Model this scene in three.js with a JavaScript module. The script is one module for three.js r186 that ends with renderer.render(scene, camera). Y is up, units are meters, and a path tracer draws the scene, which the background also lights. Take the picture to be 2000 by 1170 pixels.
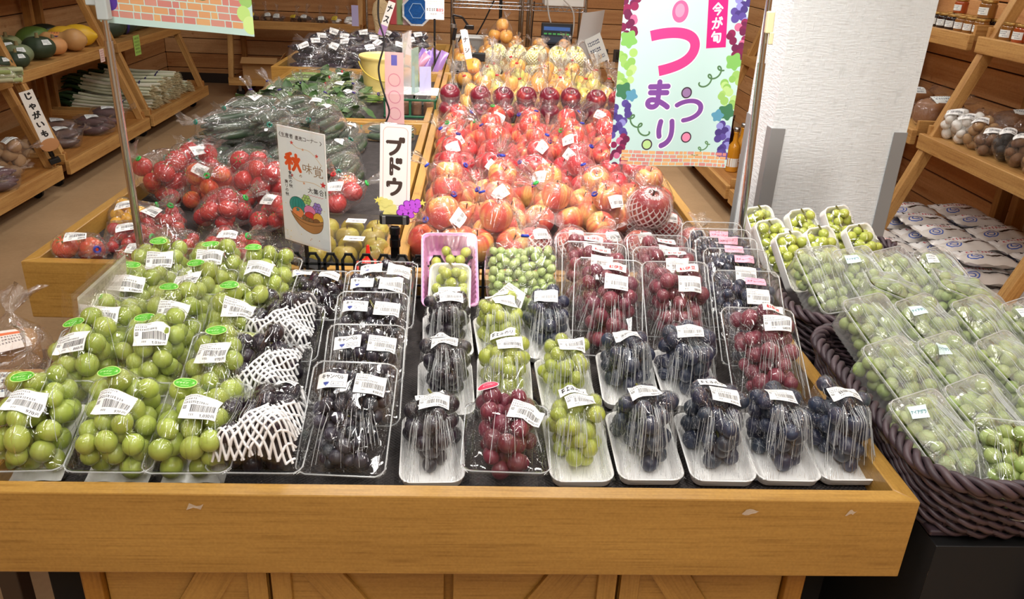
import * as THREE from 'three';
import { RoundedBoxGeometry } from 'three/addons/geometries/RoundedBoxGeometry.js';
import { mergeGeometries } from 'three/addons/utils/BufferGeometryUtils.js';
import { RectAreaLightUniformsLib } from 'three/addons/lights/RectAreaLightUniformsLib.js';

// ---------------------------------------------------------------- camera, lights, exposure
const scene = new THREE.Scene();
scene.background = new THREE.Color(0x000000);
const D2R = Math.PI / 180;
const camera = new THREE.PerspectiveCamera(2 * Math.atan(585 / 1571) / D2R, 2000 / 1170, 0.05, 60);
camera.position.set(0, 1.55, 0);
camera.rotation.order = 'YXZ';
camera.rotation.set(-24.14 * D2R, -3.174 * D2R, 2.603 * D2R);
const renderer = new THREE.WebGLRenderer({ antialias: true });
renderer.toneMapping = THREE.LinearToneMapping;
renderer.toneMappingExposure = 1.0;
renderer.shadowMap.enabled = true;
RectAreaLightUniformsLib.init();

const CEIL = 2.75;
// unseen ceiling tubes; those over the side aisles are added to brighten the room: [x, z, length, strength]
const TUBES = [[-0.55, -0.9, 1.25, 26], [0.55, -0.9, 1.25, 26], [-0.55, -2.9, 1.25, 22], [0.55, -2.9, 1.25, 24], [-0.1, -4.9, 1.25, 21], [0.0, -7.0, 1.25, 19], [1.9, -1.6, 1.25, 14], [-0.5, 0.6, 1.25, 26], [0.7, 0.6, 1.25, 26], [1.9, 0.6, 1.25, 16], [-2.0, -1.2, 1.25, 15], [-2.0, -5.6, 1.25, 14], [1.5, -4.2, 1.25, 24], [1.5, -7.2, 1.25, 18]];
// track spotlights over the fruit: [from, to, strength]
const SPOTS = [[[0.15, 2.6, -1.5], [0.25, 0.8, -2.55], 11], [[0.45, 2.6, -2.4], [0.25, 0.8, -3.3], 13], [[0.3, 2.6, -4.0], [0.35, 0.85, -5.4], 17], [[-0.3, 2.6, -3.6], [-0.8, 0.8, -4.6], 8]];

// ---------------------------------------------------------------- helpers
let seedState = 7;
const seed = (s) => { seedState = (s * 2654435761) | 0; };
const rnd = () => { seedState = (seedState + 0x6d2b79f5) | 0; let t = Math.imul(seedState ^ (seedState >>> 15), 1 | seedState); t = (t + Math.imul(t ^ (t >>> 7), 61 | t)) ^ t; return ((t ^ (t >>> 14)) >>> 0) / 4294967296; };
const rr = (a, b) => a + (b - a) * rnd();
const pick = (a) => a[Math.floor(rnd() * a.length)];
const V = (x, y, z) => new THREE.Vector3(x, y, z);
const clamp = THREE.MathUtils.clamp, lerp = THREE.MathUtils.lerp;
const taken = new Map();
function numbered(name) { const n = taken.get(name) || 0; taken.set(name, n + 1); return n ? name + '_' + String(n).padStart(3, '0') : name; }
function part(name, geo, mat, parent, pos, rot) {
  const m = new THREE.Mesh(geo, mat); m.name = name; m.castShadow = m.receiveShadow = true;
  if (pos) m.position.set(pos[0], pos[1], pos[2]);
  if (rot) m.rotation.set(rot[0], rot[1], rot[2]);
  parent.add(m); return m;
}
function thing(name, label, category, pos = [0, 0, 0], rotY = 0, group) {
  const g = new THREE.Group(); g.name = numbered(name); g.position.set(pos[0], pos[1], pos[2]); g.rotation.order = 'YXZ'; g.rotation.y = rotY;
  g.userData = { label, category }; if (group) g.userData.group = group;
  scene.add(g); return g;
}
function solo(name, geo, mat, label, category, pos, rot, group) {
  const m = part(numbered(name), geo, mat, scene, pos, rot); m.userData = { label, category }; if (group) m.userData.group = group; return m;
}
function structure(name, geo, mat, pos, rot) { const m = part(name, geo, mat, scene, pos, rot); m.userData.kind = 'structure'; return m; }
const ORD = ['first', 'second', 'third', 'fourth', 'fifth', 'sixth', 'seventh', 'eighth', 'ninth', 'tenth', 'eleventh', 'twelfth'];

// uv in metres, grain along the given axis (0 x, 1 y, 2 z)
function metricUV(geo, grain = 0, ox = 0, oy = 0) {
  const p = geo.attributes.position, n = geo.attributes.normal, uv = new Float32Array(p.count * 2);
  const q = [0, 0, 0], m = [0, 0, 0];
  for (let i = 0; i < p.count; i++) {
    q[0] = p.getX(i); q[1] = p.getY(i); q[2] = p.getZ(i);
    m[0] = Math.abs(n.getX(i)); m[1] = Math.abs(n.getY(i)); m[2] = Math.abs(n.getZ(i));
    const f = m[0] > m[1] && m[0] > m[2] ? 0 : m[1] > m[2] ? 1 : 2;
    let a = grain, b;
    if (f === grain) { a = (grain + 1) % 3; b = (grain + 2) % 3; } else b = 3 - f - grain;
    uv[i * 2] = q[a] + ox; uv[i * 2 + 1] = q[b] + oy;
  }
  geo.setAttribute('uv', new THREE.BufferAttribute(uv, 2)); return geo;
}
function boxG(w, h, d, r = 0.004, grain = -1) {
  r = Math.min(r, w * 0.45, h * 0.45, d * 0.45);
  const g = r > 0 ? new RoundedBoxGeometry(w, h, d, 1, r) : new THREE.BoxGeometry(w, h, d);
  if (grain < 0) grain = w >= h && w >= d ? 0 : h >= d ? 1 : 2;
  return metricUV(g, grain, rnd() * 3, rnd() * 3);
}
// a bar of section w x t between two points
function barBetween(a, b, w, t, r = 0.003) {
  const A = V(...a), B = V(...b), L = A.distanceTo(B), g = boxG(w, L, t, r, 1);
  const y = B.clone().sub(A).normalize(); let z = V(0, 0, 1); if (Math.abs(y.z) > 0.95) z = V(1, 0, 0);
  const x = new THREE.Vector3().crossVectors(y, z).normalize(); z = new THREE.Vector3().crossVectors(x, y);
  g.applyMatrix4(new THREE.Matrix4().makeBasis(x, y, z).setPosition(A.add(B).multiplyScalar(0.5))); return g;
}
function tubeG(pts, r, n = 24, s = 6, closed = false) { return new THREE.TubeGeometry(new THREE.CatmullRomCurve3(pts.map((p) => (p.isVector3 ? p : V(...p))), closed), n, r, s, closed); }
function cyl(r0, r1, h, s = 16, y = 0) { const g = new THREE.CylinderGeometry(r1, r0, h, s, 1); g.translate(0, y + h / 2, 0); return g; }
function gridG(nu, nv, fn) { // fn(u, v) -> [x, y, z]; uv = (u, v)
  const pos = [], uv = [], idx = [];
  for (let j = 0; j <= nv; j++) for (let i = 0; i <= nu; i++) { const p = fn(i / nu, j / nv); pos.push(p[0], p[1], p[2]); uv.push(i / nu, j / nv); }
  for (let j = 0; j < nv; j++) for (let i = 0; i < nu; i++) { const a = j * (nu + 1) + i, b = a + 1, c = a + nu + 1, d = c + 1; idx.push(a, b, d, a, d, c); }
  const g = new THREE.BufferGeometry(); g.setAttribute('position', new THREE.Float32BufferAttribute(pos, 3)); g.setAttribute('uv', new THREE.Float32BufferAttribute(uv, 2)); g.setIndex(idx); g.computeVertexNormals(); return g;
}
const merge = (list) => mergeGeometries(list.map((g) => { const q = g.index ? g.toNonIndexed() : g; for (const k of Object.keys(q.attributes)) if (!['position', 'normal', 'uv'].includes(k)) q.deleteAttribute(k); return q; }));
// closed lofted loops: list of rings (arrays of [x,y,z], equal length); optional caps
function loftG(rings, capStart = false, capEnd = false, closed = true) {
  const n = rings[0].length, pos = [], uv = [], idx = [], m = closed ? n + 1 : n;
  rings.forEach((r, j) => { for (let i = 0; i < m; i++) { const p = r[i % n]; pos.push(p[0], p[1], p[2]); uv.push(i / (m - 1), j / (rings.length - 1)); } });
  for (let j = 0; j < rings.length - 1; j++) for (let i = 0; i < m - 1; i++) { const a = j * m + i; idx.push(a, a + 1, a + m + 1, a, a + m + 1, a + m); }
  const cap = (r, flip) => { const c = r.reduce((s, p) => [s[0] + p[0] / n, s[1] + p[1] / n, s[2] + p[2] / n], [0, 0, 0]); const o = pos.length / 3; pos.push(...c); uv.push(0.5, 0.5); r.forEach((p) => { pos.push(...p); uv.push(0.5 + (p[0] - c[0]) * 3, 0.5 + (p[2] - c[2]) * 3); }); for (let i = 0; i < n; i++) { const a = o + 1 + i, b = o + 1 + ((i + 1) % n); flip ? idx.push(o, b, a) : idx.push(o, a, b); } };
  if (capStart) cap(rings[0], false); if (capEnd) cap(rings[rings.length - 1], true);
  const g = new THREE.BufferGeometry(); g.setAttribute('position', new THREE.Float32BufferAttribute(pos, 3)); g.setAttribute('uv', new THREE.Float32BufferAttribute(uv, 2)); g.setIndex(idx); g.computeVertexNormals(); return g;
}
function roundRect(w, l, r, y, per = 6, zc = 0, wob = null) { // loop in the xz plane, counter-clockwise seen from above
  const out = [], hw = w / 2 - r, hl = l / 2 - r;
  const cs = [[hw, -hl, -90], [hw, hl, 0], [-hw, hl, 90], [-hw, -hl, 180]];
  for (const [cx, cz, a0] of cs) for (let i = 0; i < per; i++) { const a = (a0 + (90 * i) / (per - 1)) * D2R; let k = r; out.push([cx + Math.cos(a) * k, y, zc + cz + Math.sin(a) * k]); }
  return out;
}

// ---------------------------------------------------------------- textures
function canvas(w, h) { const c = document.createElement('canvas'); c.width = w; c.height = h; return [c, c.getContext('2d')]; }
function texOf(c, srgb = true, rep = true) { const t = new THREE.CanvasTexture(c); if (srgb) t.colorSpace = THREE.SRGBColorSpace; t.wrapS = t.wrapT = rep ? THREE.RepeatWrapping : THREE.ClampToEdgeWrapping; return t; }
function noiseGrid(n, s) { seed(s); const a = new Float32Array(n * n); for (let i = 0; i < n * n; i++) a[i] = rnd(); return (x, y, px = n, py = n) => { x = ((x % px) + px) % px; y = ((y % py) + py) % py; const i0 = Math.floor(x), j0 = Math.floor(y), u = x - i0, v = y - j0, s2 = u * u * (3 - 2 * u), t2 = v * v * (3 - 2 * v), i = i0 % n, j = j0 % n, I = ((i0 + 1) % px) % n, J = ((j0 + 1) % py) % n; return lerp(lerp(a[j * n + i], a[j * n + I], s2), lerp(a[J * n + i], a[J * n + I], s2), t2); }; }
function dataTex(w, h, fn, srgb = true) {
  const d = new Uint8Array(w * h * 4);
  for (let y = 0; y < h; y++) for (let x = 0; x < w; x++) { const c = fn(x / w, y / h), o = (y * w + x) * 4; d[o] = clamp(c[0], 0, 255); d[o + 1] = clamp(c[1], 0, 255); d[o + 2] = clamp(c[2], 0, 255); d[o + 3] = 255; }
  const t = new THREE.DataTexture(d, w, h); t.magFilter = THREE.LinearFilter; t.minFilter = THREE.LinearMipmapLinearFilter; t.generateMipmaps = true; t.wrapS = t.wrapT = THREE.RepeatWrapping; if (srgb) t.colorSpace = THREE.SRGBColorSpace; t.needsUpdate = true; return t;
}
// wood: tile covers `size` metres; grain along u
function woodTex(s, base, dark, opt = {}) {
  const n1 = noiseGrid(64, s), n2 = noiseGrid(64, s + 1), n3 = noiseGrid(64, s + 2), knots = [];
  seed(s + 9); for (let i = 0; i < (opt.knots || 0); i++) knots.push([rnd(), rnd(), rr(0.010, 0.022)]);
  return dataTex(1024, 512, (u, v) => {
    let dv = 0, kn = 0;
    for (const k of knots) { let du = Math.abs(u - k[0]); du = Math.min(du, 1 - du); let d = v - k[1]; d -= Math.round(d); const q = Math.hypot(du * 1.6, d) / k[2]; dv += Math.sign(d) * 0.02 * Math.exp(-q * 0.45); kn = Math.max(kn, 1 - clamp((q - 0.55) * 2.2, 0, 1)); }
    const vv = v + dv;
    const fib = n1(u * 6, vv * 192, 6, 192) * 0.5 + n2(u * 18, vv * 256, 18, 256) * 0.5;
    const wide = n3(u * 2, vv * (opt.bands || 16) + 0.6 * n2(u * 4, vv * 8, 4, 8), 2, opt.bands || 16);
    const fleck = Math.pow(n2(u * 12, vv * 160, 12, 160), 5) * (opt.fleck ?? 0.9);
    const ring = opt.ring ? 0.5 + 0.5 * Math.sin((vv * 9 + n3(u * 2, vv * 4, 2, 4) * 1.6) * Math.PI * 2) : 0.5;
    let k = clamp(fib * 0.35 + wide * 0.45 + (opt.ring || 0) * ring + fleck - 0.15, 0, 1);
    k = Math.max(k, kn * 0.95);
    const sp = (n1(u * 256, v * 128, 256, 128) - 0.5) * 12;
    return [lerp(base[0], dark[0], k) + sp, lerp(base[1], dark[1], k) + sp, lerp(base[2], dark[2], k) + sp * 0.7];
  });
}
function woodMat(tex, size, rough = 0.5, extra = {}) { const t = tex.clone(); t.repeat.set(1 / size, 1 / (size * 0.5)); t.needsUpdate = true; return new THREE.MeshPhysicalMaterial({ map: t, roughness: rough, ...extra }); }
const std = (hex, rough = 0.6, o = {}) => new THREE.MeshPhysicalMaterial({ color: hex, roughness: rough, ...o });

const oakTex = woodTex(11, [197, 154, 80], [152, 111, 48], { bands: 10, fleck: 0.55 });
const pineTex = woodTex(31, [224, 182, 132], [186, 134, 86], { bands: 9, knots: 5, ring: 0.25, fleck: 0.5 });
const shelfTex = woodTex(51, [206, 162, 98], [162, 114, 60], { bands: 12, knots: 1, ring: 0.25, fleck: 0.8 });
const MAT = {};
MAT.oak = woodMat(oakTex, 0.8, 0.36, { clearcoat: 0.2, clearcoatRoughness: 0.3 }); MAT.oak.color.set(0xeeeadf);
MAT.oakDark = woodMat(oakTex, 0.9, 0.45); MAT.oakDark.color.set(0xe2cf9c);
MAT.pineA = woodMat(pineTex, 1.6, 0.55); MAT.pineB = woodMat(pineTex, 1.3, 0.55); MAT.pineB.color.set(0xf0e4d6); MAT.pineC = woodMat(pineTex, 1.9, 0.55); MAT.pineC.color.set(0xe6d2bc);
MAT.shelf = woodMat(shelfTex, 1.2, 0.5); MAT.shelfB = woodMat(shelfTex, 1.0, 0.55); MAT.shelfB.color.set(0xdcc8ac);
MAT.black = std(0x0b0b0c, 0.55); MAT.blackGloss = std(0x0a0a0b, 0.25); MAT.cloth = std(0x0a0a0c, 0.9);
MAT.chrome = new THREE.MeshPhysicalMaterial({ color: 0xc8cacc, metalness: 1, roughness: 0.16 });
MAT.steel = new THREE.MeshPhysicalMaterial({ color: 0xa9abad, metalness: 1, roughness: 0.35 });
MAT.white = std(0xf2f2f0, 0.6); MAT.foam = std(0xf3f3f1, 0.55); MAT.paper = std(0xf4f3ef, 0.7);
MAT.greyGuard = std(0x8d9091, 0.5);
// film: thin clear sheets; the wrinkles are a bump
function wrinkleTex(s, n, w, hgt, dirSpread, a0) {
  seed(s); const [c, x] = canvas(512, 512); x.fillStyle = '#808080'; x.fillRect(0, 0, 512, 512);
  for (let i = 0; i < n; i++) {
    const a = a0 + rr(-dirSpread, dirSpread), L = rr(60, 260), px = rnd() * 512, py = rnd() * 512, b = rr(-0.3, 0.3), up = rnd() < 0.5;
    x.lineWidth = rr(w * 0.4, w * 1.6); x.strokeStyle = up ? `rgba(255,255,255,${rr(0.25, 0.8)})` : `rgba(0,0,0,${rr(0.2, 0.7)})`;
    for (const ox of [-512, 0, 512]) for (const oy of [-512, 0, 512]) { x.beginPath(); x.moveTo(px + ox, py + oy); x.quadraticCurveTo(px + ox + Math.cos(a + b) * L * 0.5, py + oy + Math.sin(a + b) * L * 0.5, px + ox + Math.cos(a) * L, py + oy + Math.sin(a) * L); x.stroke(); }
  }
  return texOf(c, false);
}
const wrinkFine = wrinkleTex(3, 260, 5, 1, 0.5, Math.PI / 2), wrinkLong = wrinkleTex(5, 90, 7, 1, 0.35, Math.PI / 2), wrinkRand = wrinkleTex(8, 220, 6, 1, 3.1, 0);
const filmMat = (bump, scale, o = {}) => new THREE.MeshPhysicalMaterial({ color: 0xffffff, roughness: 0.06, transmission: 0.985, thickness: 0, ior: 1.5, bumpMap: bump, bumpScale: scale, side: THREE.DoubleSide, ...o });
MAT.filmTight = filmMat(wrinkFine, 0.006, { roughness: 0.07, transmission: 1, ior: 1.6 }); MAT.filmSmooth = filmMat(wrinkLong, 0.004, { roughness: 0.05, transmission: 1, ior: 1.6 });
MAT.filmBag = filmMat(wrinkRand, 0.003, { roughness: 0.07, transmission: 0.975, ior: 1.55 }); MAT.filmCrumple = filmMat(wrinkRand, 0.006, { roughness: 0.09, transmission: 0.96, ior: 1.65 });
MAT.clearTray = new THREE.MeshPhysicalMaterial({ color: 0xffffff, roughness: 0.05, transmission: 0.985, thickness: 0, ior: 1.58, side: THREE.DoubleSide });
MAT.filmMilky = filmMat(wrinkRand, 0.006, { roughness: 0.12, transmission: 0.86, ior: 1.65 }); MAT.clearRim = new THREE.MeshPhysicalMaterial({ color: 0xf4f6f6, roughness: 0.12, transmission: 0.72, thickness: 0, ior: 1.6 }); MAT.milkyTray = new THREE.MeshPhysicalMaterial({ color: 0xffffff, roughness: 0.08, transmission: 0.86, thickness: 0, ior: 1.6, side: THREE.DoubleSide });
MAT.acrylic = new THREE.MeshPhysicalMaterial({ color: 0xffffff, roughness: 0.03, transmission: 1, thickness: 0, ior: 1.5, side: THREE.DoubleSide });
console.log('helpers ready');
// ---------------------------------------------------------------- lamps
const lampWhite = new THREE.Color(1, 0.99, 0.975), glowMat = new THREE.MeshStandardMaterial({ color: 0xffffff, emissive: 0xfff4e2, emissiveIntensity: 6 });
TUBES.forEach(([x, z, L, s], i) => {
  const t = thing('unseen_ceiling_light', `unseen white ceiling strip light overhead, ${i < 12 ? ORD[i] : ['thirteenth', 'fourteenth'][i - 12]} in the series`, 'lamp', [x, CEIL, z], 0, 'ceiling strip lights');
  part('housing', boxG(0.2, 0.05, L, 0.004), MAT.white, t, [0, -0.026, 0]); part('diffuser', boxG(0.15, 0.012, L - 0.06, 0.003), glowMat, t, [0, -0.058, 0]);
  const l = new THREE.RectAreaLight(lampWhite, s, 0.15, L - 0.06); l.position.set(x, CEIL - 0.068, z); l.lookAt(x, 0, z); scene.add(l);
});
SPOTS.forEach(([a, b, s], i) => {
  const t = thing('track_spotlight', `black track spotlight on the ceiling, ${ORD[i]} along the fruit tables`, 'lamp', a, 0, 'track spotlights');
  const dir = V(...b).sub(V(...a)).normalize(), q = new THREE.Quaternion().setFromUnitVectors(V(0, -1, 0), dir);
  const h = part('head', new THREE.CylinderGeometry(0.03, 0.045, 0.13, 16, 1, true), MAT.black, t); h.quaternion.copy(q); h.material.side = THREE.DoubleSide;
  const g = part('lens', new THREE.CircleGeometry(0.036, 16).rotateX(Math.PI / 2), glowMat, t); g.position.copy(dir.clone().multiplyScalar(0.045)); g.quaternion.copy(q);
  part('stem', cyl(0.008, 0.008, CEIL - a[1], 8), MAT.black, t);
  const l = new THREE.SpotLight(new THREE.Color(1, 0.9, 0.84), s, 0, 40 * D2R, 0.7); l.position.copy(V(...a).add(dir.clone().multiplyScalar(0.09))); l.target.position.set(...b); l.shadow.radius = 2; l.castShadow = true; scene.add(l, l.target);
});

// ---------------------------------------------------------------- room shell
const RX0 = -3.3, RX1 = 2.56, RZ0 = -9.0, RZ1 = 2.2;
{
  const n1 = noiseGrid(64, 71), n2 = noiseGrid(64, 72);
  const floorTex = dataTex(512, 512, (u, v) => { const k = n1(u * 8, v * 8) * 0.5 + n2(u * 40, v * 40) * 0.3 + n1(u * 250, v * 250) * 0.35; return [164 + k * 22, 136 + k * 20, 102 + k * 18]; });
  floorTex.repeat.set(0.4, 0.4); const floorM = new THREE.MeshPhysicalMaterial({ map: floorTex, roughness: 0.38 });
  structure('floor', metricUV(new THREE.BoxGeometry(RX1 - RX0 + 0.4, 0.1, RZ1 - RZ0 + 0.4), 2), floorM, [(RX0 + RX1) / 2, -0.05, (RZ0 + RZ1) / 2]);
  structure('ceiling', new THREE.BoxGeometry(RX1 - RX0 + 0.4, 0.1, RZ1 - RZ0 + 0.4), std(0x8a7458, 0.8), [(RX0 + RX1) / 2, CEIL + 0.05, (RZ0 + RZ1) / 2]);
  const backing = std(0x3a2413, 0.9), pines = [MAT.pineA, MAT.pineB, MAT.pineC];
  seed(401);
  const wallOf = (name, L, x, z, ry) => {
    const w = structure(name, new THREE.BoxGeometry(L, CEIL, 0.1), backing, [x, CEIL / 2, z], [0, ry, 0]);
    const H = 0.152; for (let k = 0; k * H < CEIL - 0.02; k++) { const h = Math.min(H - 0.006, CEIL - k * H); const g = boxG(L, h, 0.016, 0.005, 0); metricUV(g, 0, rnd() * 9, k * 0.37 + rnd()); part('plank', g, pines[Math.floor(rnd() * 3)], w, [0, -CEIL / 2 + k * H + h / 2, 0.058]); }
    return w;
  };
  wallOf('wall_back', RX1 - RX0, (RX0 + RX1) / 2, RZ0 - 0.066, 0);
  wallOf('wall_left', RZ1 - RZ0, RX0 - 0.066, (RZ0 + RZ1) / 2, Math.PI / 2);
  wallOf('wall_right', RZ1 - RZ0, RX1 + 0.066, (RZ0 + RZ1) / 2, -Math.PI / 2);
  structure('wall_front', new THREE.BoxGeometry(RX1 - RX0 + 0.4, CEIL, 0.1), std(0xcfc6b6, 0.8), [(RX0 + RX1) / 2, CEIL / 2, RZ1 + 0.05]);
  structure('baseboard_back', boxG(RX1 - RX0, 0.1, 0.02), std(0x2b211a, 0.6), [(RX0 + RX1) / 2, 0.05, RZ0 + 0.011]);
  structure('baseboard_left', boxG(0.02, 0.1, RZ1 - RZ0), std(0x2b211a, 0.6), [RX0 + 0.011, 0.05, (RZ0 + RZ1) / 2]);
  // the white column with grey corner guards
  const wp1 = noiseGrid(64, 81), wp2 = noiseGrid(64, 82);
  const paperB = dataTex(256, 256, (u, v) => { const k = 128 + (wp1(u * 60, v * 12) - 0.5) * 150 + (wp2(u * 14, v * 60) - 0.5) * 120; return [k, k, k]; }, false); paperB.repeat.set(5, 5);
  const paperC = dataTex(512, 512, (u, v) => { const s = Math.pow(wp2(u * 40, v * 40), 9) * 0.16 + Math.pow(wp1(u * 9 + 3, v * 14), 12) * 0.14; return [228 - s * 90, 237 - s * 92, 241 - s * 96]; }); paperC.repeat.set(2.0, 2.0);
  const colM = new THREE.MeshPhysicalMaterial({ map: paperC, bumpMap: paperB, bumpScale: 0.0012, roughness: 0.8 });
  const CX0 = 0.972, CX1 = 1.424, CZ0 = -2.6, CZ1 = -2.86;
  const col = structure('column', metricUV(new THREE.BoxGeometry(CX1 - CX0, CEIL, CZ0 - CZ1), 1), colM, [(CX0 + CX1) / 2, CEIL / 2, (CZ0 + CZ1) / 2]);
  for (const [sx, sz] of [[-1, 1], [1, 1], [-1, -1], [1, -1]]) {
    const g = merge([boxG(0.045, 1.02, 0.004, 0.001), boxG(0.004, 1.02, 0.045, 0.001).translate(sx * 0.0225, 0, -sz * 0.0225)].map((q, i) => q));
    part('corner_guard', g, MAT.greyGuard, col, [sx * ((CX1 - CX0) / 2 - 0.0205), 0.51 - CEIL / 2, sz * ((CZ0 - CZ1) / 2 + 0.0025)]);
  }
}

// ---------------------------------------------------------------- tray tables
const RIM = 0.75, FLOOR = 0.7;
{
  const w1 = noiseGrid(64, 91);
  const matB = dataTex(64, 64, (u, v) => { const k = 128 + 110 * Math.sin(u * Math.PI * 4) * Math.sin(v * Math.PI * 4); return [k, k, k]; }, false);
  const matC = dataTex(256, 256, (u, v) => { const k = 34 + w1(u * 30, v * 30) * 16 + w1(u * 120, v * 120) * 10; return [k + 5, k, k - 1]; });
  const mats = (rep) => { const b = matB.clone(), c = matC.clone(); b.repeat.set(60, 60); c.repeat.set(2, 2); b.needsUpdate = c.needsUpdate = true; return new THREE.MeshPhysicalMaterial({ map: c, bumpMap: b, bumpScale: 0.003, roughness: 0.75 }); };
  MAT.mat = mats();
}
function trayTable(x0, x1, z0, z1, label, o = {}) { // z0 front, z1 back (more negative)
  const w = x1 - x0, d = z0 - z1, cx = (x0 + x1) / 2, cz = (z0 + z1) / 2, T = 0.03, h = 0.157;
  const t = thing('tray_table', label, 'table', [cx, 0, cz], 0, 'wooden tray tables');
  const mit = (L, side) => { // mitred board, length L along x
    const s = new THREE.Shape([new THREE.Vector2(-L / 2, 0), new THREE.Vector2(L / 2, 0), new THREE.Vector2(L / 2 - T, T), new THREE.Vector2(-L / 2 + T, T)]);
    const g = new THREE.ExtrudeGeometry(s, { depth: h - 0.004, bevelEnabled: true, bevelSize: 0.002, bevelOffset: -0.002, bevelThickness: 0.002, bevelSegments: 1 }); g.rotateX(-Math.PI / 2); g.translate(0, 0.002, 0); // shape y -> -z
    g.deleteAttribute('uv'); return metricUV(g, 0, rnd() * 5, rnd() * 5);
  };
  part('front_panel', mit(w), MAT.oak, t, [0, RIM - h, d / 2]);
  part('back_panel', mit(w), MAT.oak, t, [0, RIM - h, -d / 2], [0, Math.PI, 0]);
  part('side_panel', mit(d), MAT.oak, t, [w / 2, RIM - h, 0], [0, Math.PI / 2, 0]);
  part('side_panel', mit(d), MAT.oak, t, [-w / 2, RIM - h, 0], [0, -Math.PI / 2, 0]);
  part('tray_floor', boxG(w - 2 * T - 0.002, 0.014, d - 2 * T - 0.002, 0.002), MAT.oakDark, t, [0, FLOOR - 0.012, 0]);
  if (!o.cabinet) {
    for (const sx of [-1, 1]) for (const sz of [-1, 1]) part('leg', boxG(0.06, RIM - h, 0.06), MAT.oakDark, t, [sx * (w / 2 - 0.16), (RIM - h) / 2, sz * (d / 2 - 0.2)]);
    part('apron', boxG(w - 0.3, 0.08, 0.03), MAT.oakDark, t, [0, RIM - h - 0.041, d / 2 - 0.2]); part('apron', boxG(w - 0.3, 0.08, 0.03), MAT.oakDark, t, [0, RIM - h - 0.041, -d / 2 + 0.2]);
  }
  const m = part('mat', boxG(w - 2 * T - 0.006, 0.004, d - 2 * T - 0.006, 0), MAT.mat, t, [0, FLOOR - 0.003, 0]);
  { const p = m.geometry.attributes.position, uv = m.geometry.attributes.uv; for (let i = 0; i < p.count; i++) uv.setXY(i, p.getX(i), p.getZ(i)); }
  return t;
}
seed(77);
const TF = trayTable(-0.776, 0.73, -1.023, -1.935, 'long golden oak tray table of packed grapes with cabinet doors below', { cabinet: true, mat: 'grape table' });
{
  // cabinet under the grape table
  const c = thing('base_cabinet', 'golden wooden cabinet with diagonal-braced doors under the grape table', 'cabinet', [0, 0, 0]);
  const zf = -1.09, top = 0.59;
  part('body', boxG(1.264, top, 0.7, 0.003), MAT.oakDark, c, [-0.023, top / 2, zf - 0.372]);
  part('black_panel', boxG(0.13, top, 0.02), MAT.cloth, c, [-0.72, top / 2, zf - 0.12]); part('black_panel', boxG(0.1, top, 0.02), MAT.cloth, c, [0.66, top / 2, zf - 0.12]);
  const doors = [[-0.619, -0.342, 1], [-0.336, -0.037, -1], [-0.021, 0.269, 1], [0.275, 0.569, -1]];
  part('post', boxG(0.034, top, 0.03), MAT.oakDark, c, [-0.638, top / 2, zf - 0.005]); part('post', boxG(0.034, top, 0.03), MAT.oakDark, c, [0.589, top / 2, zf - 0.005]);
  for (const [a, b, s] of doors) {
    const w = b - a, d = part('door', boxG(w, top - 0.03, 0.012, 0.002, 0), MAT.oak, c, [(a + b) / 2, (top + 0.02) / 2, zf - 0.01]);
    part('stile', boxG(0.034, top - 0.03, 0.01, 0.002), MAT.oak, d, [s * (w / 2 - 0.0175), 0, 0.011]);
    part('brace', barBetween([s * (w / 2 - 0.06), top / 2 - 0.02, 0.010], [-s * (w / 2 - 0.05), -0.02, 0.010], 0.06, 0.008, 0.001), MAT.oak, d);
    part('brace', barBetween([-s * (w / 2 - 0.05), -0.03, 0.010], [s * (w / 2 - 0.06), -top / 2 + 0.03, 0.010], 0.06, 0.008, 0.001), MAT.oak, d);
    part('rail', boxG(w - 0.04, 0.03, 0.008, 0.001), MAT.oak, d, [-s * 0.018, -0.03, 0.0105]);
  }
}
trayTable(-1.146, -0.216, -1.95, -3.775, 'oak tray table of tomatoes and cucumbers beyond the grapes', { mat: 'tomato and cucumber table' });
trayTable(-0.206, 0.722, -1.95, -3.775, 'oak tray table piled with bagged red apples', { mat: 'apple table' });
trayTable(-1.16, -0.216, -3.795, -5.28, 'oak tray table of bagged leafy greens beyond the cucumbers', { mat: 'leafy greens table' });
trayTable(-0.206, 0.76, -3.795, -5.28, 'oak tray table of dark apples and nashi pears', { mat: 'dark apple table' });
trayTable(-1.30, -0.216, -5.30, -6.8, 'oak tray table heaped with bagged eggplants', { mat: 'eggplant table' });
trayTable(-0.206, 0.80, -5.30, -6.8, 'oak tray table of orange-skinned pears by the back wall', { mat: 'pear table' });

// ---------------------------------------------------------------- black stand and wicker baskets
{
  const st = thing('display_stand', 'black cloth covered stand carrying the two wicker baskets', 'stand', [1.02, 0, -1.66]);
  part('top_board', boxG(0.5, 0.03, 1.3), MAT.black, st, [0, 0.655, 0]);
  const drape = gridG(60, 10, (u, v) => { const per = 2 * (0.5 + 1.3), s = u * per; let x, z; if (s < 0.5) { x = -0.25 + s; z = 0.65; } else if (s < 1.8) { x = 0.25; z = 0.65 - (s - 0.5); } else if (s < 2.3) { x = 0.25 - (s - 1.8); z = -0.65; } else { x = -0.25; z = -0.65 + (s - 2.3); } const k = v * (0.012 * Math.sin(s * 19) + 0.006 * Math.sin(s * 41)), f = 1 + 0.004 + k; return [x * f, 0.672 - v * 0.66, z * f]; });
  part('cloth_skirt', drape, new THREE.MeshPhysicalMaterial({ color: 0x0b0b0d, roughness: 0.85, side: THREE.DoubleSide }), st);
  part('front_board', boxG(0.32, 0.5, 0.012), std(0x1b1512, 0.5), st, [0.09, 0.4, 0.672]);
}
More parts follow.
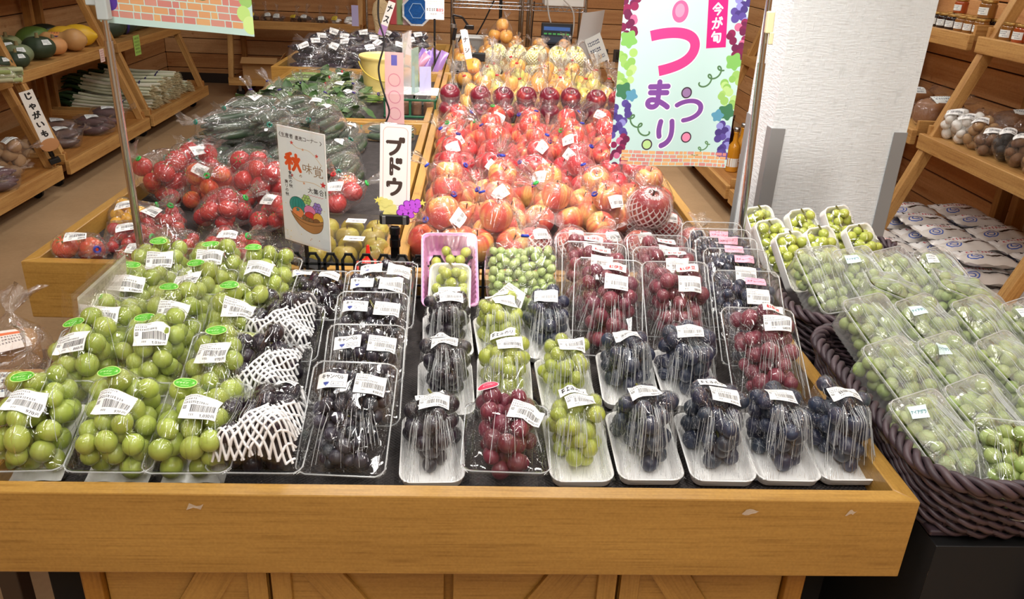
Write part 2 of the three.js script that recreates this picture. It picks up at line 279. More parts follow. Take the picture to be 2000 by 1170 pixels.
MAT.wicker = [std(0x43343a, 0.45), std(0x3a2d33, 0.5), std(0x4d3d42, 0.45)];
function wickerBasket(x0, x1, z0, z1, yb, yt, label) {
  const w = x1 - x0, l = z0 - z1, cx = (x0 + x1) / 2, cz = (z0 + z1) / 2, t = thing('wicker_basket', label, 'basket', [cx, yb, cz], 0, 'dark wicker baskets');
  const path = (grow) => { const W = w - 0.05 + grow * 2, L = l - 0.05 + grow * 2, r = 0.07 + grow, hw = W / 2 - r, hl = L / 2 - r, per = 4 * hw + 4 * hl + 2 * Math.PI * r; // arc-length parametrised rounded rectangle
    return (s) => { s = ((s % 1) + 1) % 1 * per; const segs = [[2 * hl, 0], [r * Math.PI / 2, 1], [2 * hw, 0], [r * Math.PI / 2, 1], [2 * hl, 0], [r * Math.PI / 2, 1], [2 * hw, 0], [r * Math.PI / 2, 1]]; let a = 0, x = hw + r, z = -hl; 
      for (const [len, arc] of segs) { const k = Math.min(s, len); if (!arc) { const q = [x + Math.cos(a + Math.PI / 2) * k, z + Math.sin(a + Math.PI / 2) * k]; if (s <= len) return [q[0], q[1], Math.cos(a), Math.sin(a)]; x = q[0]; z = q[1]; } else { const c0 = x - Math.cos(a) * r, c1 = z - Math.sin(a) * r, b = a + k / r; if (s <= len) return [c0 + Math.cos(b) * r, c1 + Math.sin(b) * r, Math.cos(b), Math.sin(b)]; a += Math.PI / 2; x = c0 + Math.cos(a) * r; z = c1 + Math.sin(a) * r; } s -= len; } return [x, z, Math.cos(a), Math.sin(a)]; }; };
  const H = yt - yb, N = Math.round(2 * (w + l) / 0.052), rows = 9, pts = 6 * N;
  part('bottom', boxG(w - 0.06, 0.012, l - 0.06), MAT.wicker[1], t, [0, 0.008, 0]);
  for (let r = 0; r < rows; r++) for (let q = 0; q < 2; q++) {
    const y = 0.012 + (H - 0.03) * (r + 0.5) / rows, P = path(0.022 * (r / rows)), list = [];
    for (let i = 0; i < pts; i++) { const s = i / pts, [x, z, nx, nz] = P(s), ph = s * N * Math.PI * 2 / 2 + q * Math.PI + r * 1.1, o = 0.0065 * Math.cos(ph), dy = 0.007 * Math.sin(ph); list.push(V(x + nx * o, y + dy, z + nz * o)); }
    part('strand', new THREE.TubeGeometry(new THREE.CatmullRomCurve3(list, true), pts * 2, 0.0052, 5, true), MAT.wicker[(r + q) % 3], t);
  }
  const P = path(0.024);
  for (let q = 0; q < 3; q++) { const list = []; for (let i = 0; i < pts; i++) { const s = i / pts, [x, z, nx, nz] = P(s), ph = s * N * Math.PI * 2 / 1.6 + q * 2.094, o = 0.0095 * Math.cos(ph), dy = 0.0085 * Math.sin(ph); list.push(V(x + nx * o, H - 0.012 + dy, z + nz * o)); } part('rim_braid', new THREE.TubeGeometry(new THREE.CatmullRomCurve3(list, true), pts * 2, 0.0068, 6, true), MAT.wicker[q], t); }
  for (let i = 0; i < N; i++) { const [x, z, nx, nz] = path(0.0)(i / N); part('stake', barBetween([x, 0.01, z], [x + nx * 0.02, H - 0.012, z + nz * 0.02], 0.006, 0.006, 0), MAT.wicker[1], t); }
  return t;
}
wickerBasket(0.738, 1.27, -1.0, -1.575, 0.671, 0.805, 'dark wicker basket of pale green grapes beside the table corner');
wickerBasket(0.742, 1.2, -1.60, -2.2, 0.671, 0.805, 'dark wicker basket of green grapes standing before the white column');
console.log('structure ready');
// ---------------------------------------------------------------- brushed lettering (strokes in a 100 x 100 cell)
const GL = {
  'つ': 'M8,38 C38,14 92,14 90,50 C88,76 58,90 36,94', 'ま': 'M18,22 L82,18 M20,42 L80,40 M50,4 L50,72 C50,98 12,97 14,78 C16,60 48,62 88,90', 'り': 'M26,10 C21,35 21,45 26,62 M70,8 C78,50 76,82 38,96',
  '今': 'M50,5 L10,45 M50,5 L90,45 M35,42 L65,42 M25,62 L75,62 L50,95', 'が': 'M10,35 L65,35 C68,70 60,92 40,85 M40,8 C38,45 30,75 12,92 M75,35 L92,60 M70,8 L78,22 M84,4 L92,18', '旬': 'M30,5 L10,40 M25,22 L85,22 C85,60 85,95 62,88 M30,42 L60,42 L60,75 L30,75 Z M30,58 L60,58',
  'ブ': 'M10,22 L76,22 C73,60 55,80 28,94 M82,2 L82,16 M95,2 L95,16', 'ド': 'M32,5 L32,96 M32,42 L72,62 M66,8 L66,24 M82,8 L82,24', 'ウ': 'M50,2 L50,20 M15,42 L15,24 L85,24 C85,60 65,85 38,96',
  '秋': 'M40,5 L12,18 M5,35 L48,35 M27,12 L27,95 M27,38 L6,68 M27,42 L45,60 M56,30 L62,48 M92,28 L82,45 M74,8 C74,50 68,75 50,95 M74,45 L97,95', 'の': 'M52,20 C48,55 35,80 22,75 C5,65 20,22 55,20 C90,20 98,70 60,88',
  '味': 'M8,28 L34,28 L34,68 L8,68 Z M45,28 L92,28 M42,50 L96,50 M68,5 L68,95 M68,52 L42,85 M68,52 L96,85', '覚': 'M25,5 L30,18 M50,3 L50,16 M78,3 L70,18 M10,38 L10,24 L90,24 L90,38 M28,38 L72,38 L72,75 L28,75 Z M28,50 L72,50 M28,62 L72,62 M42,75 C40,88 30,94 12,96 M60,75 L60,92 L92,92 L92,80',
  '大': 'M8,38 L92,38 M50,5 C50,50 40,80 8,95 M52,40 C60,70 75,85 95,95', '集': 'M30,5 L12,30 M25,20 L25,58 M25,20 L85,20 M55,5 L52,58 M28,32 L80,32 M28,44 L80,44 M25,57 L88,57 M8,70 L92,70 M50,60 L50,98 M46,72 L15,94 M54,72 L88,94', '合': 'M50,5 L8,42 M50,5 L92,42 M32,40 L68,40 M26,58 L74,58 L74,92 L26,92 Z',
  '生': 'M28,10 L12,40 M18,28 L85,28 M50,5 L50,92 M22,58 L80,58 M6,92 L94,92', '産': 'M50,2 L50,14 M12,16 L90,16 M32,20 L38,30 M66,20 L60,30 M20,34 L88,34 M20,34 C20,70 14,85 6,96 M38,42 L30,56 M36,52 L84,52 M58,42 L58,92 M38,70 L80,70 M28,92 L92,92', '者': 'M18,18 L70,18 M44,4 L44,36 M6,36 L94,36 M84,8 L18,62 M32,52 L76,52 L76,94 L32,94 Z M32,72 L76,72',
  '直': 'M14,16 L86,16 M50,4 L48,28 M32,28 L74,28 L74,74 L32,74 Z M32,43 L74,43 M32,58 L74,58 M14,36 L14,90 L92,90', '売': 'M12,18 L88,18 M50,4 L50,36 M24,36 L76,36 M10,62 L10,50 L90,50 L90,62 M38,58 C38,80 28,90 8,96 M60,58 L60,92 L92,92 L92,80', 'コ': 'M15,20 L82,20 L82,85 M12,85 L90,85', 'ー': 'M10,50 L90,50',
  'ナ': 'M8,35 L92,35 M52,5 C52,50 45,80 20,95', 'シ': 'M15,15 L30,25 M8,45 L24,55 M15,92 C50,85 80,55 90,25', 'キ': 'M12,38 L85,28 M8,65 L92,55 M42,5 L58,95', 'ャ': 'M20,50 L85,42 C82,55 76,62 70,68 M38,32 L52,95', 'ン': 'M12,18 L35,32 M12,90 C50,82 80,55 90,28', 'ベ': 'M5,62 L38,25 L95,78 M70,15 L78,28 M84,8 L92,20', 'ル': 'M28,15 C28,60 22,80 6,92 M58,8 L58,88 C75,80 88,65 95,50',
  '紅': 'M28,4 L12,26 L30,30 M38,18 L10,50 L42,46 M26,50 L26,95 M14,62 L8,80 M38,62 L44,78 M55,22 L94,22 M74,22 L74,85 M50,85 L98,85', '伊': 'M28,4 C22,25 15,40 4,50 M20,30 L20,96 M40,15 L85,15 L85,65 L38,65 M32,40 L96,40 M62,15 C62,60 55,82 38,96', '豆': 'M14,10 L86,10 M24,26 L76,26 L76,56 L24,56 Z M32,64 L38,82 M68,64 L62,82 M6,92 L94,92',
  'じ': 'M28,8 L28,65 C30,95 65,95 80,70 M58,15 L66,28 M74,8 L82,22', 'ゃ': 'M15,55 C45,35 90,35 82,60 C78,72 65,72 58,66 M52,25 L58,38 M30,32 L48,95', 'い': 'M15,20 C15,60 20,85 35,75 M70,25 C82,45 85,60 84,72', 'も': 'M42,5 C38,50 30,90 55,92 C80,90 80,70 78,60 M15,32 L70,32 M15,55 L70,55', '円': 'M14,95 L14,14 L86,14 L86,94 M14,55 L86,55 M50,14 L50,55',
  'ス': 'M15,15 L80,15 C70,50 45,75 8,92 M52,58 L92,92', 'チ': 'M75,8 L20,22 M6,45 L94,45 M52,18 C52,60 45,82 22,95', 'ュ': 'M22,45 L68,45 L62,85 M10,85 L92,85', 'イ': 'M85,8 C65,35 40,50 10,62 M54,36 L54,95', 'ア': 'M10,14 L90,14 C85,35 75,42 62,50 M48,30 C48,60 42,80 20,94', 'ガ': 'M10,32 L72,32 C72,70 65,92 48,86 M42,6 C40,50 30,78 10,94 M78,6 L84,20 M90,2 L96,16', 'ラ': 'M22,10 L80,10 M10,35 L88,35 C84,70 65,88 35,95',
  'み': 'M20,15 L60,15 C50,50 35,80 18,75 C5,65 25,52 95,72 M75,35 C75,65 65,85 48,95', 'ノ': 'M80,10 C75,50 50,80 15,94', 'パ': 'M30,20 C28,50 20,70 6,88 M60,18 C70,45 82,70 94,86 M80,6 m-8,0 a8,8 0 1,0 16,0 a8,8 0 1,0 -16,0', 'プ': 'M10,22 L80,22 C77,60 55,80 28,94 M88,8 m-8,0 a8,8 0 1,0 16,0 a8,8 0 1,0 -16,0', 'サ': 'M6,32 L94,32 M30,8 L30,62 M68,8 C70,60 60,82 35,95', '！': 'M50,5 L50,68 M50,90 L50,93',
  '食': 'M50,4 L8,40 M50,4 L92,40 M50,18 L50,30 M28,34 L70,34 L70,60 L28,60 Z M28,47 L70,47 M28,60 L28,92 L52,84 M82,64 L46,62 C60,80 75,90 92,94', '欲': 'M22,6 L10,24 M34,6 L46,24 M28,20 L6,50 M28,24 L48,48 M14,58 L40,58 L40,92 L14,92 Z M64,6 L54,34 M60,22 L92,22 L86,40 M72,34 C72,60 66,80 50,95 M72,58 L96,94', '実': 'M50,2 L50,14 M10,30 L10,16 L90,16 L90,30 M22,34 L78,34 M18,48 L82,48 M6,62 L94,62 M50,26 L50,62 C46,80 30,90 8,96 M54,64 L92,94',
};
const GP = {}; for (const k of Object.keys(GL)) GP[k] = new Path2D(GL[k]);
function glyph(x, ch, px, py, size, lw, color, sy = 1) { const p = GP[ch]; if (!p) return; x.save(); x.translate(px, py); x.scale(size / 100, (size * sy) / 100); x.lineCap = x.lineJoin = 'round'; x.lineWidth = lw * 100 / size; x.strokeStyle = color; x.stroke(p); x.restore(); }
function row(x, text, px, py, size, lw, color, step = 1.05) { [...text].forEach((c, i) => glyph(x, c, px + i * size * step, py, size, lw, color)); }
function column(x, text, px, py, size, lw, color, step = 1.1) { [...text].forEach((c, i) => glyph(x, c, px, py + i * size * step, size, lw, color)); }
function tinyText(x, px, py, w, h, color) { x.fillStyle = color; for (let a = px; a < px + w;) { const k = rr(h * 0.4, h * 0.95); x.fillRect(a, py + rr(0, h * 0.12), k * 0.85, h * rr(0.18, 0.3)); x.fillRect(a + k * rr(0.1, 0.4), py, h * 0.16, h); x.fillRect(a, py + h * rr(0.55, 0.8), k * 0.9, h * 0.2); a += k + h * rr(0.1, 0.35); } }
function barcode(x, px, py, w, h) { x.fillStyle = '#1b1b1f'; for (let a = px; a < px + w;) { const k = rr(1.2, 5); x.fillRect(a, py, k, h); a += k + rr(1.4, 5); } }
const labelCache = {};
function priceLabel(price) {
  if (labelCache[price]) return labelCache[price];
  seed(900 + price.length * 31 + [...price].reduce((s, c) => s * 7 + c.charCodeAt(0), 3) % 977);
  const [c, x] = canvas(256, 184); x.fillStyle = '#f8f8f6'; x.fillRect(0, 0, 256, 184); x.strokeStyle = '#c9c9c6'; x.lineWidth = 2; x.strokeRect(1, 1, 254, 182);
  tinyText(x, 10, 10, 60, 12, '#444'); tinyText(x, 78, 10, 50, 12, '#444'); tinyText(x, 10, 32, 90, 15, '#222'); tinyText(x, 10, 56, 170, 15, '#222');
  x.strokeStyle = '#222'; x.lineWidth = 3; x.strokeRect(12, 84, 22, 22); x.strokeRect(18, 90, 10, 12);
  barcode(x, 66, 80, 172, 52); tinyText(x, 66, 146, 30, 14, '#333');
  x.fillStyle = '#17171a'; x.font = 'bold 30px sans-serif'; x.textAlign = 'right'; x.fillText(price, 214, 170); glyph(x, '円', 218, 147, 25, 3, '#17171a');
  const t = texOf(c, true, false); return (labelCache[price] = new THREE.MeshPhysicalMaterial({ map: t, roughness: 0.5, side: THREE.DoubleSide }));
}
function signLabel(key, w, h, draw) { if (labelCache[key]) return labelCache[key]; seed(key.length * 77 + 5); const [c, x] = canvas(w, h); draw(x, w, h); return (labelCache[key] = new THREE.MeshPhysicalMaterial({ map: texOf(c, true, false), roughness: 0.5, side: THREE.DoubleSide })); }
const SIGN = {
  campbell: signLabel('campbell', 256, 128, (x) => { x.fillStyle = '#f6f6f4'; x.fillRect(0, 0, 256, 128); row(x, 'キャンベル', 34, 12, 38, 5, '#1d1d24', 1.0); x.fillStyle = '#3a4a9a'; for (const [a, b] of [[62, 84], [74, 84], [86, 84], [98, 84], [68, 95], [80, 95], [92, 95], [80, 106]]) { x.beginPath(); x.arc(a, b, 7, 0, 7); x.fill(); } x.strokeStyle = '#4a5060'; x.lineWidth = 3; x.strokeRect(126, 76, 100, 34); row(x, 'みりのい', 134, 83, 20, 2.4, '#4a5060', 1.05); }),
  benizu: signLabel('benizu', 224, 112, (x) => { x.fillStyle = '#fbf8f0'; x.fillRect(0, 0, 224, 112); tinyText(x, 66, 10, 90, 16, '#6a4a48'); row(x, '紅伊豆', 34, 40, 50, 8, '#d2232e', 1.04); }),
  steuben: signLabel('steuben', 224, 112, (x) => { x.fillStyle = '#f3a9bd'; x.fillRect(0, 0, 224, 112); tinyText(x, 70, 12, 80, 14, '#a0405a'); row(x, 'スチューベン', 14, 46, 32, 4.5, '#6a1f36', 1.02); }),
  minori: signLabel('minori', 200, 80, (x) => { x.fillStyle = '#f8f8f6'; x.fillRect(0, 0, 200, 80); tinyText(x, 16, 22, 34, 36, '#222'); row(x, 'みのり', 74, 22, 36, 5, '#222', 1.05); }),
  nagano: signLabel('nagano', 220, 130, (x) => { x.fillStyle = '#f8f8f6'; x.fillRect(0, 0, 220, 130); tinyText(x, 30, 10, 100, 20, '#222'); row(x, 'ナガノ', 24, 42, 34, 5, '#222', 1.05); row(x, 'パープル', 60, 86, 34, 5, '#222', 1.05); }),
  greenOval: signLabel('greenOval', 192, 112, (x) => { x.fillStyle = '#bfe07c'; x.fillRect(0, 0, 192, 112); x.fillStyle = '#54b32a'; x.beginPath(); x.ellipse(96, 56, 88, 48, 0, 0, 7); x.fill(); row(x, 'シャインマス', 24, 42, 24, 3.4, '#eef6cf', 1.02); x.fillStyle = '#eef6cf'; tinyText(x, 66, 78, 60, 10, '#e2f0b8'); tinyText(x, 62, 24, 66, 9, '#e2f0b8'); }),
  redOval: signLabel('redOval', 192, 112, (x) => { x.fillStyle = '#f5d6dc'; x.fillRect(0, 0, 192, 112); x.fillStyle = '#c9244c'; x.beginPath(); x.ellipse(96, 56, 88, 48, 0, 0, 7); x.fill(); row(x, 'クイーンルージ', 24, 42, 22, 3.2, '#ffe9ee', 1.02); tinyText(x, 62, 24, 66, 9, '#ffe9ee'); }),
  niagara: signLabel('niagara', 160, 96, (x) => { x.fillStyle = '#d6ecec'; x.fillRect(0, 0, 160, 96); row(x, 'ナイアガラ', 8, 34, 28, 4.5, '#2a6a78', 1.02); }),
  blank: signLabel('blank', 128, 96, (x) => { x.fillStyle = '#eaf0ee'; x.fillRect(0, 0, 128, 96); tinyText(x, 14, 16, 90, 14, '#44506a'); tinyText(x, 14, 42, 70, 14, '#44506a'); tinyText(x, 60, 70, 50, 12, '#44506a'); }),
  applePink: signLabel('applePink', 200, 128, (x) => { x.fillStyle = '#f6e8e6'; x.fillRect(0, 0, 200, 128); row(x, 'サン', 30, 34, 44, 7, '#c3303e', 1.0); tinyText(x, 30, 10, 120, 12, '#8a4a4a'); barcode(x, 20, 88, 160, 28); }),
};
// ---------------------------------------------------------------- grapes
const berryG = new THREE.SphereGeometry(1, 14, 10);
function berryMats(base, vary, bloom, rough, n, s) { // one mottled skin per kind, a few tints of it
  const n1 = noiseGrid(32, s), n2 = noiseGrid(32, s + 1), out = [];
  const t = dataTex(128, 64, (u, v) => { const k = clamp(n1(u * 10, v * 6) * 0.7 + n2(u * 32, v * 20) * 0.5 - 0.3, 0, 1); return [0, 1, 2].map((c) => lerp(base[c] + vary[c], bloom[c], k * bloom[3])); });
  seed(s); for (let i = 0; i < n; i++) { const m = new THREE.MeshPhysicalMaterial({ map: t, roughness: rough, clearcoat: 0.25, clearcoatRoughness: 0.2 }), q = rr(0.72, 1); m.color.setRGB(...[0, 1, 2].map((c) => q * (1 - rnd() * 1.4 * vary[c] / (base[c] + vary[c])))); out.push(m); }
  return out;
}
const BERRY = {
  green: berryMats([166, 184, 76], [14, 10, 12, 22], [186, 200, 108, 0.7], 0.32, 4, 601),
  lime: berryMats([178, 192, 74], [14, 10, 12, 18], [206, 212, 120, 0.7], 0.32, 4, 621),
  pale: berryMats([158, 178, 100], [12, 10, 14, 20], [182, 200, 136, 0.8], 0.4, 4, 641),
  black: berryMats([30, 24, 34], [8, 4, 8, 10], [58, 56, 72, 0.75], 0.34, 4, 661),
  slate: berryMats([40, 40, 48], [6, 6, 8, 10], [82, 84, 96, 0.8], 0.4, 4, 671),
  blue: berryMats([38, 44, 66], [8, 8, 12, 12], [74, 82, 106, 0.8], 0.42, 4, 681),
  red: berryMats([120, 50, 62], [18, 10, 12, 18], [146, 90, 100, 0.8], 0.38, 4, 701),
  wine: berryMats([112, 36, 54], [12, 8, 8, 14], [140, 72, 88, 0.8], 0.38, 3, 721),
};
const stemMat = std(0x6d6a2c, 0.7);
function packBerries(n, w, l, r, o = {}) { // drop spheres into a box of w x l, heaped; z from -l/2 to l/2
  const B = []; const taper = o.taper ?? 0.35, el = o.el ?? 1.1;
  for (let k = 0; k < n; k++) {
    let best = null; const R = r * rr(0.86, 1.1);
    for (let t = 0; t < 22; t++) {
      const v = rr(-1, 1), z = v * (l / 2 - R), hw = (w / 2 - R) * (1 - taper * clamp((v + 0.2), 0, 1)) ; const x = rr(-1, 1) * hw;
      if (o.oval && (x * x) / (hw * hw + 1e-9) * 0.9 + v * v > 1.05) continue;
      let y = R; for (const b of B) { const d2 = (b.x - x) ** 2 + (b.z - z) ** 2, s = (R + b.r) * 0.9; if (d2 < s * s) y = Math.max(y, b.y + Math.sqrt(s * s - d2)); }
      const cost = y + (o.heap ?? 0.25) * (Math.abs(x) / w + Math.abs(z - (o.zc ?? -0.01)) / l) * r * 4;
      if (!best || cost < best.cost) best = { x, y, z, r: R, cost };
    }
    if (best) B.push(best);
  }
  return B;
}
function addBunch(parent, B, mats, zOff, yOff, el = 1.1) {
  const c = B.reduce((s, b) => s.add(V(b.x, b.y, b.z)), V(0, 0, 0)).multiplyScalar(1 / B.length);
  const stem = part('bunch', tubeG([[c.x, c.y * 0.8, c.z + 0.04], [c.x, c.y, c.z], [c.x + 0.008, c.y * 1.25, c.z - 0.05], [c.x - 0.006, c.y * 1.5, c.z - 0.075]], 0.0025, 8, 5), stemMat, parent, [0, yOff, zOff]);
  for (const b of B) { const m = part('grape', berryG, mats[Math.floor(rnd() * mats.length)], stem, [b.x, b.y, b.z], [rr(0, 6), rr(0, 6), rr(0, 6)]); m.scale.set(b.r * rr(0.95, 1), b.r * rr(1, el), b.r * rr(0.95, 1)); }
  return stem;
}
// membrane stretched over the berries: heights on a grid over w x l
function membrane(B, w, l, rim, nx = 14, nz = 18, o = {}) {
  const h = new Float32Array((nx + 1) * (nz + 1)), ob = new Float32Array(h.length), lift = o.lift ?? 0.002;
  for (let j = 0; j <= nz; j++) for (let i = 0; i <= nx; i++) {
    const x = (i / nx - 0.5) * w, z = (j / nz - 0.5) * l; let m = rim * (o.floorK ?? 0.75);
    for (const b of B) { const R = b.r * 1.06 + lift, d2 = (b.x - x) ** 2 + (b.z - z) ** 2; if (d2 < R * R) m = Math.max(m, b.y + (o.base ?? 0) + Math.sqrt(R * R - d2)); }
    ob[j * (nx + 1) + i] = m; h[j * (nx + 1) + i] = m;
  }
  for (let k = 0; k < (o.it ?? 50); k++) for (let j = 0; j <= nz; j++) for (let i = 0; i <= nx; i++) {
    const a = j * (nx + 1) + i; if (i === 0 || j === 0 || i === nx || j === nz) { h[a] = rim; continue; }
    h[a] = Math.max(ob[a], (h[a - 1] + h[a + 1] + h[a - nx - 1] + h[a + nx + 1]) / 4);
  }
  const at = (x, z) => { const u = clamp((x / w + 0.5) * nx, 0, nx - 1e-4), v = clamp((z / l + 0.5) * nz, 0, nz - 1e-4), i = Math.floor(u), j = Math.floor(v), f = u - i, g = v - j, q = j * (nx + 1) + i; return lerp(lerp(h[q], h[q + 1], f), lerp(h[q + nx + 1], h[q + nx + 2], f), g); };
  return { at, geo: () => gridG(nx * 2, nz * 2, (u, v) => { const x = (u - 0.5) * w, z = (v - 0.5) * l, e = Math.min(1, 6 * Math.min(u, 1 - u, v, 1 - v)), f = (o.fold ?? 0) * e * clamp(v * 2.4 - 1.1, 0, 1) * (Math.sin(x * 380 / (0.5 + v * 0.6) + 1.5 * Math.sin(z * 40)) + 0.6 * Math.sin(x * 760 + z * 90)); return [x, at(x, z) + f, z]; }) };
}
// a paper patch lying on a surface function y(x, z)
function patch(at, cx, cz, w, h, rot, lift = 0.0016, oval = false, nu = 6, nv = 4) {
  const s = Math.sin(rot), c = Math.cos(rot), y0 = at(cx, cz);
  return gridG(nu, nv, (u, v) => { let a = u - 0.5, b = v - 0.5; if (oval) { const m = Math.max(Math.abs(a), Math.abs(b)) * 2, k = Math.hypot(a, b) || 1; a = (a / k) * m * 0.5 ; b = (b / k) * m * 0.5; if (m === 0) a = b = 0; } a *= w; b *= -h; const x = cx + a * c - b * s, z = cz + a * s + b * c; return [x, Math.max(at(x, z), y0 - 0.012) + lift, z]; }).scale(1, 1, 1);
}
function ovalUV(g) { return g; }
function sticker(parent, at, name, mat, cx, cz, w, h, rot = 0, oval = false) {
  let g;
  if (oval) { const s = Math.sin(rot), c = Math.cos(rot), pos = [], uv = [], idx = []; const N = 20; const put = (a, b) => { const x = cx + a * w / 2 * c + b * h / 2 * s, z = cz + a * w / 2 * s - b * h / 2 * c; pos.push(x, lerp(at(x, z), at(cx, cz), 0.75) + 0.003, z); uv.push(0.5 + a / 2, 0.5 + b / 2); }; put(0, 0); for (const k of [0.55, 1]) for (let i = 0; i < N; i++) put(Math.cos(i / N * 6.2832) * k, Math.sin(i / N * 6.2832) * k);
    for (let i = 0; i < N; i++) { const a = 1 + i, b = 1 + (i + 1) % N; idx.push(0, a, b, a, a + N, b + N, a, b + N, b); }
    g = new THREE.BufferGeometry(); g.setAttribute('position', new THREE.Float32BufferAttribute(pos, 3)); g.setAttribute('uv', new THREE.Float32BufferAttribute(uv, 2)); g.setIndex(idx); g.computeVertexNormals(); }
  else g = patch(at, cx, cz, w, h, rot);
  return part(name, g, mat, parent);
}
// trays; origin at the centre of the base
function clearTrayG(w, l, h, flare = 0.008, ribs = 0) {
  const per = ribs ? 30 : 6, r = 0.016; const ring = (g, y, k) => { const q = roundRect(w - 2 * flare + 2 * g, l - 2 * flare + 2 * g, r, y, per); if (!ribs || !k) return q; const out = []; for (let i = 0; i < q.length; i++) out.push(q[i]); return out; };
  let rings = [ring(-0.006, 0, 0), ring(0, 0.003, 0), ring(flare, h, 0), ring(flare + 0.006, h + 0.0005, 0), ring(flare + 0.0065, h - 0.004, 0)];
  return loftG(rings, true, false);
}
function ribbedTrayG(w, l, h, n = 26) { // walls with vertical corrugations
  const base = []; const N = 132; const rect = (W, L, y, amp) => { const P = roundRect(W, L, 0.016, y, 4), out = []; let acc = [0]; for (let i = 0; i < P.length; i++) { const a = P[i], b = P[(i + 1) % P.length]; acc.push(acc[i] + Math.hypot(b[0] - a[0], b[2] - a[2])); } const T = acc[acc.length - 1];
    for (let k = 0; k < N; k++) { const s = k / N * T; let i = 0; while (acc[i + 1] < s) i++; const a = P[i], b = P[(i + 1) % P.length], f = (s - acc[i]) / (acc[i + 1] - acc[i]), dx = b[0] - a[0], dz = b[2] - a[2], L2 = Math.hypot(dx, dz) || 1, o = amp * (k % 3 === 0 ? 1 : -0.4); out.push([lerp(a[0], b[0], f) + dz / L2 * o, y, lerp(a[2], b[2], f) - dx / L2 * o]); } return out; };
  return loftG([rect(w - 0.03, l - 0.03, 0, 0), rect(w - 0.018, l - 0.018, 0.004, 0.0022), rect(w - 0.004, l - 0.004, h - 0.006, 0.0022), rect(w, l, h - 0.004, 0), rect(w + 0.01, l + 0.01, h, 0), rect(w + 0.011, l + 0.011, h - 0.004, 0)], true, false);
}
const rimG = (w, l, h) => new THREE.TubeGeometry(new THREE.CatmullRomCurve3(roundRect(w, l, 0.018, h, 5).map((p) => V(...p)), true, 'catmullrom', 0.2), 60, 0.0015, 5, true);
function glintPleatsG(at, w, l, n, z0, z1, fan) { const L = []; for (let i = 0; i < n; i++) { const x0 = rr(-0.36, 0.36) * w, k = rr(0, 0.25), a = z0 + (z1 - z0) * k, b = z0 + (z1 - z0) * rr(Math.max(0.55, k + 0.3), 1), pts = []; for (let q = 0; q <= 7; q++) { const z = lerp(a, b, q / 7), x = x0 * (1 + fan * (q / 7)) + 0.0006 * Math.sin(q * 0.9 + i); pts.push(V(clamp(x, -w / 2 + 0.004, w / 2 - 0.004), at(x, z) + 0.0004, z)); } L.push(new THREE.TubeGeometry(new THREE.CatmullRomCurve3(pts), 9, rr(0.0003, 0.00065), 4)); } return merge(L); }  // thin tubes along the film folds, standing in for its highlight streaks
function foamTrayG(w, l, h) {
  const r = 0.022, R = (g, y) => roundRect(w + 2 * g, l + 2 * g, Math.max(0.006, r + g), y, 6);
  return loftG([R(-0.010, 0), R(-0.004, 0.004), R(0.0, h - 0.002), R(0.0015, h), R(-0.001, h + 0.001), R(-0.005, h - 0.002), R(-0.013, 0.007), R(-0.018, 0.005)], true, true);
}
const trayCache = {}; const cached = (k, f) => trayCache[k] || (trayCache[k] = f());
// diamond foam netting on a surface function over x0..x1, z0..z1
function foamNet(at, x0, x1, z0, z1, pitch, r, keep) {
  const L = []; const W = x1 - x0, H = z1 - z0, n = Math.ceil((W + H) / pitch);
  for (const s of [1, -1]) for (let k = 0; k <= n; k++) {
    const pts = []; const c = k * pitch - (s > 0 ? H : 0);
    for (let q = 0; q <= 40; q++) { const z = z0 + (H * q) / 40, x = x0 + c + (s > 0 ? 1 : -1) * (z - z0) ; const wob = 0.0018 * Math.sin(z * 190 + k); const xx = x + wob; const ok = xx > x0 && xx < x1 && keep(xx, z); if (ok) pts.push(V(xx, at(xx, z) + r * 0.6, z)); else if (pts.length > 2) { L.push(new THREE.TubeGeometry(new THREE.CatmullRomCurve3(pts.slice()), pts.length * 2, r, 4)); pts.length = 0; } else pts.length = 0; }
    if (pts.length > 2) L.push(new THREE.TubeGeometry(new THREE.CatmullRomCurve3(pts), pts.length * 2, r, 4));
  }
  return merge(L);
}
const netMat = std(0xf4f4f4, 0.6);

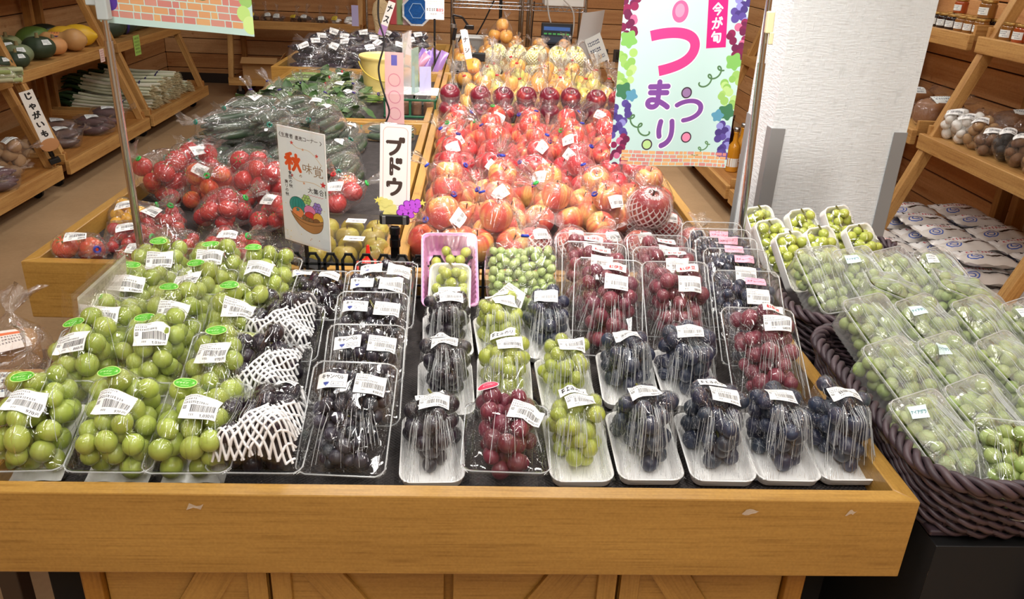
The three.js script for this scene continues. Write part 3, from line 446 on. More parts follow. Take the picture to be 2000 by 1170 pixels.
/* one packed bunch. pose = [x, y, z, yaw, tilt]: the front-bottom edge of the pack */
function grapePack(name, label, pose, k) {
  seed(k.seed); const t = thing(name, label, 'grapes', [pose[0], pose[1], pose[2]], pose[3], k.group); t.rotation.x = pose[4];
  const { w, l, tray = 'foam', h = 0.022 } = k, zc = -l / 2, inner = new THREE.Group();
  const trayMesh = tray === 'foam' ? part('foam_tray', cached('f' + w + l + h, () => foamTrayG(w, l, h)), k.trayMat || MAT.foam, t, [0, 0, zc]) : tray === 'ribbed' ? part('clear_tray', cached('r' + w + l + h, () => ribbedTrayG(w, l, h)), k.trayMat || MAT.clearTray, t, [0, 0, zc]) : part('clear_tray', cached('c' + w + l + h, () => clearTrayG(w, l, h)), k.trayMat || MAT.clearTray, t, [0, 0, zc]);
  if (tray !== 'foam') part('tray_rim', cached('rim' + w + l + h, () => rimG(w + 0.008, l + 0.008, h)), k.rimMat || MAT.clearRim, t, [0, 0, zc]);
  const bw = w * (k.bw ?? 0.92), bl = l * (k.bl ?? 0.92), base = 0.006;
  const B = packBerries(k.n, bw, bl, k.r, k); for (const b of B) b.z += k.dz ?? 0;
  if (k.liner) part('tray_liner', gridG(12, 14, (u, v) => [(u - 0.5) * (w - 0.03), 0.004 + 0.0015 * Math.sin(u * 60) + 0.001 * Math.sin(v * 40), (v - 0.5) * (l - 0.02)]), MAT.paper, t, [0, 0, zc]);
  addBunch(t, B, k.mats, zc, base, k.el);
  const mem = membrane(B, w, l, h + (k.rimUp ?? 0.001), 14, 18, { base, it: k.it ?? 40, lift: k.lift, floorK: k.floorK, fold: k.fold ?? 0.0009 });
  const at = (x, z) => mem.at(x, z - zc);
  if (k.hood) { // a clear bag standing over the tray
    part('film_hood', mem.geo(), MAT.filmSmooth, t, [0, 0, zc]);
    const hd = mem.at(0, -l * 0.25) ; part('film_peak', gridG(10, 4, (u, v) => { const x = (u - 0.5) * w * (0.95 - 0.25 * v); return [x, lerp(mem.at(x * 0.9, -l * 0.38), hd + 0.012 + 0.010 * Math.sin(u * 9 + k.seed), v), -l * 0.40 - 0.028 * v + 0.004 * Math.sin(u * 14)]; }), MAT.filmSmooth, t, [0, 0, zc]);
  } else part('film', mem.geo(), k.film || MAT.filmTight, t, [0, 0, zc]);
  if (k.glintPleats) part('film_pleat_glints', glintPleatsG(mem.at, w, l, k.glintPleats, k.pz0 ?? -0.01, l / 2 - 0.004, k.fan ?? 0.35), MAT.clearRim, t, [0, 0, zc]);  // whitish pleats whose pale tone imitates highlights on the film
  if (k.net) part('foam_net', foamNet((x, z) => mem.at(x, z) - 0.003, -w / 2 + 0.008, w / 2 - 0.008, -l / 2 + 0.008, l / 2 - 0.006, 0.0135, 0.0026, k.net), netMat, t, [0, 0, zc]);
  for (const s of k.stickers || []) sticker(t, at, s.name || 'price_label', s.mat, s.x, zc + s.z, s.w, s.h, s.rot || 0, s.oval);
  return t;
}
const PL = (price, x, z, rot = 0, w = 0.056, h = 0.04) => ({ mat: priceLabel(price), x, z, w, h, rot });
const SG = (mat, x, z, w, h, rot = 0, name = 'name_label', oval = false) => ({ mat, x, z, w, h, rot, name, oval });
{ // green muscat packs, three columns running back from the front rail
  const colNames = ['the column by the acrylic sign', 'the middle green column', 'the column beside netted grapes'];
  const spots = [[0, [[-0.715, -1.095, 0.06, '970'], [-0.712, -1.29, 0.08, '860'], [-0.722, -1.415, 0.1, '870'], [-0.735, -1.575, 0.05, '1,080'], [-0.728, -1.725, 0.08, '1,080']]],
    [1, [[-0.575, -1.095, 0.0, '970'], [-0.604, -1.325, 0.05, '1,030'], [-0.601, -1.455, 0.06, '980'], [-0.608, -1.6, 0.0, '1,080'], [-0.6, -1.735, 0.1, '1,080']]],
    [2, [[-0.452, -1.095, 0.03, '1,030'], [-0.463, -1.275, 0.04, '970'], [-0.482, -1.46, 0.05, '1,080'], [-0.492, -1.69, -0.08, '1,190']]]];
  for (const [c, list] of spots) list.forEach(([x, z, yaw, price], i) => grapePack('grape_pack', `hooded pack of green grapes, ${ORD[i]} from the rail in ${colNames[c]}`, [x, 0.703 + (i ? 0.004 : 0), z, yaw, i ? 0.36 : 0.3],
    { seed: 1000 + c * 20 + i, group: 'green muscat grape packs', w: 0.132, l: 0.185, h: 0.05, tray: 'clear', r: 0.0184, n: 37, mats: BERRY.green, hood: true, glintPleats: 5, pz0: -0.07, fan: 0.6, liner: true, bw: 0.96, bl: 0.96, taper: 0.12, heap: 0.5, el: 1.14, it: 60, rimUp: 0.002,
      stickers: [PL(price, rr(-0.012, 0.02), 0.012, rr(-0.05, 0.15), 0.06, 0.042), SG(SIGN.greenOval, rr(-0.025, 0), -0.042, 0.04, 0.024, rr(-0.1, 0.1), 'variety_sticker', true)] }));
}
{ // netted black grapes
  const keepD = (x, z) => z > 0.018 - x * 0.85 || Math.abs(x) > 0.056 || z > 0.05;
  [[[-0.347, 0.703, -1.094, 0.0, 0.16], '1', 'nearest the front rail'], [[-0.385, 0.703, -1.29, 0.04, 0.28], '2', 'second from the front rail'], [[-0.392, 0.703, -1.475, 0.04, 0.28], '3', 'third from the front rail']].forEach(([pose, q, txt], i) =>
    grapePack('grape_pack', `clear pack of black grapes in white foam netting, ${['first', 'second', 'third'][i]} from the front rail`, pose, { seed: 1100 + i, group: 'netted black grape packs', w: 0.148, l: 0.165, h: 0.045, tray: 'clear', r: 0.0185, n: 36, glintPleats: 8, mats: BERRY.black, bw: 0.94, bl: 0.9, taper: 0.1, film: MAT.filmSmooth, net: keepD, it: 50,
      stickers: i ? [] : [PL('980', 0.03, -0.07, 0.35, 0.05, 0.026)] }));
  grapePack('grape_pack', 'clear pack of small black grapes without netting behind the netted ones', [-0.37, 0.703, -1.67, 0.0, 0.24], { seed: 1110, group: 'black grape packs', w: 0.14, l: 0.18, h: 0.045, tray: 'clear', r: 0.0125, n: 60, mats: BERRY.black, film: MAT.filmSmooth, stickers: [PL('430', 0.03, -0.05, 0.05, 0.046, 0.03), SG(SIGN.campbell, -0.035, -0.055, 0.046, 0.022)] });
}
{ // tall clear trays of small black grapes
  const E = [[-0.209, 0.703, -1.122, -0.056, 0.6], [-0.2, 0.703, -1.272, 0.0, 0.62], [-0.207, 0.703, -1.43, 0.0, 0.62], [-0.212, 0.703, -1.56, 0.0, 0.55], [-0.205, 0.703, -1.655, 0.0, 0.43]];
  E.forEach((pose, i) => grapePack('grape_pack', `propped clear tray of small black grapes with two labels, ${ORD[i]} from the front rail`, pose, { seed: 1200 + i, group: 'propped black grape trays', w: 0.14, l: 0.2, h: 0.04, tray: 'clear', r: 0.0122, n: 72, glintPleats: 16, mats: BERRY.slate, film: MAT.filmSmooth, heap: 0.1, taper: 0.3, it: 90, rimUp: 0.004,
    stickers: [PL('430', 0.033, -0.052, 0.04, 0.052, 0.038), SG(SIGN.campbell, -0.032, -0.055, 0.052, 0.027, 0)] }));
}
{ // white foam trays
  const foam = (label, pose, mats, price, seedN, o = {}) => grapePack('grape_tray', label, pose, { seed: seedN, group: o.group || 'wrapped grape trays', w: 0.108, l: 0.176, h: 0.02, r: o.r ?? 0.015, n: o.n ?? 38, mats, film: MAT.filmTight, taper: 0.4, oval: true, bw: 1.02, bl: 0.9, dz: -0.012, el: o.el ?? 1.08, it: 46, floorK: 0.9, fold: 0.0016, glintPleats: 34, pz0: 0.004,
    stickers: [PL(price, rr(-0.008, 0.012), o.lz ?? -0.025, rr(-0.1, 0.15), 0.052, 0.037), ...(o.sign ? [SG(o.sign, -0.005, (o.lz ?? -0.025) - 0.034, 0.05, o.sh ?? 0.02, rr(-0.1, 0.1))] : [])], ...o.k });
  foam('foam tray of black grapes by the front rail next to the red pack', [-0.058, 0.703, -1.098, 0.05, 0.12], BERRY.black, '1,600', 1301, { sign: SIGN.nagano, sh: 0.03 });
  foam('foam tray of black grapes, second from the front rail behind the first', [-0.042, 0.703, -1.306, 0.06, 0.12], BERRY.black, '1,200', 1302, { sign: SIGN.minori });
  foam('foam tray of black grapes just in front of the pink tray', [-0.046, 0.703, -1.538, 0.07, 0.1], BERRY.black, '900', 1303, { sign: SIGN.minori });
  foam('foam tray of yellow-green grapes tucked behind the red grape pack', [0.07, 0.703, -1.325, 0.0, 0.15], BERRY.lime, '860', 1304, { sign: SIGN.minori });
  foam('foam tray of yellow-green grapes in front of the blue-tied bag', [0.075, 0.703, -1.531, 0.1, 0.1], BERRY.lime, '900', 1305, { sign: SIGN.minori });
  foam('foam tray of yellow-green grapes against the front rail', [0.196, 0.703, -1.105, 0.04, 0.12], BERRY.lime, '700', 1306, { sign: SIGN.minori, sh: 0.024 });
  foam('foam tray of yellow-green grapes, second from the rail beside dark blue ones', [0.198, 0.703, -1.322, 0.06, 0.12], BERRY.lime, '700', 1307);
  foam('small foam tray of dark blue grapes beside the red clear trays', [0.178, 0.703, -1.54, 0.08, 0.2], BERRY.blue, '950', 1308);
  const kn = ['980', '830', '780', '850'], kp = [[0.315, -1.112, 0.023], [0.44, -1.111, 0.0], [0.556, -1.114, 0.0], [0.668, -1.118, 0.02]];
  kp.forEach(([x, z, y], i) => foam(['foam tray of dark blue grapes at the rail next to yellow-green ones', 'foam tray of dark blue grapes at the rail with a second paper slip', 'foam tray of dark blue grapes at the rail before the single red tray', 'foam tray of dark blue grapes in the corner of the rail'][i], [x, 0.703, z, y, 0.14], BERRY.blue, kn[i], 1310 + i, { n: 42, r: 0.0155, k: { w: 0.114 }, sign: i === 1 ? SIGN.minori : null }));
  foam('foam tray of dark blue grapes priced 580 in the second row', [0.322, 0.703, -1.351, -0.02, 0.14], BERRY.blue, '580', 1315, { n: 40, r: 0.0155, k: { w: 0.114 } });
  foam('foam tray of dark blue grapes in the second row before the red tray', [0.448, 0.703, -1.355, 0.03, 0.18], BERRY.blue, '980', 1316, { n: 42, r: 0.016, k: { w: 0.118 } });
  grapePack('grape_pack', 'clear lidded pack of large wine-red grapes with an oval sticker', [0.063, 0.703, -1.102, -0.04, 0.12], { seed: 1320, group: 'red grape packs', w: 0.142, l: 0.17, h: 0.045, tray: 'clear', r: 0.0165, n: 34, mats: BERRY.wine, hood: true, glintPleats: 6, bw: 0.8, taper: 0.4, stickers: [PL('1,600', 0.032, 0.0, 0.3, 0.058, 0.04), SG(SIGN.redOval, -0.035, -0.055, 0.04, 0.022, -0.35, 'variety_sticker', true)] });
}
{ // propped clear trays of red grapes and dark grapes
  const tall = (label, pose, mats, sign, price, sd, grp, o = {}) => grapePack('grape_pack', label, pose, { seed: sd, group: grp, w: 0.146, l: 0.222, h: 0.038, glintPleats: 22, tray: 'clear', r: o.r ?? 0.0166, n: o.n ?? 44, mats, film: MAT.filmTight, heap: 0.1, taper: 0.35, it: 80, rimUp: 0.004, bl: 0.88, stickers: [SG(sign, 0.012, -0.078, 0.046, 0.02, 0.05), PL(price, 0.012, -0.038, 0.05, 0.052, 0.038)] });
  const rg = 'propped red grape trays', dg = 'propped dark grape trays';
  tall('propped clear tray of red grapes behind the small blue tray, front of its row', [0.301, 0.703, -1.573, -0.08, 0.8], BERRY.red, SIGN.benizu, '580', 1401, rg);
  tall('propped clear tray of red grapes, second in the row nearer the blue-tied bag', [0.288, 0.703, -1.69, -0.05, 0.75], BERRY.red, SIGN.benizu, '580', 1402, rg);
  tall('propped clear tray of red grapes, last in the row nearer the blue-tied bag', [0.28, 0.703, -1.765, -0.05, 0.72], BERRY.red, SIGN.benizu, '580', 1403, rg);
  tall('propped clear tray of red grapes between two rows of trays, front of its row', [0.466, 0.703, -1.568, 0.04, 0.8], BERRY.red, SIGN.benizu, '580', 1404, rg);
  tall('propped clear tray of red grapes, second in the row next to the dark trays', [0.462, 0.703, -1.67, 0.0, 0.75], BERRY.red, SIGN.benizu, '580', 1405, rg);
  tall('propped clear tray of red grapes, last in the row next to the dark trays', [0.466, 0.703, -1.765, 0.0, 0.72], BERRY.red, SIGN.benizu, '580', 1406, rg);
  tall('propped clear tray of red grapes alone beside the table edge', [0.6, 0.703, -1.36, -0.03, 0.56], BERRY.red, SIGN.benizu, '580', 1407, rg);
  [[0.622, -1.535, 0.72], [0.63, -1.665, 0.8], [0.625, -1.735, 0.85], [0.62, -1.79, 0.92], [0.605, -1.835, 1.0]].forEach(([x, z, a], i) => tall(`propped clear tray of dark grapes with a pink label, ${ORD[i]} behind the single red tray`, [x, 0.703, z, 0, a], BERRY.blue, SIGN.steuben, '430', 1410 + i, dg, { r: 0.0125, n: 66 }));
}
{ // pink tray, white tray in it, and the tied bag of small green grapes
  const pink = new THREE.MeshPhysicalMaterial({ color: 0xe9a6d6, roughness: 0.4, side: THREE.DoubleSide });
  grapePack('grape_tray', 'deep pink tray of green grapes standing by the black fence', [-0.052, 0.703, -1.79, 0.06, 0.72], { seed: 1501, w: 0.128, l: 0.19, h: 0.06, tray: 'ribbed', r: 0.014, n: 18, mats: BERRY.lime, film: MAT.filmSmooth, floorK: 0.4, it: 120, rimUp: 0.002 }).children[0].material = pink;
  grapePack('grape_tray', 'white tray of green grapes priced 850 leaning on the pink tray', [-0.052, 0.703, -1.7, 0.0, 0.62], { seed: 1502, group: 'wrapped grape trays', w: 0.098, l: 0.165, h: 0.035, r: 0.0135, n: 22, mats: BERRY.lime, film: MAT.filmTight, it: 60, stickers: [PL('850', 0.0, 0.015, 0, 0.052, 0.04)] });
}
console.log('grapes ready');
// ---------------------------------------------------------------- bagged produce
const FIB = []; for (let i = 0; i < 140; i++) { const y = 1 - (2 * (i + 0.5)) / 140, r = Math.sqrt(1 - y * y), a = i * 2.399963; FIB.push(V(Math.cos(a) * r, y, Math.sin(a) * r)); }
// S: list of [x, y, z, r]; a tight sheet round them that gathers towards `tie` and flares out beyond it
function bagSurface(S, o = {}) {
  const c = S.reduce((s, q) => s.add(V(q[0], q[1], q[2])), V(0, 0, 0)).multiplyScalar(1 / S.length), pad = o.pad ?? 0.004;
  const sup = FIB.map((d) => { let m = -9; for (const q of S) m = Math.max(m, (q[0] - c.x) * d.x + (q[1] - c.y) * d.y + (q[2] - c.z) * d.z + q[3]); return m + pad; });
  const rad = (d) => { let m = 9; for (let i = 0; i < FIB.length; i++) { const k = d.dot(FIB[i]); if (k > 0.08) m = Math.min(m, sup[i] / k); } return m; };
  return { c, rad, point: (d, lift = 0) => c.clone().add(d.clone().multiplyScalar(rad(d) + lift)) };
}
function bagFilmG(S, o = {}) {
  const bs = bagSurface(S, o), c = bs.c, axis = V(...(o.tie || [0, 1, 0])).normalize();
  const up = Math.abs(axis.y) > 0.9 ? V(1, 0, 0) : V(0, 1, 0), e1 = new THREE.Vector3().crossVectors(axis, up).normalize(), e2 = new THREE.Vector3().crossVectors(axis, e1);
  const R0 = bs.rad(axis), neck = o.neck ?? 0.035, tieP = c.clone().add(axis.clone().multiplyScalar(R0 + neck)), nu = o.nu ?? 30, nb = o.nb ?? 13, tuft = o.tuft ?? 0.06, ph0 = rnd() * 6, k1 = 5 + Math.floor(rnd() * 4), k2 = 9 + Math.floor(rnd() * 5);
  const rings = [], th0 = 0.5, minY = o.minY ?? -9;
  const wr = o.wrinkle ?? 0.004;
  for (let j = 0; j <= nb; j++) { const th = Math.PI - (Math.PI - th0) * (j / nb), ring = []; for (let i = 0; i < nu; i++) { const f = (i / nu) * Math.PI * 2, d = axis.clone().multiplyScalar(Math.cos(th)).add(e1.clone().multiplyScalar(Math.sin(th) * Math.cos(f))).add(e2.clone().multiplyScalar(Math.sin(th) * Math.sin(f))); const fold = j > 0 ? wr * (0.25 + 1.2 * (j / nb) ** 2) * (Math.sin(f * k1 + ph0) + 0.8 * Math.sin(f * k2 - ph0 + j * 0.4)) * 0.6 + (rnd() - 0.5) * wr * 0.8 : 0; const p = c.clone().add(d.multiplyScalar(bs.rad(d) + Math.abs(fold) * 0.3 + fold * 0.5)); if (p.y < minY) p.y = minY; ring.push([p.x, p.y, p.z]); } rings.push(ring); }
  const last = rings[rings.length - 1].slice();
  for (const t of [0.45, 0.85, 1]) { const ring = []; for (let i = 0; i < nu; i++) { const f = (i / nu) * Math.PI * 2, q = V(...last[i]), rf = 1 + 0.35 * Math.sin(f * k2 + ph0); const target = tieP.clone().add(e1.clone().multiplyScalar(0.006 * rf * Math.cos(f))).add(e2.clone().multiplyScalar(0.006 * rf * Math.sin(f))); const p = q.lerp(target, Math.pow(t, 0.8)); ring.push([p.x, p.y, p.z]); } rings.push(ring); }
  const lean = V(rr(-1, 1), rr(-0.6, 0.4), rr(-1, 1)).multiplyScalar(0.35);
  for (let t = 1; t <= 4; t++) { const ring = [], k = t / 4; for (let i = 0; i < nu; i++) { const f = (i / nu) * Math.PI * 2, r = 0.005 + tuft * 0.62 * Math.pow(k, 0.8) * (0.55 + 0.45 * Math.sin(f * 2 + ph0) ** 2) * (1 + 0.4 * Math.sin(f * k2 + ph0 + t)), q = tieP.clone().add(axis.clone().add(lean.clone().multiplyScalar(k)).multiplyScalar(tuft * k * (1 + 0.15 * Math.sin(f * 3 + ph0)))).add(e1.clone().multiplyScalar(r * Math.cos(f))).add(e2.clone().multiplyScalar(r * 0.55 * Math.sin(f))); ring.push([q.x, Math.max(q.y, minY), q.z]); } rings.push(ring); }
  const g = loftG(rings); return { g, tieP, axis, bs };
}
const tapeG = new THREE.TorusGeometry(0.0075, 0.0035, 5, 10), TAPE = { blue: std(0x2238a8, 0.4), green: std(0x2fae4a, 0.4), teal: std(0x12806a, 0.4), red: std(0xc5242c, 0.4), purple: std(0x3a2a78, 0.4) };
function bagPatch(bs, dir, w, h, spin = 0, lift = 0.003) {
  const d0 = V(...dir).normalize(); let r = new THREE.Vector3().crossVectors(V(0, 1, 0), d0); if (r.length() < 0.2) r = V(1, 0, 0); r.normalize(); let u = new THREE.Vector3().crossVectors(d0, r); const c = Math.cos(spin), s = Math.sin(spin), r2 = r.clone().multiplyScalar(c).add(u.clone().multiplyScalar(s)), u2 = u.clone().multiplyScalar(c).sub(r.clone().multiplyScalar(s)), R = bs.rad(d0);
  return gridG(5, 4, (a, b) => { const q = d0.clone().multiplyScalar(R).add(r2.clone().multiplyScalar((a - 0.5) * w)).add(u2.clone().multiplyScalar((b - 0.5) * h)), d = q.clone().normalize(), p = bs.point(d, lift); return [p.x, p.y, p.z]; });
}
function bag(name, label, category, pos, yaw, items, o = {}) {
  const t = thing(name, label, category, pos, yaw, o.group); const S = [];
  for (const it of items) { const m = part(it.name, it.geo, it.mat, t, it.p, it.rot); if (it.s) m.scale.set(...(Array.isArray(it.s) ? it.s : [it.s, it.s, it.s])); if (it.sub) it.sub(m); for (const q of it.S) S.push(q); }
  const f = bagFilmG(S, { minY: 0.001, ...o });
  part('bag_film', f.g, o.film || MAT.filmBag, t);
  if (o.tape) { const tm = part('tie', tapeG, TAPE[o.tape], t); tm.position.copy(f.tieP); tm.quaternion.setFromUnitVectors(V(0, 0, 1), f.axis); }
  for (const L of o.labels || []) part('price_label', bagPatch(f.bs, L.dir, L.w ?? 0.05, L.h ?? 0.036, L.spin ?? 0), L.mat, t);
  return t;
}
// fruit shapes, unit radius
function lathe(pts, n = 18) { return new THREE.LatheGeometry(pts.map((p) => new THREE.Vector2(Math.max(p[0], 0.0001), p[1])), n); }
const appleG = lathe([[0.0, -0.72], [0.12, -0.8], [0.3, -0.88], [0.52, -0.84], [0.78, -0.6], [0.95, -0.2], [1.0, 0.12], [0.94, 0.46], [0.76, 0.74], [0.52, 0.86], [0.3, 0.84], [0.14, 0.7], [0.04, 0.55], [0, 0.5]], 20);
const tallAppleG = lathe([[0.0, -0.85], [0.14, -0.95], [0.32, -1.0], [0.5, -0.95], [0.72, -0.62], [0.9, -0.1], [0.98, 0.3], [0.92, 0.66], [0.72, 0.94], [0.48, 1.04], [0.28, 0.98], [0.12, 0.82], [0, 0.66]], 20);
const pearG = lathe([[0.0, -0.76], [0.2, -0.86], [0.5, -0.82], [0.8, -0.58], [0.97, -0.2], [1.0, 0.08], [0.95, 0.4], [0.76, 0.7], [0.46, 0.84], [0.22, 0.82], [0.08, 0.72], [0, 0.66]], 20);
const tomatoG = new THREE.SphereGeometry(1, 14, 10), stemG = new THREE.CylinderGeometry(0.05, 0.035, 0.5, 5).translate(0, 0.82, 0);
function skin(s, base, over, o = {}) { // vertical blush streaks and speckles
  const n1 = noiseGrid(32, s), n2 = noiseGrid(64, s + 1);
  const t = dataTex(256, 128, (u, v) => { const st = n1(u * 32, v * 2 + 1) * 0.5 + n2(u * 64, v * 3) * 0.3, patch = n1(u * 4, v * 3), k = clamp((st * (o.streak ?? 0.9) + patch * 1.1 - (o.cut ?? 0.75)) * 1.8 + (o.add ?? 0), 0, 1), sp = n2(u * 64, v * 48) > 0.93 ? 0.35 : 0, top = clamp((v - 0.86) * 7, 0, 1) * (o.top ?? 0.6); return [0, 1, 2].map((c) => lerp(lerp(lerp(base[c], over[c], k), [222, 190, 120][c], sp * (o.speck ?? 0.5)), [176, 160, 74][c], top)); });
  return new THREE.MeshPhysicalMaterial({ map: t, roughness: o.rough ?? 0.3, clearcoat: 0.3, clearcoatRoughness: 0.15 });
}
const AP = {
  orange: [skin(801, [222, 176, 92], [206, 74, 56], { cut: 0.6 }), skin(803, [226, 168, 96], [196, 62, 56], { cut: 0.5 })],
  red: [skin(811, [206, 70, 56], [168, 22, 36], { cut: 0.45, top: 0.3 }), skin(813, [212, 96, 70], [178, 26, 40], { cut: 0.3, top: 0.3 })],
  stripe: [skin(821, [232, 172, 92], [204, 56, 48], { cut: 0.55, streak: 1.2 }), skin(823, [228, 150, 86], [196, 50, 52], { cut: 0.45, streak: 1.2 })],
  dark: [skin(831, [150, 46, 56], [92, 22, 40], { cut: 0.4, top: 0.2 }), skin(833, [178, 70, 62], [110, 26, 44], { cut: 0.4, top: 0.2 })],
  pink: [skin(841, [214, 120, 100], [176, 54, 64], { cut: 0.5 })],
  gold: [skin(851, [228, 180, 84], [220, 146, 50], { cut: 0.5, top: 0.1, speck: 0.9, rough: 0.45 })],
  yellowgreen: [skin(861, [206, 200, 92], [222, 190, 84], { cut: 0.6, top: 0.3 }), skin(863, [190, 196, 90], [214, 200, 100], { cut: 0.6, top: 0.3 })],
  olive: [skin(871, [172, 162, 62], [150, 128, 44], { cut: 0.6, top: 0.1, speck: 0.8, rough: 0.45 })],
};
const woodyStem = std(0x4a3318, 0.8);
function fruit(name, geo, mat, p, r, rot, stem = true) { return { name, geo, mat, p, s: r, rot, S: [[p[0], p[1], p[2], r]], sub: stem ? (m) => part('stem', stemG, woodyStem, m) : null }; }
function cluster(n, r, kindGeo, mats, name) { // 1 to 5 fruits resting on y = 0
  const a0 = rnd() * 6.28, out = [], tilt = () => [rr(-0.5, 0.9), rr(0, 6), rr(-0.6, 0.6)];
  const base = n === 1 ? [[0, 0]] : n === 2 ? [[-r * 0.99, 0], [r * 0.99, 0]] : [0, 1, 2].map((k) => [Math.cos(a0 + k * 2.094) * r * 1.16, Math.sin(a0 + k * 2.094) * r * 1.16]);
  base.forEach(([x, z]) => { const R = r * rr(0.94, 1.04); out.push(fruit(name, kindGeo, pick(mats), [x, R, z], R, tilt())); });
  if (n >= 4) { const R = r * rr(0.94, 1.02); out.push(fruit(name, kindGeo, pick(mats), [rr(-0.2, 0.2) * r, r + R * 1.55, rr(-0.2, 0.2) * r], R, tilt())); }
  return out;
}
const sphereNet = (lo, hi, n, rT) => { const L = []; for (const s of [1, -1]) for (let k = 0; k < n; k++) { const pts = []; for (let q = 0; q <= 14; q++) { const th = lo + (hi - lo) * (q / 14), f = (k / n) * 6.2832 + s * (q / 14) * 2.4 * 14 / n; pts.push(V(Math.sin(th) * Math.cos(f) * 1.05, Math.cos(th) * 0.93, Math.sin(th) * Math.sin(f) * 1.05)); } L.push(new THREE.TubeGeometry(new THREE.CatmullRomCurve3(pts), 20, rT, 4)); } return merge(L); };
const netG = sphereNet(0.5, 2.7, 16, 0.042), netGfull = sphereNet(0.25, 2.8, 18, 0.042), netPink = std(0xf3e4e4, 0.6), netCream = std(0xf0ecd8, 0.6);

{ // apple rows: z, kind, geometry, radius, price label kind, words
  const rows = [
    [-2.20, 'orange', 0.05, 'the row by the grapes', [-0.125, 0.03]], [-2.41, 'orange', 0.049, 'the second row', [-0.12, 0.06, 0.235, 0.41]], [-2.62, 'orange', 0.048, 'the third row', [-0.12, 0.06, 0.235, 0.41, 0.59]],
    [-2.84, 'red', 0.043, 'the nearer red row', [-0.13, 0.04, 0.21, 0.38, 0.585]], [-3.05, 'red', 0.043, 'the farther red row', [-0.13, 0.05, 0.22, 0.39, 0.58]], [-3.26, 'stripe', 0.045, 'the nearest striped row', [-0.12, 0.06, 0.235, 0.41, 0.59]],
    [-3.47, 'stripe', 0.046, 'the middle striped row', [-0.13, 0.05, 0.225, 0.4, 0.58]], [-3.665, 'stripe', 0.044, 'the farthest striped row', [-0.12, 0.06, 0.235, 0.41, 0.59]]];
  let sd = 2000;
  rows.forEach(([z, kind, r, where, xs], j) => xs.forEach((x, i) => {
    seed(sd++); const it = cluster(4, r, appleG, AP[kind], 'apple'), tieDir = [rr(-0.7, 0.7), rr(0.5, 1), rr(-0.2, 0.9)];
    bag('apple_bag', `bag of ${kind === 'orange' ? 'blushed orange' : kind === 'red' ? 'bright red' : 'red striped'} apples, ${ORD[i]} from the tomatoes in ${where}`, 'apples', [x * 0.93 + 0.03, 0.702, z + rr(-0.015, 0.015)], rr(-0.2, 0.2), it,
      { group: 'bagged apples', tie: tieDir, neck: rr(0.01, 0.03), tuft: rr(0.05, 0.075), tape: pick(['blue', 'green', 'blue', 'purple']), labels: rnd() < 0.55 ? [{ dir: [rr(-0.6, 0.6), rr(0.5, 0.9), rr(0.4, 0.9)], mat: rnd() < 0.3 ? SIGN.applePink : priceLabel(pick(['500', '450'])), spin: rr(-0.8, 0.8), w: 0.052, h: 0.038 }] : [] });
  }));
  // netted apples
  [[0.18, -2.205, 0.047, netG], [0.288, -2.2, 0.047, netG], [0.39, -2.2, 0.046, netG], [0.525, -2.29, 0.062, netGfull, 0.072], [0.6, -2.37, 0.05, netG], [0.5, -2.42, 0.05, netG], [0.49, -2.2, 0.046, netG], [0.655, -2.24, 0.045, netG]].forEach(([x, z, r, ng, up = 0], i) => {
    seed(2200 + i); const big = r > 0.06, f = fruit('apple', appleG, AP.pink[0], [0, r * 0.93, 0], r, [rr(-0.1, 0.5), rr(0, 6), rr(-0.2, 0.2)]), sub = f.sub; f.sub = (m) => { sub(m); part('foam_net', ng, netPink, m); }; f.S[0][3] = r * 1.08;
    bag('apple_bag', big ? 'large apple in tight white foam netting beside the dark grape trays' : `single pink apple in foam netting, ${ORD[i]} counted from the pink tray side`, 'apples', [x, 0.702 + up, z], 0, [f], { group: 'netted apples', tie: [rr(-0.5, 0.5), 0.6, -0.9], neck: 0.012, tuft: 0.045, labels: big ? [] : [{ dir: [rr(0, 0.4), 0.8, 0.75], mat: priceLabel('350'), w: 0.046, h: 0.032, spin: rr(-0.2, 0.3) }] });
  });
  // dark apples with upright tufts, then yellow-green fruit, then pears
  [-0.13, 0.03, 0.14, 0.25, 0.365, 0.48, 0.60, 0.70].forEach((x, i) => { seed(2300 + i); bag('apple_bag', `dark red apple bag with upright tuft, ${ORD[i]} from the yellow bucket side`, 'apples', [x, 0.702, -4.0 + rr(-0.03, 0.03)], 0, [fruit('apple', tallAppleG, pick(AP.dark), [0, 0.053, 0], 0.054, [rr(0.2, 0.7), rr(0, 6), 0]), fruit('apple', tallAppleG, pick(AP.dark), [rr(-0.02, 0.02), 0.053, -0.1], 0.052, [0.4, rr(0, 6), 0.2]), fruit('apple', tallAppleG, pick(AP.dark), [rr(-0.01, 0.01), 0.125, -0.03], 0.053, [0.5, rr(0, 6), 0])], { group: 'dark apple bags', tie: [rr(-0.15, 0.15), 1, -0.3], neck: 0.045, tuft: 0.075, tape: null, film: MAT.filmCrumple }); });
  let n = 0; for (const [z, xs] of [[-4.3, [-0.02, 0.12, 0.27, 0.42, 0.57, 0.69]], [-4.58, [0.05, 0.2, 0.35, 0.5, 0.66]], [-4.86, [0.08, 0.24, 0.4, 0.55, 0.69]]]) for (const x of xs) { seed(2400 + n); bag('fruit_bag', `crinkled bag of yellow-green apples, ${ORD[xs.indexOf(x)]} along the ${ORD[n < 6 ? 0 : n < 11 ? 1 : 2]} yellow row`, 'apples', [x, 0.702, z + rr(-0.02, 0.02)], rr(-0.3, 0.3), cluster(4, 0.043, appleG, rnd() < 0.6 ? AP.yellowgreen : AP.gold, 'apple'), { group: 'yellow-green apple bags', tie: [rr(-0.3, 0.3), 1, rr(-0.1, 0.6)], neck: 0.045, tuft: 0.08, tape: 'red', film: MAT.filmCrumple }); n++; }
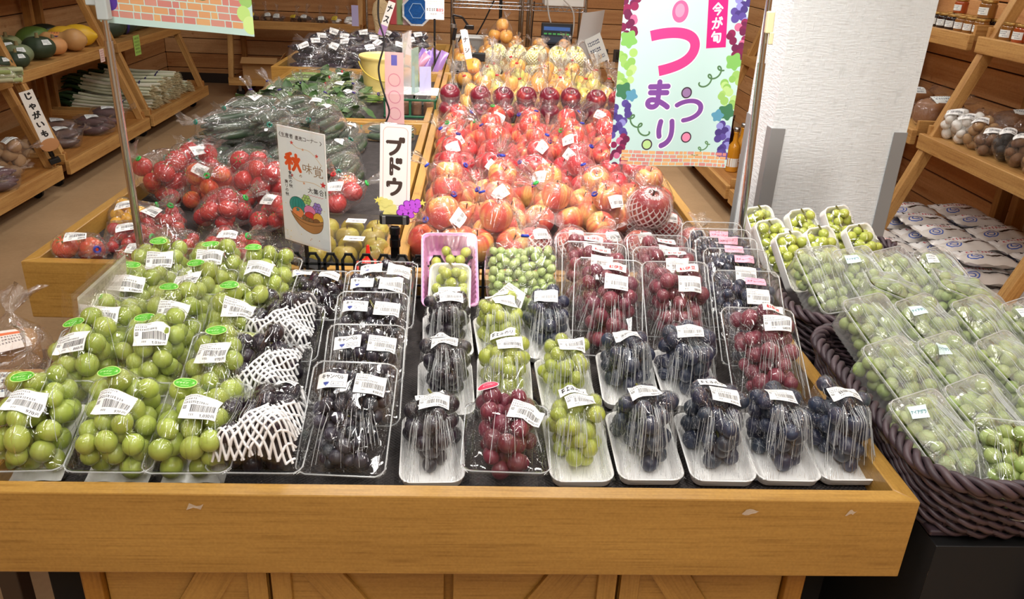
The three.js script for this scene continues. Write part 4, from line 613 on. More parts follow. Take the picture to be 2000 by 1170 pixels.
  n = 0; for (const [z, xs, r] of [[-5.1, [-0.02, 0.24, 0.42, 0.6], 0.05]]) for (const x of xs) { seed(2450 + n); bag('pear_bag', `bag of golden round pears, ${ORD[n]} along the row behind the yellow-green apples`, 'pears', [x, 0.702, z], 0, cluster(4, r, pearG, AP.gold, 'pear'), { group: 'golden pear bags', tie: [rr(-0.3, 0.3), 0.9, -0.5], neck: 0.03, tuft: 0.06, tape: 'red' }); n++; }
  [[0.1, -5.45], [0.24, -5.45], [0.38, -5.48], [0.52, -5.45], [0.66, -5.47], [0.13, -5.66], [0.27, -5.66], [0.41, -5.68], [0.55, -5.66], [0.69, -5.7]].forEach(([x, z], i) => { seed(2470 + i); const r = 0.058, it = [fruit('pear', pearG, AP.yellowgreen[1], [0, r * 0.9, 0], r, [rr(-0.2, 0.3), rr(0, 6), 0]), fruit('pear', pearG, AP.yellowgreen[1], [rr(-0.02, 0.02), r * 2.45, 0], r * 0.98, [rr(0, 0.5), rr(0, 6), 0])]; for (const f of it) { const s0 = f.sub; f.sub = (m) => { s0(m); part('foam_net', netG, netCream, m); }; } bag('pear_bag', `pears in cream foam netting, ${ORD[i % 5]} in the ${i < 5 ? 'nearer' : 'farther'} netted row`, 'pears', [x, 0.702, z], 0, it, { group: 'netted pear bags', tie: [rr(-0.4, 0.4), 0.8, -0.6], neck: 0.02, tuft: 0.05 }); });
  n = 0; for (const [z, xs] of [[-5.95, [-0.09, 0.1, 0.29, 0.48, 0.67]], [-6.2, [-0.1, 0.09, 0.28, 0.47, 0.66]], [-6.46, [0.1, 0.29, 0.48, 0.67]]]) for (const x of xs) { seed(2500 + n); bag('pear_bag', `bag of orange-skinned pears, ${ORD[n % 5]} along the ${['nearest', 'middle', 'farthest'][Math.floor(n / 5)]} orange row by the back`, 'pears', [x, 0.702, z], rr(0, 3), cluster(4, 0.047, pearG, AP.gold, 'pear'), { group: 'orange pear bags', tie: [rr(-0.6, 0.6), 0.8, rr(-0.5, 0.2)], neck: 0.015, tuft: 0.04 }); n++; }
  seed(2600); bag('pear_bag', 'tall bag of orange pears crowning the pile by the wire rack', 'pears', [0.19, 0.83, -6.33], 0, cluster(4, 0.05, pearG, AP.gold, 'pear'), { group: 'orange pear bags', tie: [0.2, 0.9, -0.4], neck: 0.02, tuft: 0.05 });
}
{ // tomatoes
  const red = [skin(881, [190, 52, 42], [170, 34, 36], { cut: 0.6, top: 0, speck: 0.1, rough: 0.25 }), skin(883, [182, 40, 38], [158, 28, 38], { cut: 0.6, top: 0, speck: 0.1, rough: 0.25 })], orangeT = [skin(885, [222, 130, 60], [206, 70, 46], { cut: 0.6, top: 0.1, speck: 0.1, rough: 0.25 })], yellow = [skin(887, [232, 178, 40], [222, 160, 30], { top: 0, speck: 0.1, rough: 0.25 })];
  const calyxG = merge([0, 1, 2, 3, 4].map((k) => { const g = new THREE.ConeGeometry(0.13, 0.6, 4); g.scale(1, 1, 0.3); g.rotateX(1.25); g.translate(0, 0.98, 0.24); g.rotateY(k * 1.2566); return g; }));
  const green = std(0x4f7a2c, 0.6);
  const T = [[-1.03, -2.06, 'round', 3, 0.034, 'mixed orange and red tomatoes at the tray corner', 'blue'], [-0.9, -2.03, 'round', 2, 0.033, 'ripe tomatoes beside the corner bag with a blue tie', 'blue'], [-0.97, -2.2, 'small', 14, 0.019, 'small crimson tomatoes with a white label by the side rail', 'green'], [-0.93, -2.33, 'small', 14, 0.019, 'small crimson tomatoes behind the pole', 'green'], [-1.05, -2.40, 'yellow', 8, 0.021, 'yellow tomatoes against the side rail', 'green'], [-0.83, -2.14, 'small', 12, 0.02, 'small red tomatoes with a green tie near the front rail', 'green'], [-0.68, -2.15, 'small', 12, 0.02, 'small red tomatoes lying alone near the poster foot', 'green'], [-0.77, -2.38, 'round', 8, 0.032, 'round tomatoes in the middle of the front heap', 'green'], [-0.6, -2.38, 'round', 8, 0.031, 'round tomatoes behind the autumn poster edge', 'green'],
    [-1.03, -2.62, 'round', 5, 0.034, 'plump tomatoes with two labels by the side rail', 'green'], [-0.86, -2.58, 'round', 5, 0.034, 'plump tomatoes heaped at the centre of the table', 'green'], [-0.69, -2.6, 'round', 5, 0.034, 'plump tomatoes in front of the cucumbers', 'red'], [-0.96, -2.78, 'round', 5, 0.034, 'plump tomatoes in the back heap by the cucumbers', 'red'], [-0.78, -2.78, 'round', 5, 0.034, 'plump tomatoes in the back heap near the poster top', 'red'], [-0.44, -2.55, 'round', 3, 0.034, 'orange-red tomatoes beside the poster with a green tie', 'green'], [-0.45, -2.73, 'round', 3, 0.034, 'red tomatoes beside the poster with a red tie', 'red']];
  T.forEach(([x, z, kind, n, r, words, tape], i) => {
    seed(3000 + i); const items = [], mats = kind === 'yellow' ? yellow : kind === 'small' ? red : i % 5 === 0 ? orangeT : red;
    const B = packBerries(n === 5 ? 9 : n, r < 0.025 ? 0.14 : 0.17, r < 0.025 ? 0.13 : 0.15, r, { taper: 0, heap: 0.12, zc: 0 }); for (const b of B) items.push({ name: 'tomato', geo: tomatoG, mat: pick(mats), p: [b.x, b.y, b.z], s: [b.r, b.r * 0.9, b.r], rot: [rr(-1, 1), rr(0, 6), rr(-1, 1)], S: [[b.x, b.y, b.z, b.r]], sub: (m) => part('calyx', calyxG, green, m) });
    bag('tomato_bag', `clear bag of ${words}`, 'tomatoes', [x, 0.702, z], rr(-0.4, 0.4), items, { group: 'bagged tomatoes', tie: [rr(-0.2, 1), rr(0.1, 0.5), rr(0, 0.6)], neck: 0.02, tuft: 0.06, tape, film: MAT.filmCrumple, wrinkle: 0.007, labels: i % 2 === 0 || i < 5 ? [{ dir: [rr(-0.4, 0.2), 0.9, 0.5], mat: priceLabel('300'), spin: rr(-0.4, 0.4), w: 0.056, h: 0.036 }] : [] });
  });
}
// long vegetables: swept tubes with varying radius
function sweptG(pts, radii, n = 14, s = 9) { const c = new THREE.CatmullRomCurve3(pts.map((p) => V(...p))), F = c.computeFrenetFrames(n), rings = []; for (let i = 0; i <= n; i++) { const p = c.getPointAt(i / n), u = i / n * (radii.length - 1), k = Math.min(Math.floor(u), radii.length - 2), r = lerp(radii[k], radii[k + 1], u - k), ring = []; for (let j = 0; j < s; j++) { const a = -j / s * 6.2832; const q = p.clone().add(F.normals[i].clone().multiplyScalar(Math.cos(a) * r)).add(F.binormals[i].clone().multiplyScalar(Math.sin(a) * r)); ring.push([q.x, q.y, q.z]); } rings.push(ring); } return loftG(rings, true, true); }
const cucG = [0, 1, 2].map((k) => sweptG([[-0.1, 0, 0], [-0.03, 0.002, 0.008 + k * 0.004], [0.05, 0.002, 0.008], [0.1, 0, -0.004]], [0.006, 0.014, 0.016, 0.0165, 0.016, 0.013, 0.005]));
const eggG = sweptG([[-0.075, 0, 0], [-0.02, 0, 0.006], [0.03, 0, 0.008], [0.085, 0, 0]], [0.006, 0.026, 0.034, 0.032, 0.026, 0.019, 0.012]), eggCap = sweptG([[0.066, 0, 0.003], [0.09, 0, 0], [0.108, 0.003, 0]], [0.0195, 0.013, 0.005], 6, 8);
function longItem(name, geo, mat, p, rotY, half, r, sub, tiltZ = 0) { const S = []; for (const k of [-1, -0.5, 0, 0.5, 1]) S.push([p[0] + Math.cos(rotY) * half * k * Math.cos(tiltZ), p[1] + Math.sin(tiltZ) * half * k, p[2] - Math.sin(rotY) * half * k, r]); return { name, geo, mat, p, rot: [0, rotY, tiltZ], S, sub }; }
{
  const cucM = [skin(901, [38, 58, 36], [24, 42, 30], { top: 0, speck: 0.15, rough: 0.4 }), skin(903, [46, 68, 40], [28, 48, 32], { top: 0, speck: 0.15, rough: 0.4 })];
  const C = [[-1.02, -3.0, 0.9, 0], [-0.87, -3.02, 1.2, 0], [-1.02, -3.26, 0.7, 0], [-0.86, -3.28, 1.3, 0], [-0.71, -3.08, 1.1, 0], [-1.0, -3.54, 0.6, 0], [-0.84, -3.55, 1.2, 0], [-0.7, -3.34, 1.4, 0], [-0.55, -3.14, 1.2, 0], [-0.68, -3.58, 1.0, 0], [-0.54, -3.42, 1.5, 0], [-0.94, -3.14, 0.9, 0.105], [-0.38, -3.62, -0.1, 0], [-0.8, -3.18, 1.3, 0.105], [-0.93, -3.42, 0.7, 0.105], [-0.77, -3.45, 1.2, 0.105], [-0.62, -3.28, 1.3, 0.105], [-0.49, -2.93, 1.4, 0]];
  C.forEach(([x, z, a, up], i) => { seed(3200 + i); const it = [], lay = i === 12 ? [[3, 0], [2, 1]] : [[4, 0], [3, 1], [2, 2]]; for (const [n, L] of lay) for (let k = 0; k < n; k++) it.push(longItem('cucumber', pick(cucG), pick(cucM), [rr(-0.01, 0.01), 0.018 + L * 0.028, (k - (n - 1) / 2) * 0.036], rr(-0.08, 0.08), 0.09, 0.0165));
    bag('cucumber_bag', i === 12 ? 'bag of cucumbers lying alone at the back of the bare mat' : `bag of dark cucumbers, ${up ? ORD[Math.max(0, i - 12)] + ' on top of' : ORD[i % 12] + ' in'} the heap behind the tomatoes${i === 17 ? ' by the poster' : ''}`, 'cucumbers', [x, 0.702 + up, z], a, it, { group: 'bagged cucumbers', tie: [-1, 0.25, rr(-0.3, 0.6)], neck: 0.03, tuft: 0.055, tape: 'teal', film: i === 12 ? MAT.filmBag : MAT.filmCrumple, wrinkle: 0.007, labels: i % 2 === 0 ? [{ dir: [0.1, 1, 0.3], mat: priceLabel('200'), spin: rr(-0.3, 0.3) }] : [] }); });
  // eggplants
  const egM = [std(0x1b1420, 0.22, { clearcoat: 0.6 }), std(0x241a2a, 0.22, { clearcoat: 0.6 })], egC = std(0x2a1d28, 0.6);
  [[-1.12, -5.48], [-0.92, -5.5], [-0.72, -5.5], [-1.1, -5.76], [-0.9, -5.76], [-0.7, -5.74], [-1.12, -6.05], [-0.92, -6.05], [-0.72, -6.05], [-0.5, -6.0], [-1.08, -6.36], [-0.86, -6.36], [-0.64, -6.36], [-0.44, -6.34], [-0.52, -5.72]].forEach(([x, z], i) => { seed(3300 + i); const it = [], up = z < -5.6 ? 0.03 : 0; for (const [n, L] of [[3, 0], [2, 1], [1, 2]]) for (let k = 0; k < n; k++) it.push(longItem('eggplant', eggG, pick(egM), [rr(-0.01, 0.01), 0.034 + L * 0.056, (k - (n - 1) / 2) * 0.07], rr(-0.2, 0.2) + (rnd() < 0.5 ? Math.PI : 0), 0.06, 0.032, (m) => part('calyx', eggCap, egC, m)));
    bag('eggplant_bag', `bag of glossy black eggplants, ${ORD[i % 12]} counted from the greens${i > 11 ? ' in the far row' : ''}`, 'eggplants', [x, 0.702, z], rr(-0.5, 0.5), it, { group: 'bagged eggplants', tie: [pick([-1, 1]), 0.5, rr(-0.4, 0.8)], neck: 0.03, tuft: 0.06, labels: [{ dir: [rr(-0.3, 0.3), 1, 0.4], mat: priceLabel('200'), spin: rr(-0.5, 0.5), w: 0.06, h: 0.04 }] }); });
}
{ // leafy greens: stalk bundles and leaves in sleeves
  const stalkM = [std(0x9db85a, 0.5), std(0x7ea23f, 0.5), std(0x5f8a34, 0.5)], leafM = [0x42632f, 0x5a7a42, 0x34522a].map((c) => new THREE.MeshPhysicalMaterial({ color: c, roughness: 0.6, side: THREE.DoubleSide, transmission: 0.15, thickness: 0 }));
  const stalkG = [0, 1, 2].map((k) => sweptG([[-0.14, 0, 0], [-0.05, 0.004, 0.004 * (k - 1)], [0.05, 0.003, 0.006 * (k - 1)], [0.14, 0.008, 0]], [0.004, 0.0065, 0.006, 0.004, 0.002], 8, 6));
  const leafG = [0, 1, 2].map((k) => gridG(6, 4, (u, v) => { const w = Math.max(0, Math.sin(u * 3.1415)) ** 0.7 * 0.026, t = (v - 0.5) * 2; return [u * 0.085 - 0.01, 0.012 * Math.sin(u * 3 + k) + Math.abs(t) * 0.006 * (k - 1) + 0.003 * Math.sin(u * 12 + v * 5), t * w]; }));
  const bundle = (n, leaves, len) => { const it = []; for (let k = 0; k < n; k++) { const y = 0.008 + Math.floor(k / 7) * 0.011, z = ((k % 7) - 3) * 0.013 + rr(-0.004, 0.004); it.push(longItem('stalk', pick(stalkG), pick(stalkM), [rr(-0.02, 0.02), y, z], rr(-0.06, 0.06), 0.12, 0.008)); } for (let k = 0; k < leaves; k++) { const p = [rr(-0.01, 0.12), rr(0.012, 0.06), rr(-0.055, 0.055)]; it.push({ name: 'leaf', geo: pick(leafG), mat: pick(leafM), p, rot: [rr(-0.7, 0.7), rr(-1.2, 1.2), rr(-0.2, 0.9)], S: [[p[0], p[1], p[2], 0.018]] }); } return it; };
  const leafy = (leaves) => { const it = []; for (let k = 0; k < leaves; k++) { const a = rr(0, 6.28), r = rr(0, 0.06), p = [Math.cos(a) * r * 1.3, rr(0.02, 0.085), Math.sin(a) * r]; it.push({ name: 'leaf', geo: pick(leafG), mat: pick(leafM), p, rot: [rr(-1, 1), rr(0, 6), rr(-0.6, 0.9)], S: [[p[0], p[1], p[2], 0.024]] }); } return it; };
  const G = [[-1.08, -3.98, 0.6, 1, 'deep green leaves at the tray corner'], [-0.93, -3.97, 1.4, 1, 'round spinach-like leaves with an upright purple tie'], [-0.77, -3.96, 0.1, 1, 'broad round leaves against the front rail'], [-0.62, -3.98, 0.4, 1, 'small dark leaves with a paper slip'], [-1.02, -4.2, 0.3, 1, 'dark leaves below two white labels'], [-0.85, -4.2, 0.9, 1, 'light leaves at the centre of the greens'], [-1.03, -4.45, 0.05, 0, 'long pale stalks by the side rail'], [-0.8, -4.42, 0.3, 0, 'green beans and stalks beside the bare mat'], [-0.65, -4.5, -0.5, 0, 'pale-rooted stems near the yellow bucket'], [-1.0, -4.68, 0.0, 0, 'thick green stalks, second bundle from the leaves'], [-0.78, -4.7, 0.1, 0, 'green stalks with red ties near the bucket'], [-1.02, -4.92, 0.0, 0, 'flat green stalks, third bundle from the leaves'], [-0.8, -4.95, 0.0, 0, 'flat green stalks beside the eggplants'], [-0.98, -5.14, 0.0, 0, 'long green stalks touching the eggplant table'], [-0.66, -4.22, 0.5, 1, 'mixed pods and leaves by the bare mat']];
  G.forEach(([x, z, a, lf, words], i) => { seed(3400 + i); bag('greens_bag', `clear sleeve of ${words}`, 'greens', [x, 0.702, z], a, lf ? leafy(34) : bundle(21, 6), { group: 'bagged greens', tie: lf ? [rr(-0.3, 0.8), 0.8, -0.2] : [1, 0.25, 0.1], neck: 0.03, tuft: 0.055, film: MAT.filmCrumple, wrinkle: 0.007, tape: lf ? 'purple' : i % 2 ? 'red' : 'purple', labels: i % 2 === 0 ? [{ dir: [0, 1, 0.4], mat: priceLabel('150'), spin: rr(-0.5, 0.5), w: 0.05, h: 0.036 }] : [] }); });
}
console.log('bags ready');
// ---------------------------------------------------------------- bag of small green grapes with a blue tie
{
  seed(4001); const B = packBerries(150, 0.165, 0.19, 0.0105, { taper: 0.1, heap: 0.2, zc: 0 }), items = B.map((b) => ({ name: 'grape', geo: berryG, mat: pick(BERRY.pale), p: [b.x, b.y + 0.004, b.z], s: b.r, rot: [rr(0, 6), rr(0, 6), 0], S: [[b.x, b.y + 0.004, b.z, b.r]] }));
  const t = bag('grape_bag', 'wide clear bag of small green grapes closed with a blue tie', 'grapes', [0.118, 0.79, -1.77], 0.03, items, { minY: -0.02, tie: [0.05, 0.25, -1], neck: 0.02, tuft: 0.05, tape: 'blue', wrinkle: 0.006, labels: [{ dir: [-0.5, 0.7, 0.75], mat: priceLabel('900'), w: 0.058, h: 0.046 }] }); t.rotation.x = 0.92;
}
// ---------------------------------------------------------------- grapes in the baskets
{
  const base = { w: 0.122, l: 0.165, h: 0.07, tray: 'ribbed', trayMat: MAT.milkyTray, glintPleats: 20, pz0: -0.08, fan: 0, r: 0.0135, n: 50, mats: BERRY.pale, film: MAT.filmMilky, it: 70, rimUp: 0.003, heap: 0.2, floorK: 0.5, group: 'pale green grape packs in the baskets' };
  let n = 0; const go = (list, y, words) => list.forEach(([x, z, yaw, a], i) => { seed(4100 + n); const lb = n % 2 === 0; grapePack('grape_pack', `ribbed pack of pale grapes, ${ORD[i]} from the table in ${words}`, [x, y, z, yaw, a * 0.72], { ...base, seed: 4100 + n, stickers: lb ? [SG(n % 4 ? SIGN.blank : SIGN.niagara, -0.03, -0.05, 0.03, 0.024, 0.3)] : [] }); n++; });
  go([[0.83, -1.1, 0.45, 0.72], [0.965, -1.16, 0.5, 0.68], [1.1, -1.16, 0.5, 0.7]], 0.7, 'the row behind the foremost'); go([[0.845, -1.26, 0.5, 0.75], [0.97, -1.29, 0.5, 0.72], [1.095, -1.3, 0.55, 0.7], [1.21, -1.3, 0.5, 0.7]], 0.725, 'the middle row, near basket'); go([[0.86, -1.41, 0.45, 0.78], [0.98, -1.42, 0.55, 0.74], [1.1, -1.42, 0.5, 0.74], [1.21, -1.42, 0.5, 0.72]], 0.75, 'the back row, near basket');
  grapePack('grape_pack', 'ribbed clear pack of pale green grapes lying foremost in the near basket', [0.915, 0.69, -1.04, -0.2, 0.66], { ...base, h: 0.045, glintPleats: 8, trayMat: MAT.clearTray, seed: 4150, film: MAT.filmSmooth, n: 40, stickers: [SG(SIGN.niagara, 0.042, -0.02, 0.034, 0.022, 0, 'name_label'), PL('360', 0.042, 0.04, 0.1, 0.042, 0.034)] });
  grapePack('grape_pack', 'ribbed clear pack of pale green grapes at the front beyond the foremost one', [1.08, 0.69, -1.05, 0.2, 0.62], { ...base, h: 0.045, seed: 4151 });
  go([[0.85, -1.7, 0.35, 0.95], [0.955, -1.71, 0.45, 0.85], [1.06, -1.72, 0.5, 0.8], [1.17, -1.73, 0.45, 0.78]], 0.745, 'the front row, far basket');
  [[1.05, -1.66, 1.35, 0.3], [1.22, -1.66, 1.3, 0.3]].forEach(([x, z, yaw, a], i) => grapePack('grape_pack', `ribbed pack of pale grapes lying crosswise in the far basket, ${ORD[i]} from the table`, [x, 0.755, z, yaw, a], { ...base, seed: 4170 + i }));
  const W = { w: 0.1, l: 0.16, h: 0.03, r: 0.0135, n: 22, mats: BERRY.lime, film: MAT.filmSmooth, it: 50, group: 'white grape trays in the far basket' };
  [[0.84, -2.1, 0.9], [0.83, -1.98, 0.9], [0.85, -1.88, 0.9], [0.95, -2.08, 0.95], [0.95, -1.93, 0.9], [1.07, -2.12, 0.95], [1.08, -1.97, 0.85]].forEach(([x, z, a], i) => grapePack('grape_tray', `white tray of yellow-green grapes propped by the column, ${ORD[i]} counted from the pole`, [x, 0.74, z, 0.45, a], { ...W, seed: 4180 + i, stickers: [SG(SIGN.blank, 0.035, -0.03, 0.03, 0.022, 0.2)] }));
}
// ---------------------------------------------------------------- pear packs on the bare mat
[[-0.345, -2.1, 0.702, 'nearer'], [-0.36, -2.25, 0.702, 'farther']].forEach(([x, z, y, w], i) => {
  seed(4300 + i); const t = thing('pear_pack', `clear hinged pack of olive pears beside the poster, ${w} of two`, 'pears', [x, y, z], -0.06, 'hinged pear packs');
  part('clear_tray', cached('pp', () => clearTrayG(0.24, 0.15, 0.035)), MAT.clearTray, t); for (let a = 0; a < 3; a++) for (let b = 0; b < 2; b++) { const f = part('pear', pearG, AP.olive[0], t, [(a - 1) * 0.074, 0.037, (b - 0.5) * 0.07], [rr(-0.2, 0.2), rr(0, 6), rr(-0.2, 0.2)]); f.scale.setScalar(0.035); part('stem', stemG, woodyStem, f); }
  part('clear_lid', loftG([roundRect(0.25, 0.16, 0.016, 0.036), roundRect(0.236, 0.146, 0.016, 0.06), roundRect(0.22, 0.13, 0.016, 0.078)], false, true), MAT.clearTray, t);
  part('price_label', gridG(2, 2, (u, v) => [0.02 + (u - 0.5) * 0.056, 0.0795, (0.5 - v) * 0.036]), priceLabel('400'), t);
});
// ---------------------------------------------------------------- black picket divider, red funnel, signs on stands
{
  const t = thing('plastic_divider', 'black plastic picket divider along the back of the grape table', 'divider', [0, 0.702, -1.885]);
  for (let k = 0; k < 12; k++) { const x = -0.44 + k * 0.044; part('picket', merge([boxG(0.008, 0.102, 0.005, 0.001).translate(-0.015, 0.051, 0), boxG(0.008, 0.102, 0.005, 0.001).translate(0.015, 0.051, 0), barBetween([-0.015, 0.1, 0], [-0.007, 0.114, 0], 0.006, 0.005, 0), barBetween([0.015, 0.1, 0], [0.007, 0.114, 0], 0.006, 0.005, 0), boxG(0.02, 0.006, 0.005, 0).translate(0, 0.115, 0), boxG(0.044, 0.006, 0.005, 0).translate(0, 0.088, 0)]), MAT.black, t, [x, 0, 0]); }
  part('rail', boxG(0.53, 0.006, 0.005, 0.001), MAT.black, t, [-0.198, 0.035, 0]); part('rail', boxG(0.53, 0.006, 0.005, 0.001), MAT.black, t, [-0.198, 0.004, 0]);
}
solo('funnel_cap', lathe([[0.036, 0], [0.038, 0.004], [0.034, 0.012], [0.014, 0.022], [0.007, 0.03], [0.004, 0.062], [0.001, 0.064], [0, 0.064]], 24), std(0xe02a1e, 0.35), 'small bright red funnel-shaped cap behind the black divider', 'cap', [-0.27, 0.751, -1.962]);
function clipStand(label, x, y, z, h, yaw) {
  const t = thing('clip_stand', label, 'stand', [x, y, z], yaw, 'black sign clips'); part('foot', boxG(0.06, 0.03, 0.045), MAT.black, t, [0, 0.015, 0]); part('neck', merge([boxG(0.022, h - 0.04, 0.018, 0.003).translate(0, 0.02 + (h - 0.04) / 2, 0), cyl(0.014, 0.014, 0.02, 12, h * 0.45), cyl(0.014, 0.014, 0.016, 12, h * 0.7)]), MAT.blackGloss, t); part('jaw', boxG(0.075, 0.026, 0.022, 0.004), MAT.black, t, [0, h, 0]);
  part('spring_plate', boxG(0.009, 0.022, 0.004, 0.001), MAT.steel, t, [-0.026, h, 0.0125]); part('spring_plate', boxG(0.009, 0.022, 0.004, 0.001), MAT.steel, t, [0.026, h, 0.0125]); return t;
}
const sheet = (tex, o = {}) => new THREE.MeshPhysicalMaterial({ map: tex, roughness: 0.4, side: THREE.DoubleSide, ...o });
{
  clipStand('black clip stand gripping the narrow white grape sign', -0.2, 0.751, -1.965, 0.135, 0);
  const [c, x] = canvas(260, 720); x.fillStyle = '#fbfaf8'; x.fillRect(0, 0, 260, 720); x.strokeStyle = '#d9a9a4'; x.lineWidth = 4; x.beginPath(); x.roundRect(28, 22, 204, 640, 40); x.stroke();
  [['ブ', 110], ['ド', 270], ['ウ', 440]].forEach(([g, y]) => glyph(x, g, 50, y, 150, 32, '#4b3b36', 0.9)); x.fillStyle = '#fff'; for (const [a, b] of [[70, 150], [100, 158], [96, 300], [98, 360], [76, 500]]) x.fillRect(a, b, 5, 18);
  const t = thing('grape_sign', 'tall narrow white hand-lettered grape sign with drawn grape bunches', 'sign', [-0.2, 0.905, -1.963], 0); t.rotation.z = -0.035;
  part('card', boxG(0.076, 0.222, 0.0015, 0), MAT.paper, t, [0, 0.111, -0.0012]); part('print', gridG(1, 1, (u, v) => [(u - 0.5) * 0.076, v * 0.222, 0]), sheet(texOf(c, true, false)), t);
  // cut-out paper grapes glued to the foot of the card
  const disc = (n, cx, cy, m, nm, z) => { const L = []; for (const [a, b, r] of n) { const g = new THREE.CircleGeometry(r, 14); g.translate(cx + a, cy + b, z + rnd() * 0.0008); L.push(g); } return part(nm, merge(L), m, t); }; seed(4400);
  const pts = []; [[3, 0.012], [4, 0.0], [4, -0.012], [3, -0.024], [2, -0.034]].forEach(([n, y], j) => { for (let i = 0; i < n; i++) pts.push([(i - (n - 1) / 2) * 0.0135 - j * 0.005 + 0.01, y + (i - 1) * 0.003, 0.0088]); });
  disc(pts, 0.034, 0.016, std(0x8a2fa6, 0.6), 'paper_grapes', 0.003); disc(pts.map((p) => [p[0] + 0.0006, p[1] + 0.0006, p[2] * 0.8]), 0.034, 0.016, std(0xcf5cf0, 0.6), 'paper_grape_faces', 0.005); disc(pts.map(([a, b, r]) => [-a * 0.8, b * 1.0, r * 0.9]), -0.014, 0.016, std(0xefe98e, 0.6), 'paper_grapes', 0.002);
  const st = new THREE.Shape(); for (let k = 0; k < 10; k++) { const a = k * 0.6283 + 0.3, r = k % 2 ? 0.004 : 0.0105; k ? st.lineTo(Math.cos(a) * r, Math.sin(a) * r) : st.moveTo(Math.cos(a) * r, Math.sin(a) * r); } const sg = new THREE.ShapeGeometry(st); part('paper_star', sg, std(0xf3ea72, 0.6), t, [0.07, 0.03, 0.004]); part('paper_star', sg, std(0xf3ea72, 0.6), t, [-0.042, 0.03, 0.004]);
}
{ // autumn poster
  const [c, x] = canvas(560, 1240); x.fillStyle = '#eef6fb'; x.fillRect(0, 0, 560, 1240); const ink = '#26262c';
  const star = (a, b, r, col) => { x.fillStyle = col; x.beginPath(); for (let k = 0; k < 10; k++) { const an = k * 0.6283 - 1.57, q = k % 2 ? r * 0.45 : r; x.lineTo(a + Math.cos(an) * q, b + Math.sin(an) * q); } x.fill(); };
  x.strokeStyle = ink; x.lineWidth = 6; x.beginPath(); x.moveTo(34, 44); x.lineTo(20, 70); x.lineTo(34, 96); x.stroke(); row(x, '生産者', 40, 46, 50, 5, ink, 1.02); row(x, '直売コーナー', 212, 52, 46, 5, ink, 1.0); x.beginPath(); x.moveTo(512, 62); x.lineTo(530, 84); x.lineTo(512, 106); x.stroke();
  x.strokeStyle = '#d9b98a'; x.lineWidth = 5; x.beginPath(); x.moveTo(170, 140); x.bezierCurveTo(260, 240, 340, 120, 460, 250); x.lineTo(520, 320); x.stroke(); x.beginPath(); x.moveTo(140, 500); x.bezierCurveTo(240, 600, 340, 470, 520, 560); x.stroke();
  star(168, 138, 24, '#d6453f'); star(300, 188, 18, '#dca07a'); star(464, 224, 24, '#d6453f'); star(146, 494, 22, '#c84a52'); star(290, 552, 18, '#e0a482'); star(524, 520, 38, '#d8323c');
  glyph(x, '秋', 70, 250, 190, 36, '#ee5a24'); glyph(x, 'の', 236, 462, 36, 5, '#8a6a4a'); glyph(x, '味', 280, 320, 120, 8, '#8c6c46'); glyph(x, '覚', 404, 326, 130, 8, '#8c6c46');
  column(x, '食欲の秋', 100, 450, 44, 5, ink, 1.1); column(x, '実りの秋', 46, 560, 42, 5, ink, 1.1); row(x, '大集合', 330, 580, 66, 6, ink, 1.02); glyph(x, '！', 510, 580, 76, 11, ink);
  x.strokeStyle = '#e06a80'; x.lineWidth = 4; x.beginPath(); for (let a = 330; a < 520; a += 4) x.lineTo(a, 668 + 5 * Math.sin(a * 0.18)); x.stroke();
  // drawn basket of produce
  const blob = (a, b, rx, ry, f, rot = 0) => { x.fillStyle = f; x.strokeStyle = '#3a3028'; x.lineWidth = 4; x.beginPath(); x.ellipse(a, b, rx, ry, rot, 0, 7); x.fill(); x.stroke(); };
  for (const [a, b] of [[290, 700], [326, 700], [272, 730], [308, 732], [344, 730], [290, 762], [330, 762]]) blob(a, b, 22, 22, '#b8dc84'); for (const [a, b] of [[420, 760], [456, 760], [402, 794], [438, 796], [472, 794], [420, 828], [458, 830], [444, 862]]) blob(a, b, 22, 22, '#a184dc');
  blob(190, 820, 100, 96, '#2f9c94'); x.strokeStyle = '#1c6a66'; for (const k of [-60, -25, 15, 55]) { x.beginPath(); x.ellipse(190, 820, Math.abs(k), 92, 0, 1.57, 4.71, k > 0); x.stroke(); }
  blob(340, 850, 72, 62, '#f08cc0'); blob(190, 900, 72, 60, '#f2935a'); star(190, 866, 34, '#2c8a86'); blob(340, 920, 70, 60, '#dc3a3a'); blob(440, 920, 60, 70, '#eebb4c'); for (const [a, b] of [[270, 950], [310, 966], [350, 968]]) blob(a, b, 30, 40, '#8a6a46'); blob(420, 960, 44, 40, '#8a5a38');
  x.fillStyle = '#b98452'; x.strokeStyle = '#4a3420'; x.lineWidth = 5; x.beginPath(); x.moveTo(96, 900); x.quadraticCurveTo(300, 1030, 500, 930); x.quadraticCurveTo(500, 1080, 360, 1100); x.quadraticCurveTo(180, 1090, 96, 900); x.fill(); x.stroke(); x.beginPath(); x.moveTo(112, 940); x.quadraticCurveTo(300, 1062, 496, 970); x.stroke();
  seed(4500); for (let k = 0; k < 26; k++) { x.fillStyle = pick(['#c98a6a', '#e8d88a', '#8a7a6a']); x.beginPath(); x.ellipse(rr(30, 530), pick([rr(1120, 1220), rr(640, 900)]), 7, 4, rr(0, 3), 0, 7); if (rnd() < 0.6) x.fill(); }
  const t = thing('autumn_poster', 'pale blue hand-drawn autumn harvest poster with fruit basket, in a clear sleeve', 'poster', [-0.425, 0.752, -1.965], -0.62);
  part('stand_post', boxG(0.008, 0.07, 0.008, 0.001), MAT.black, t, [-0.01, 0.034, -0.006]); part('stand_foot', boxG(0.09, 0.006, 0.05, 0.001), MAT.black, t, [0, 0.003, -0.006]);
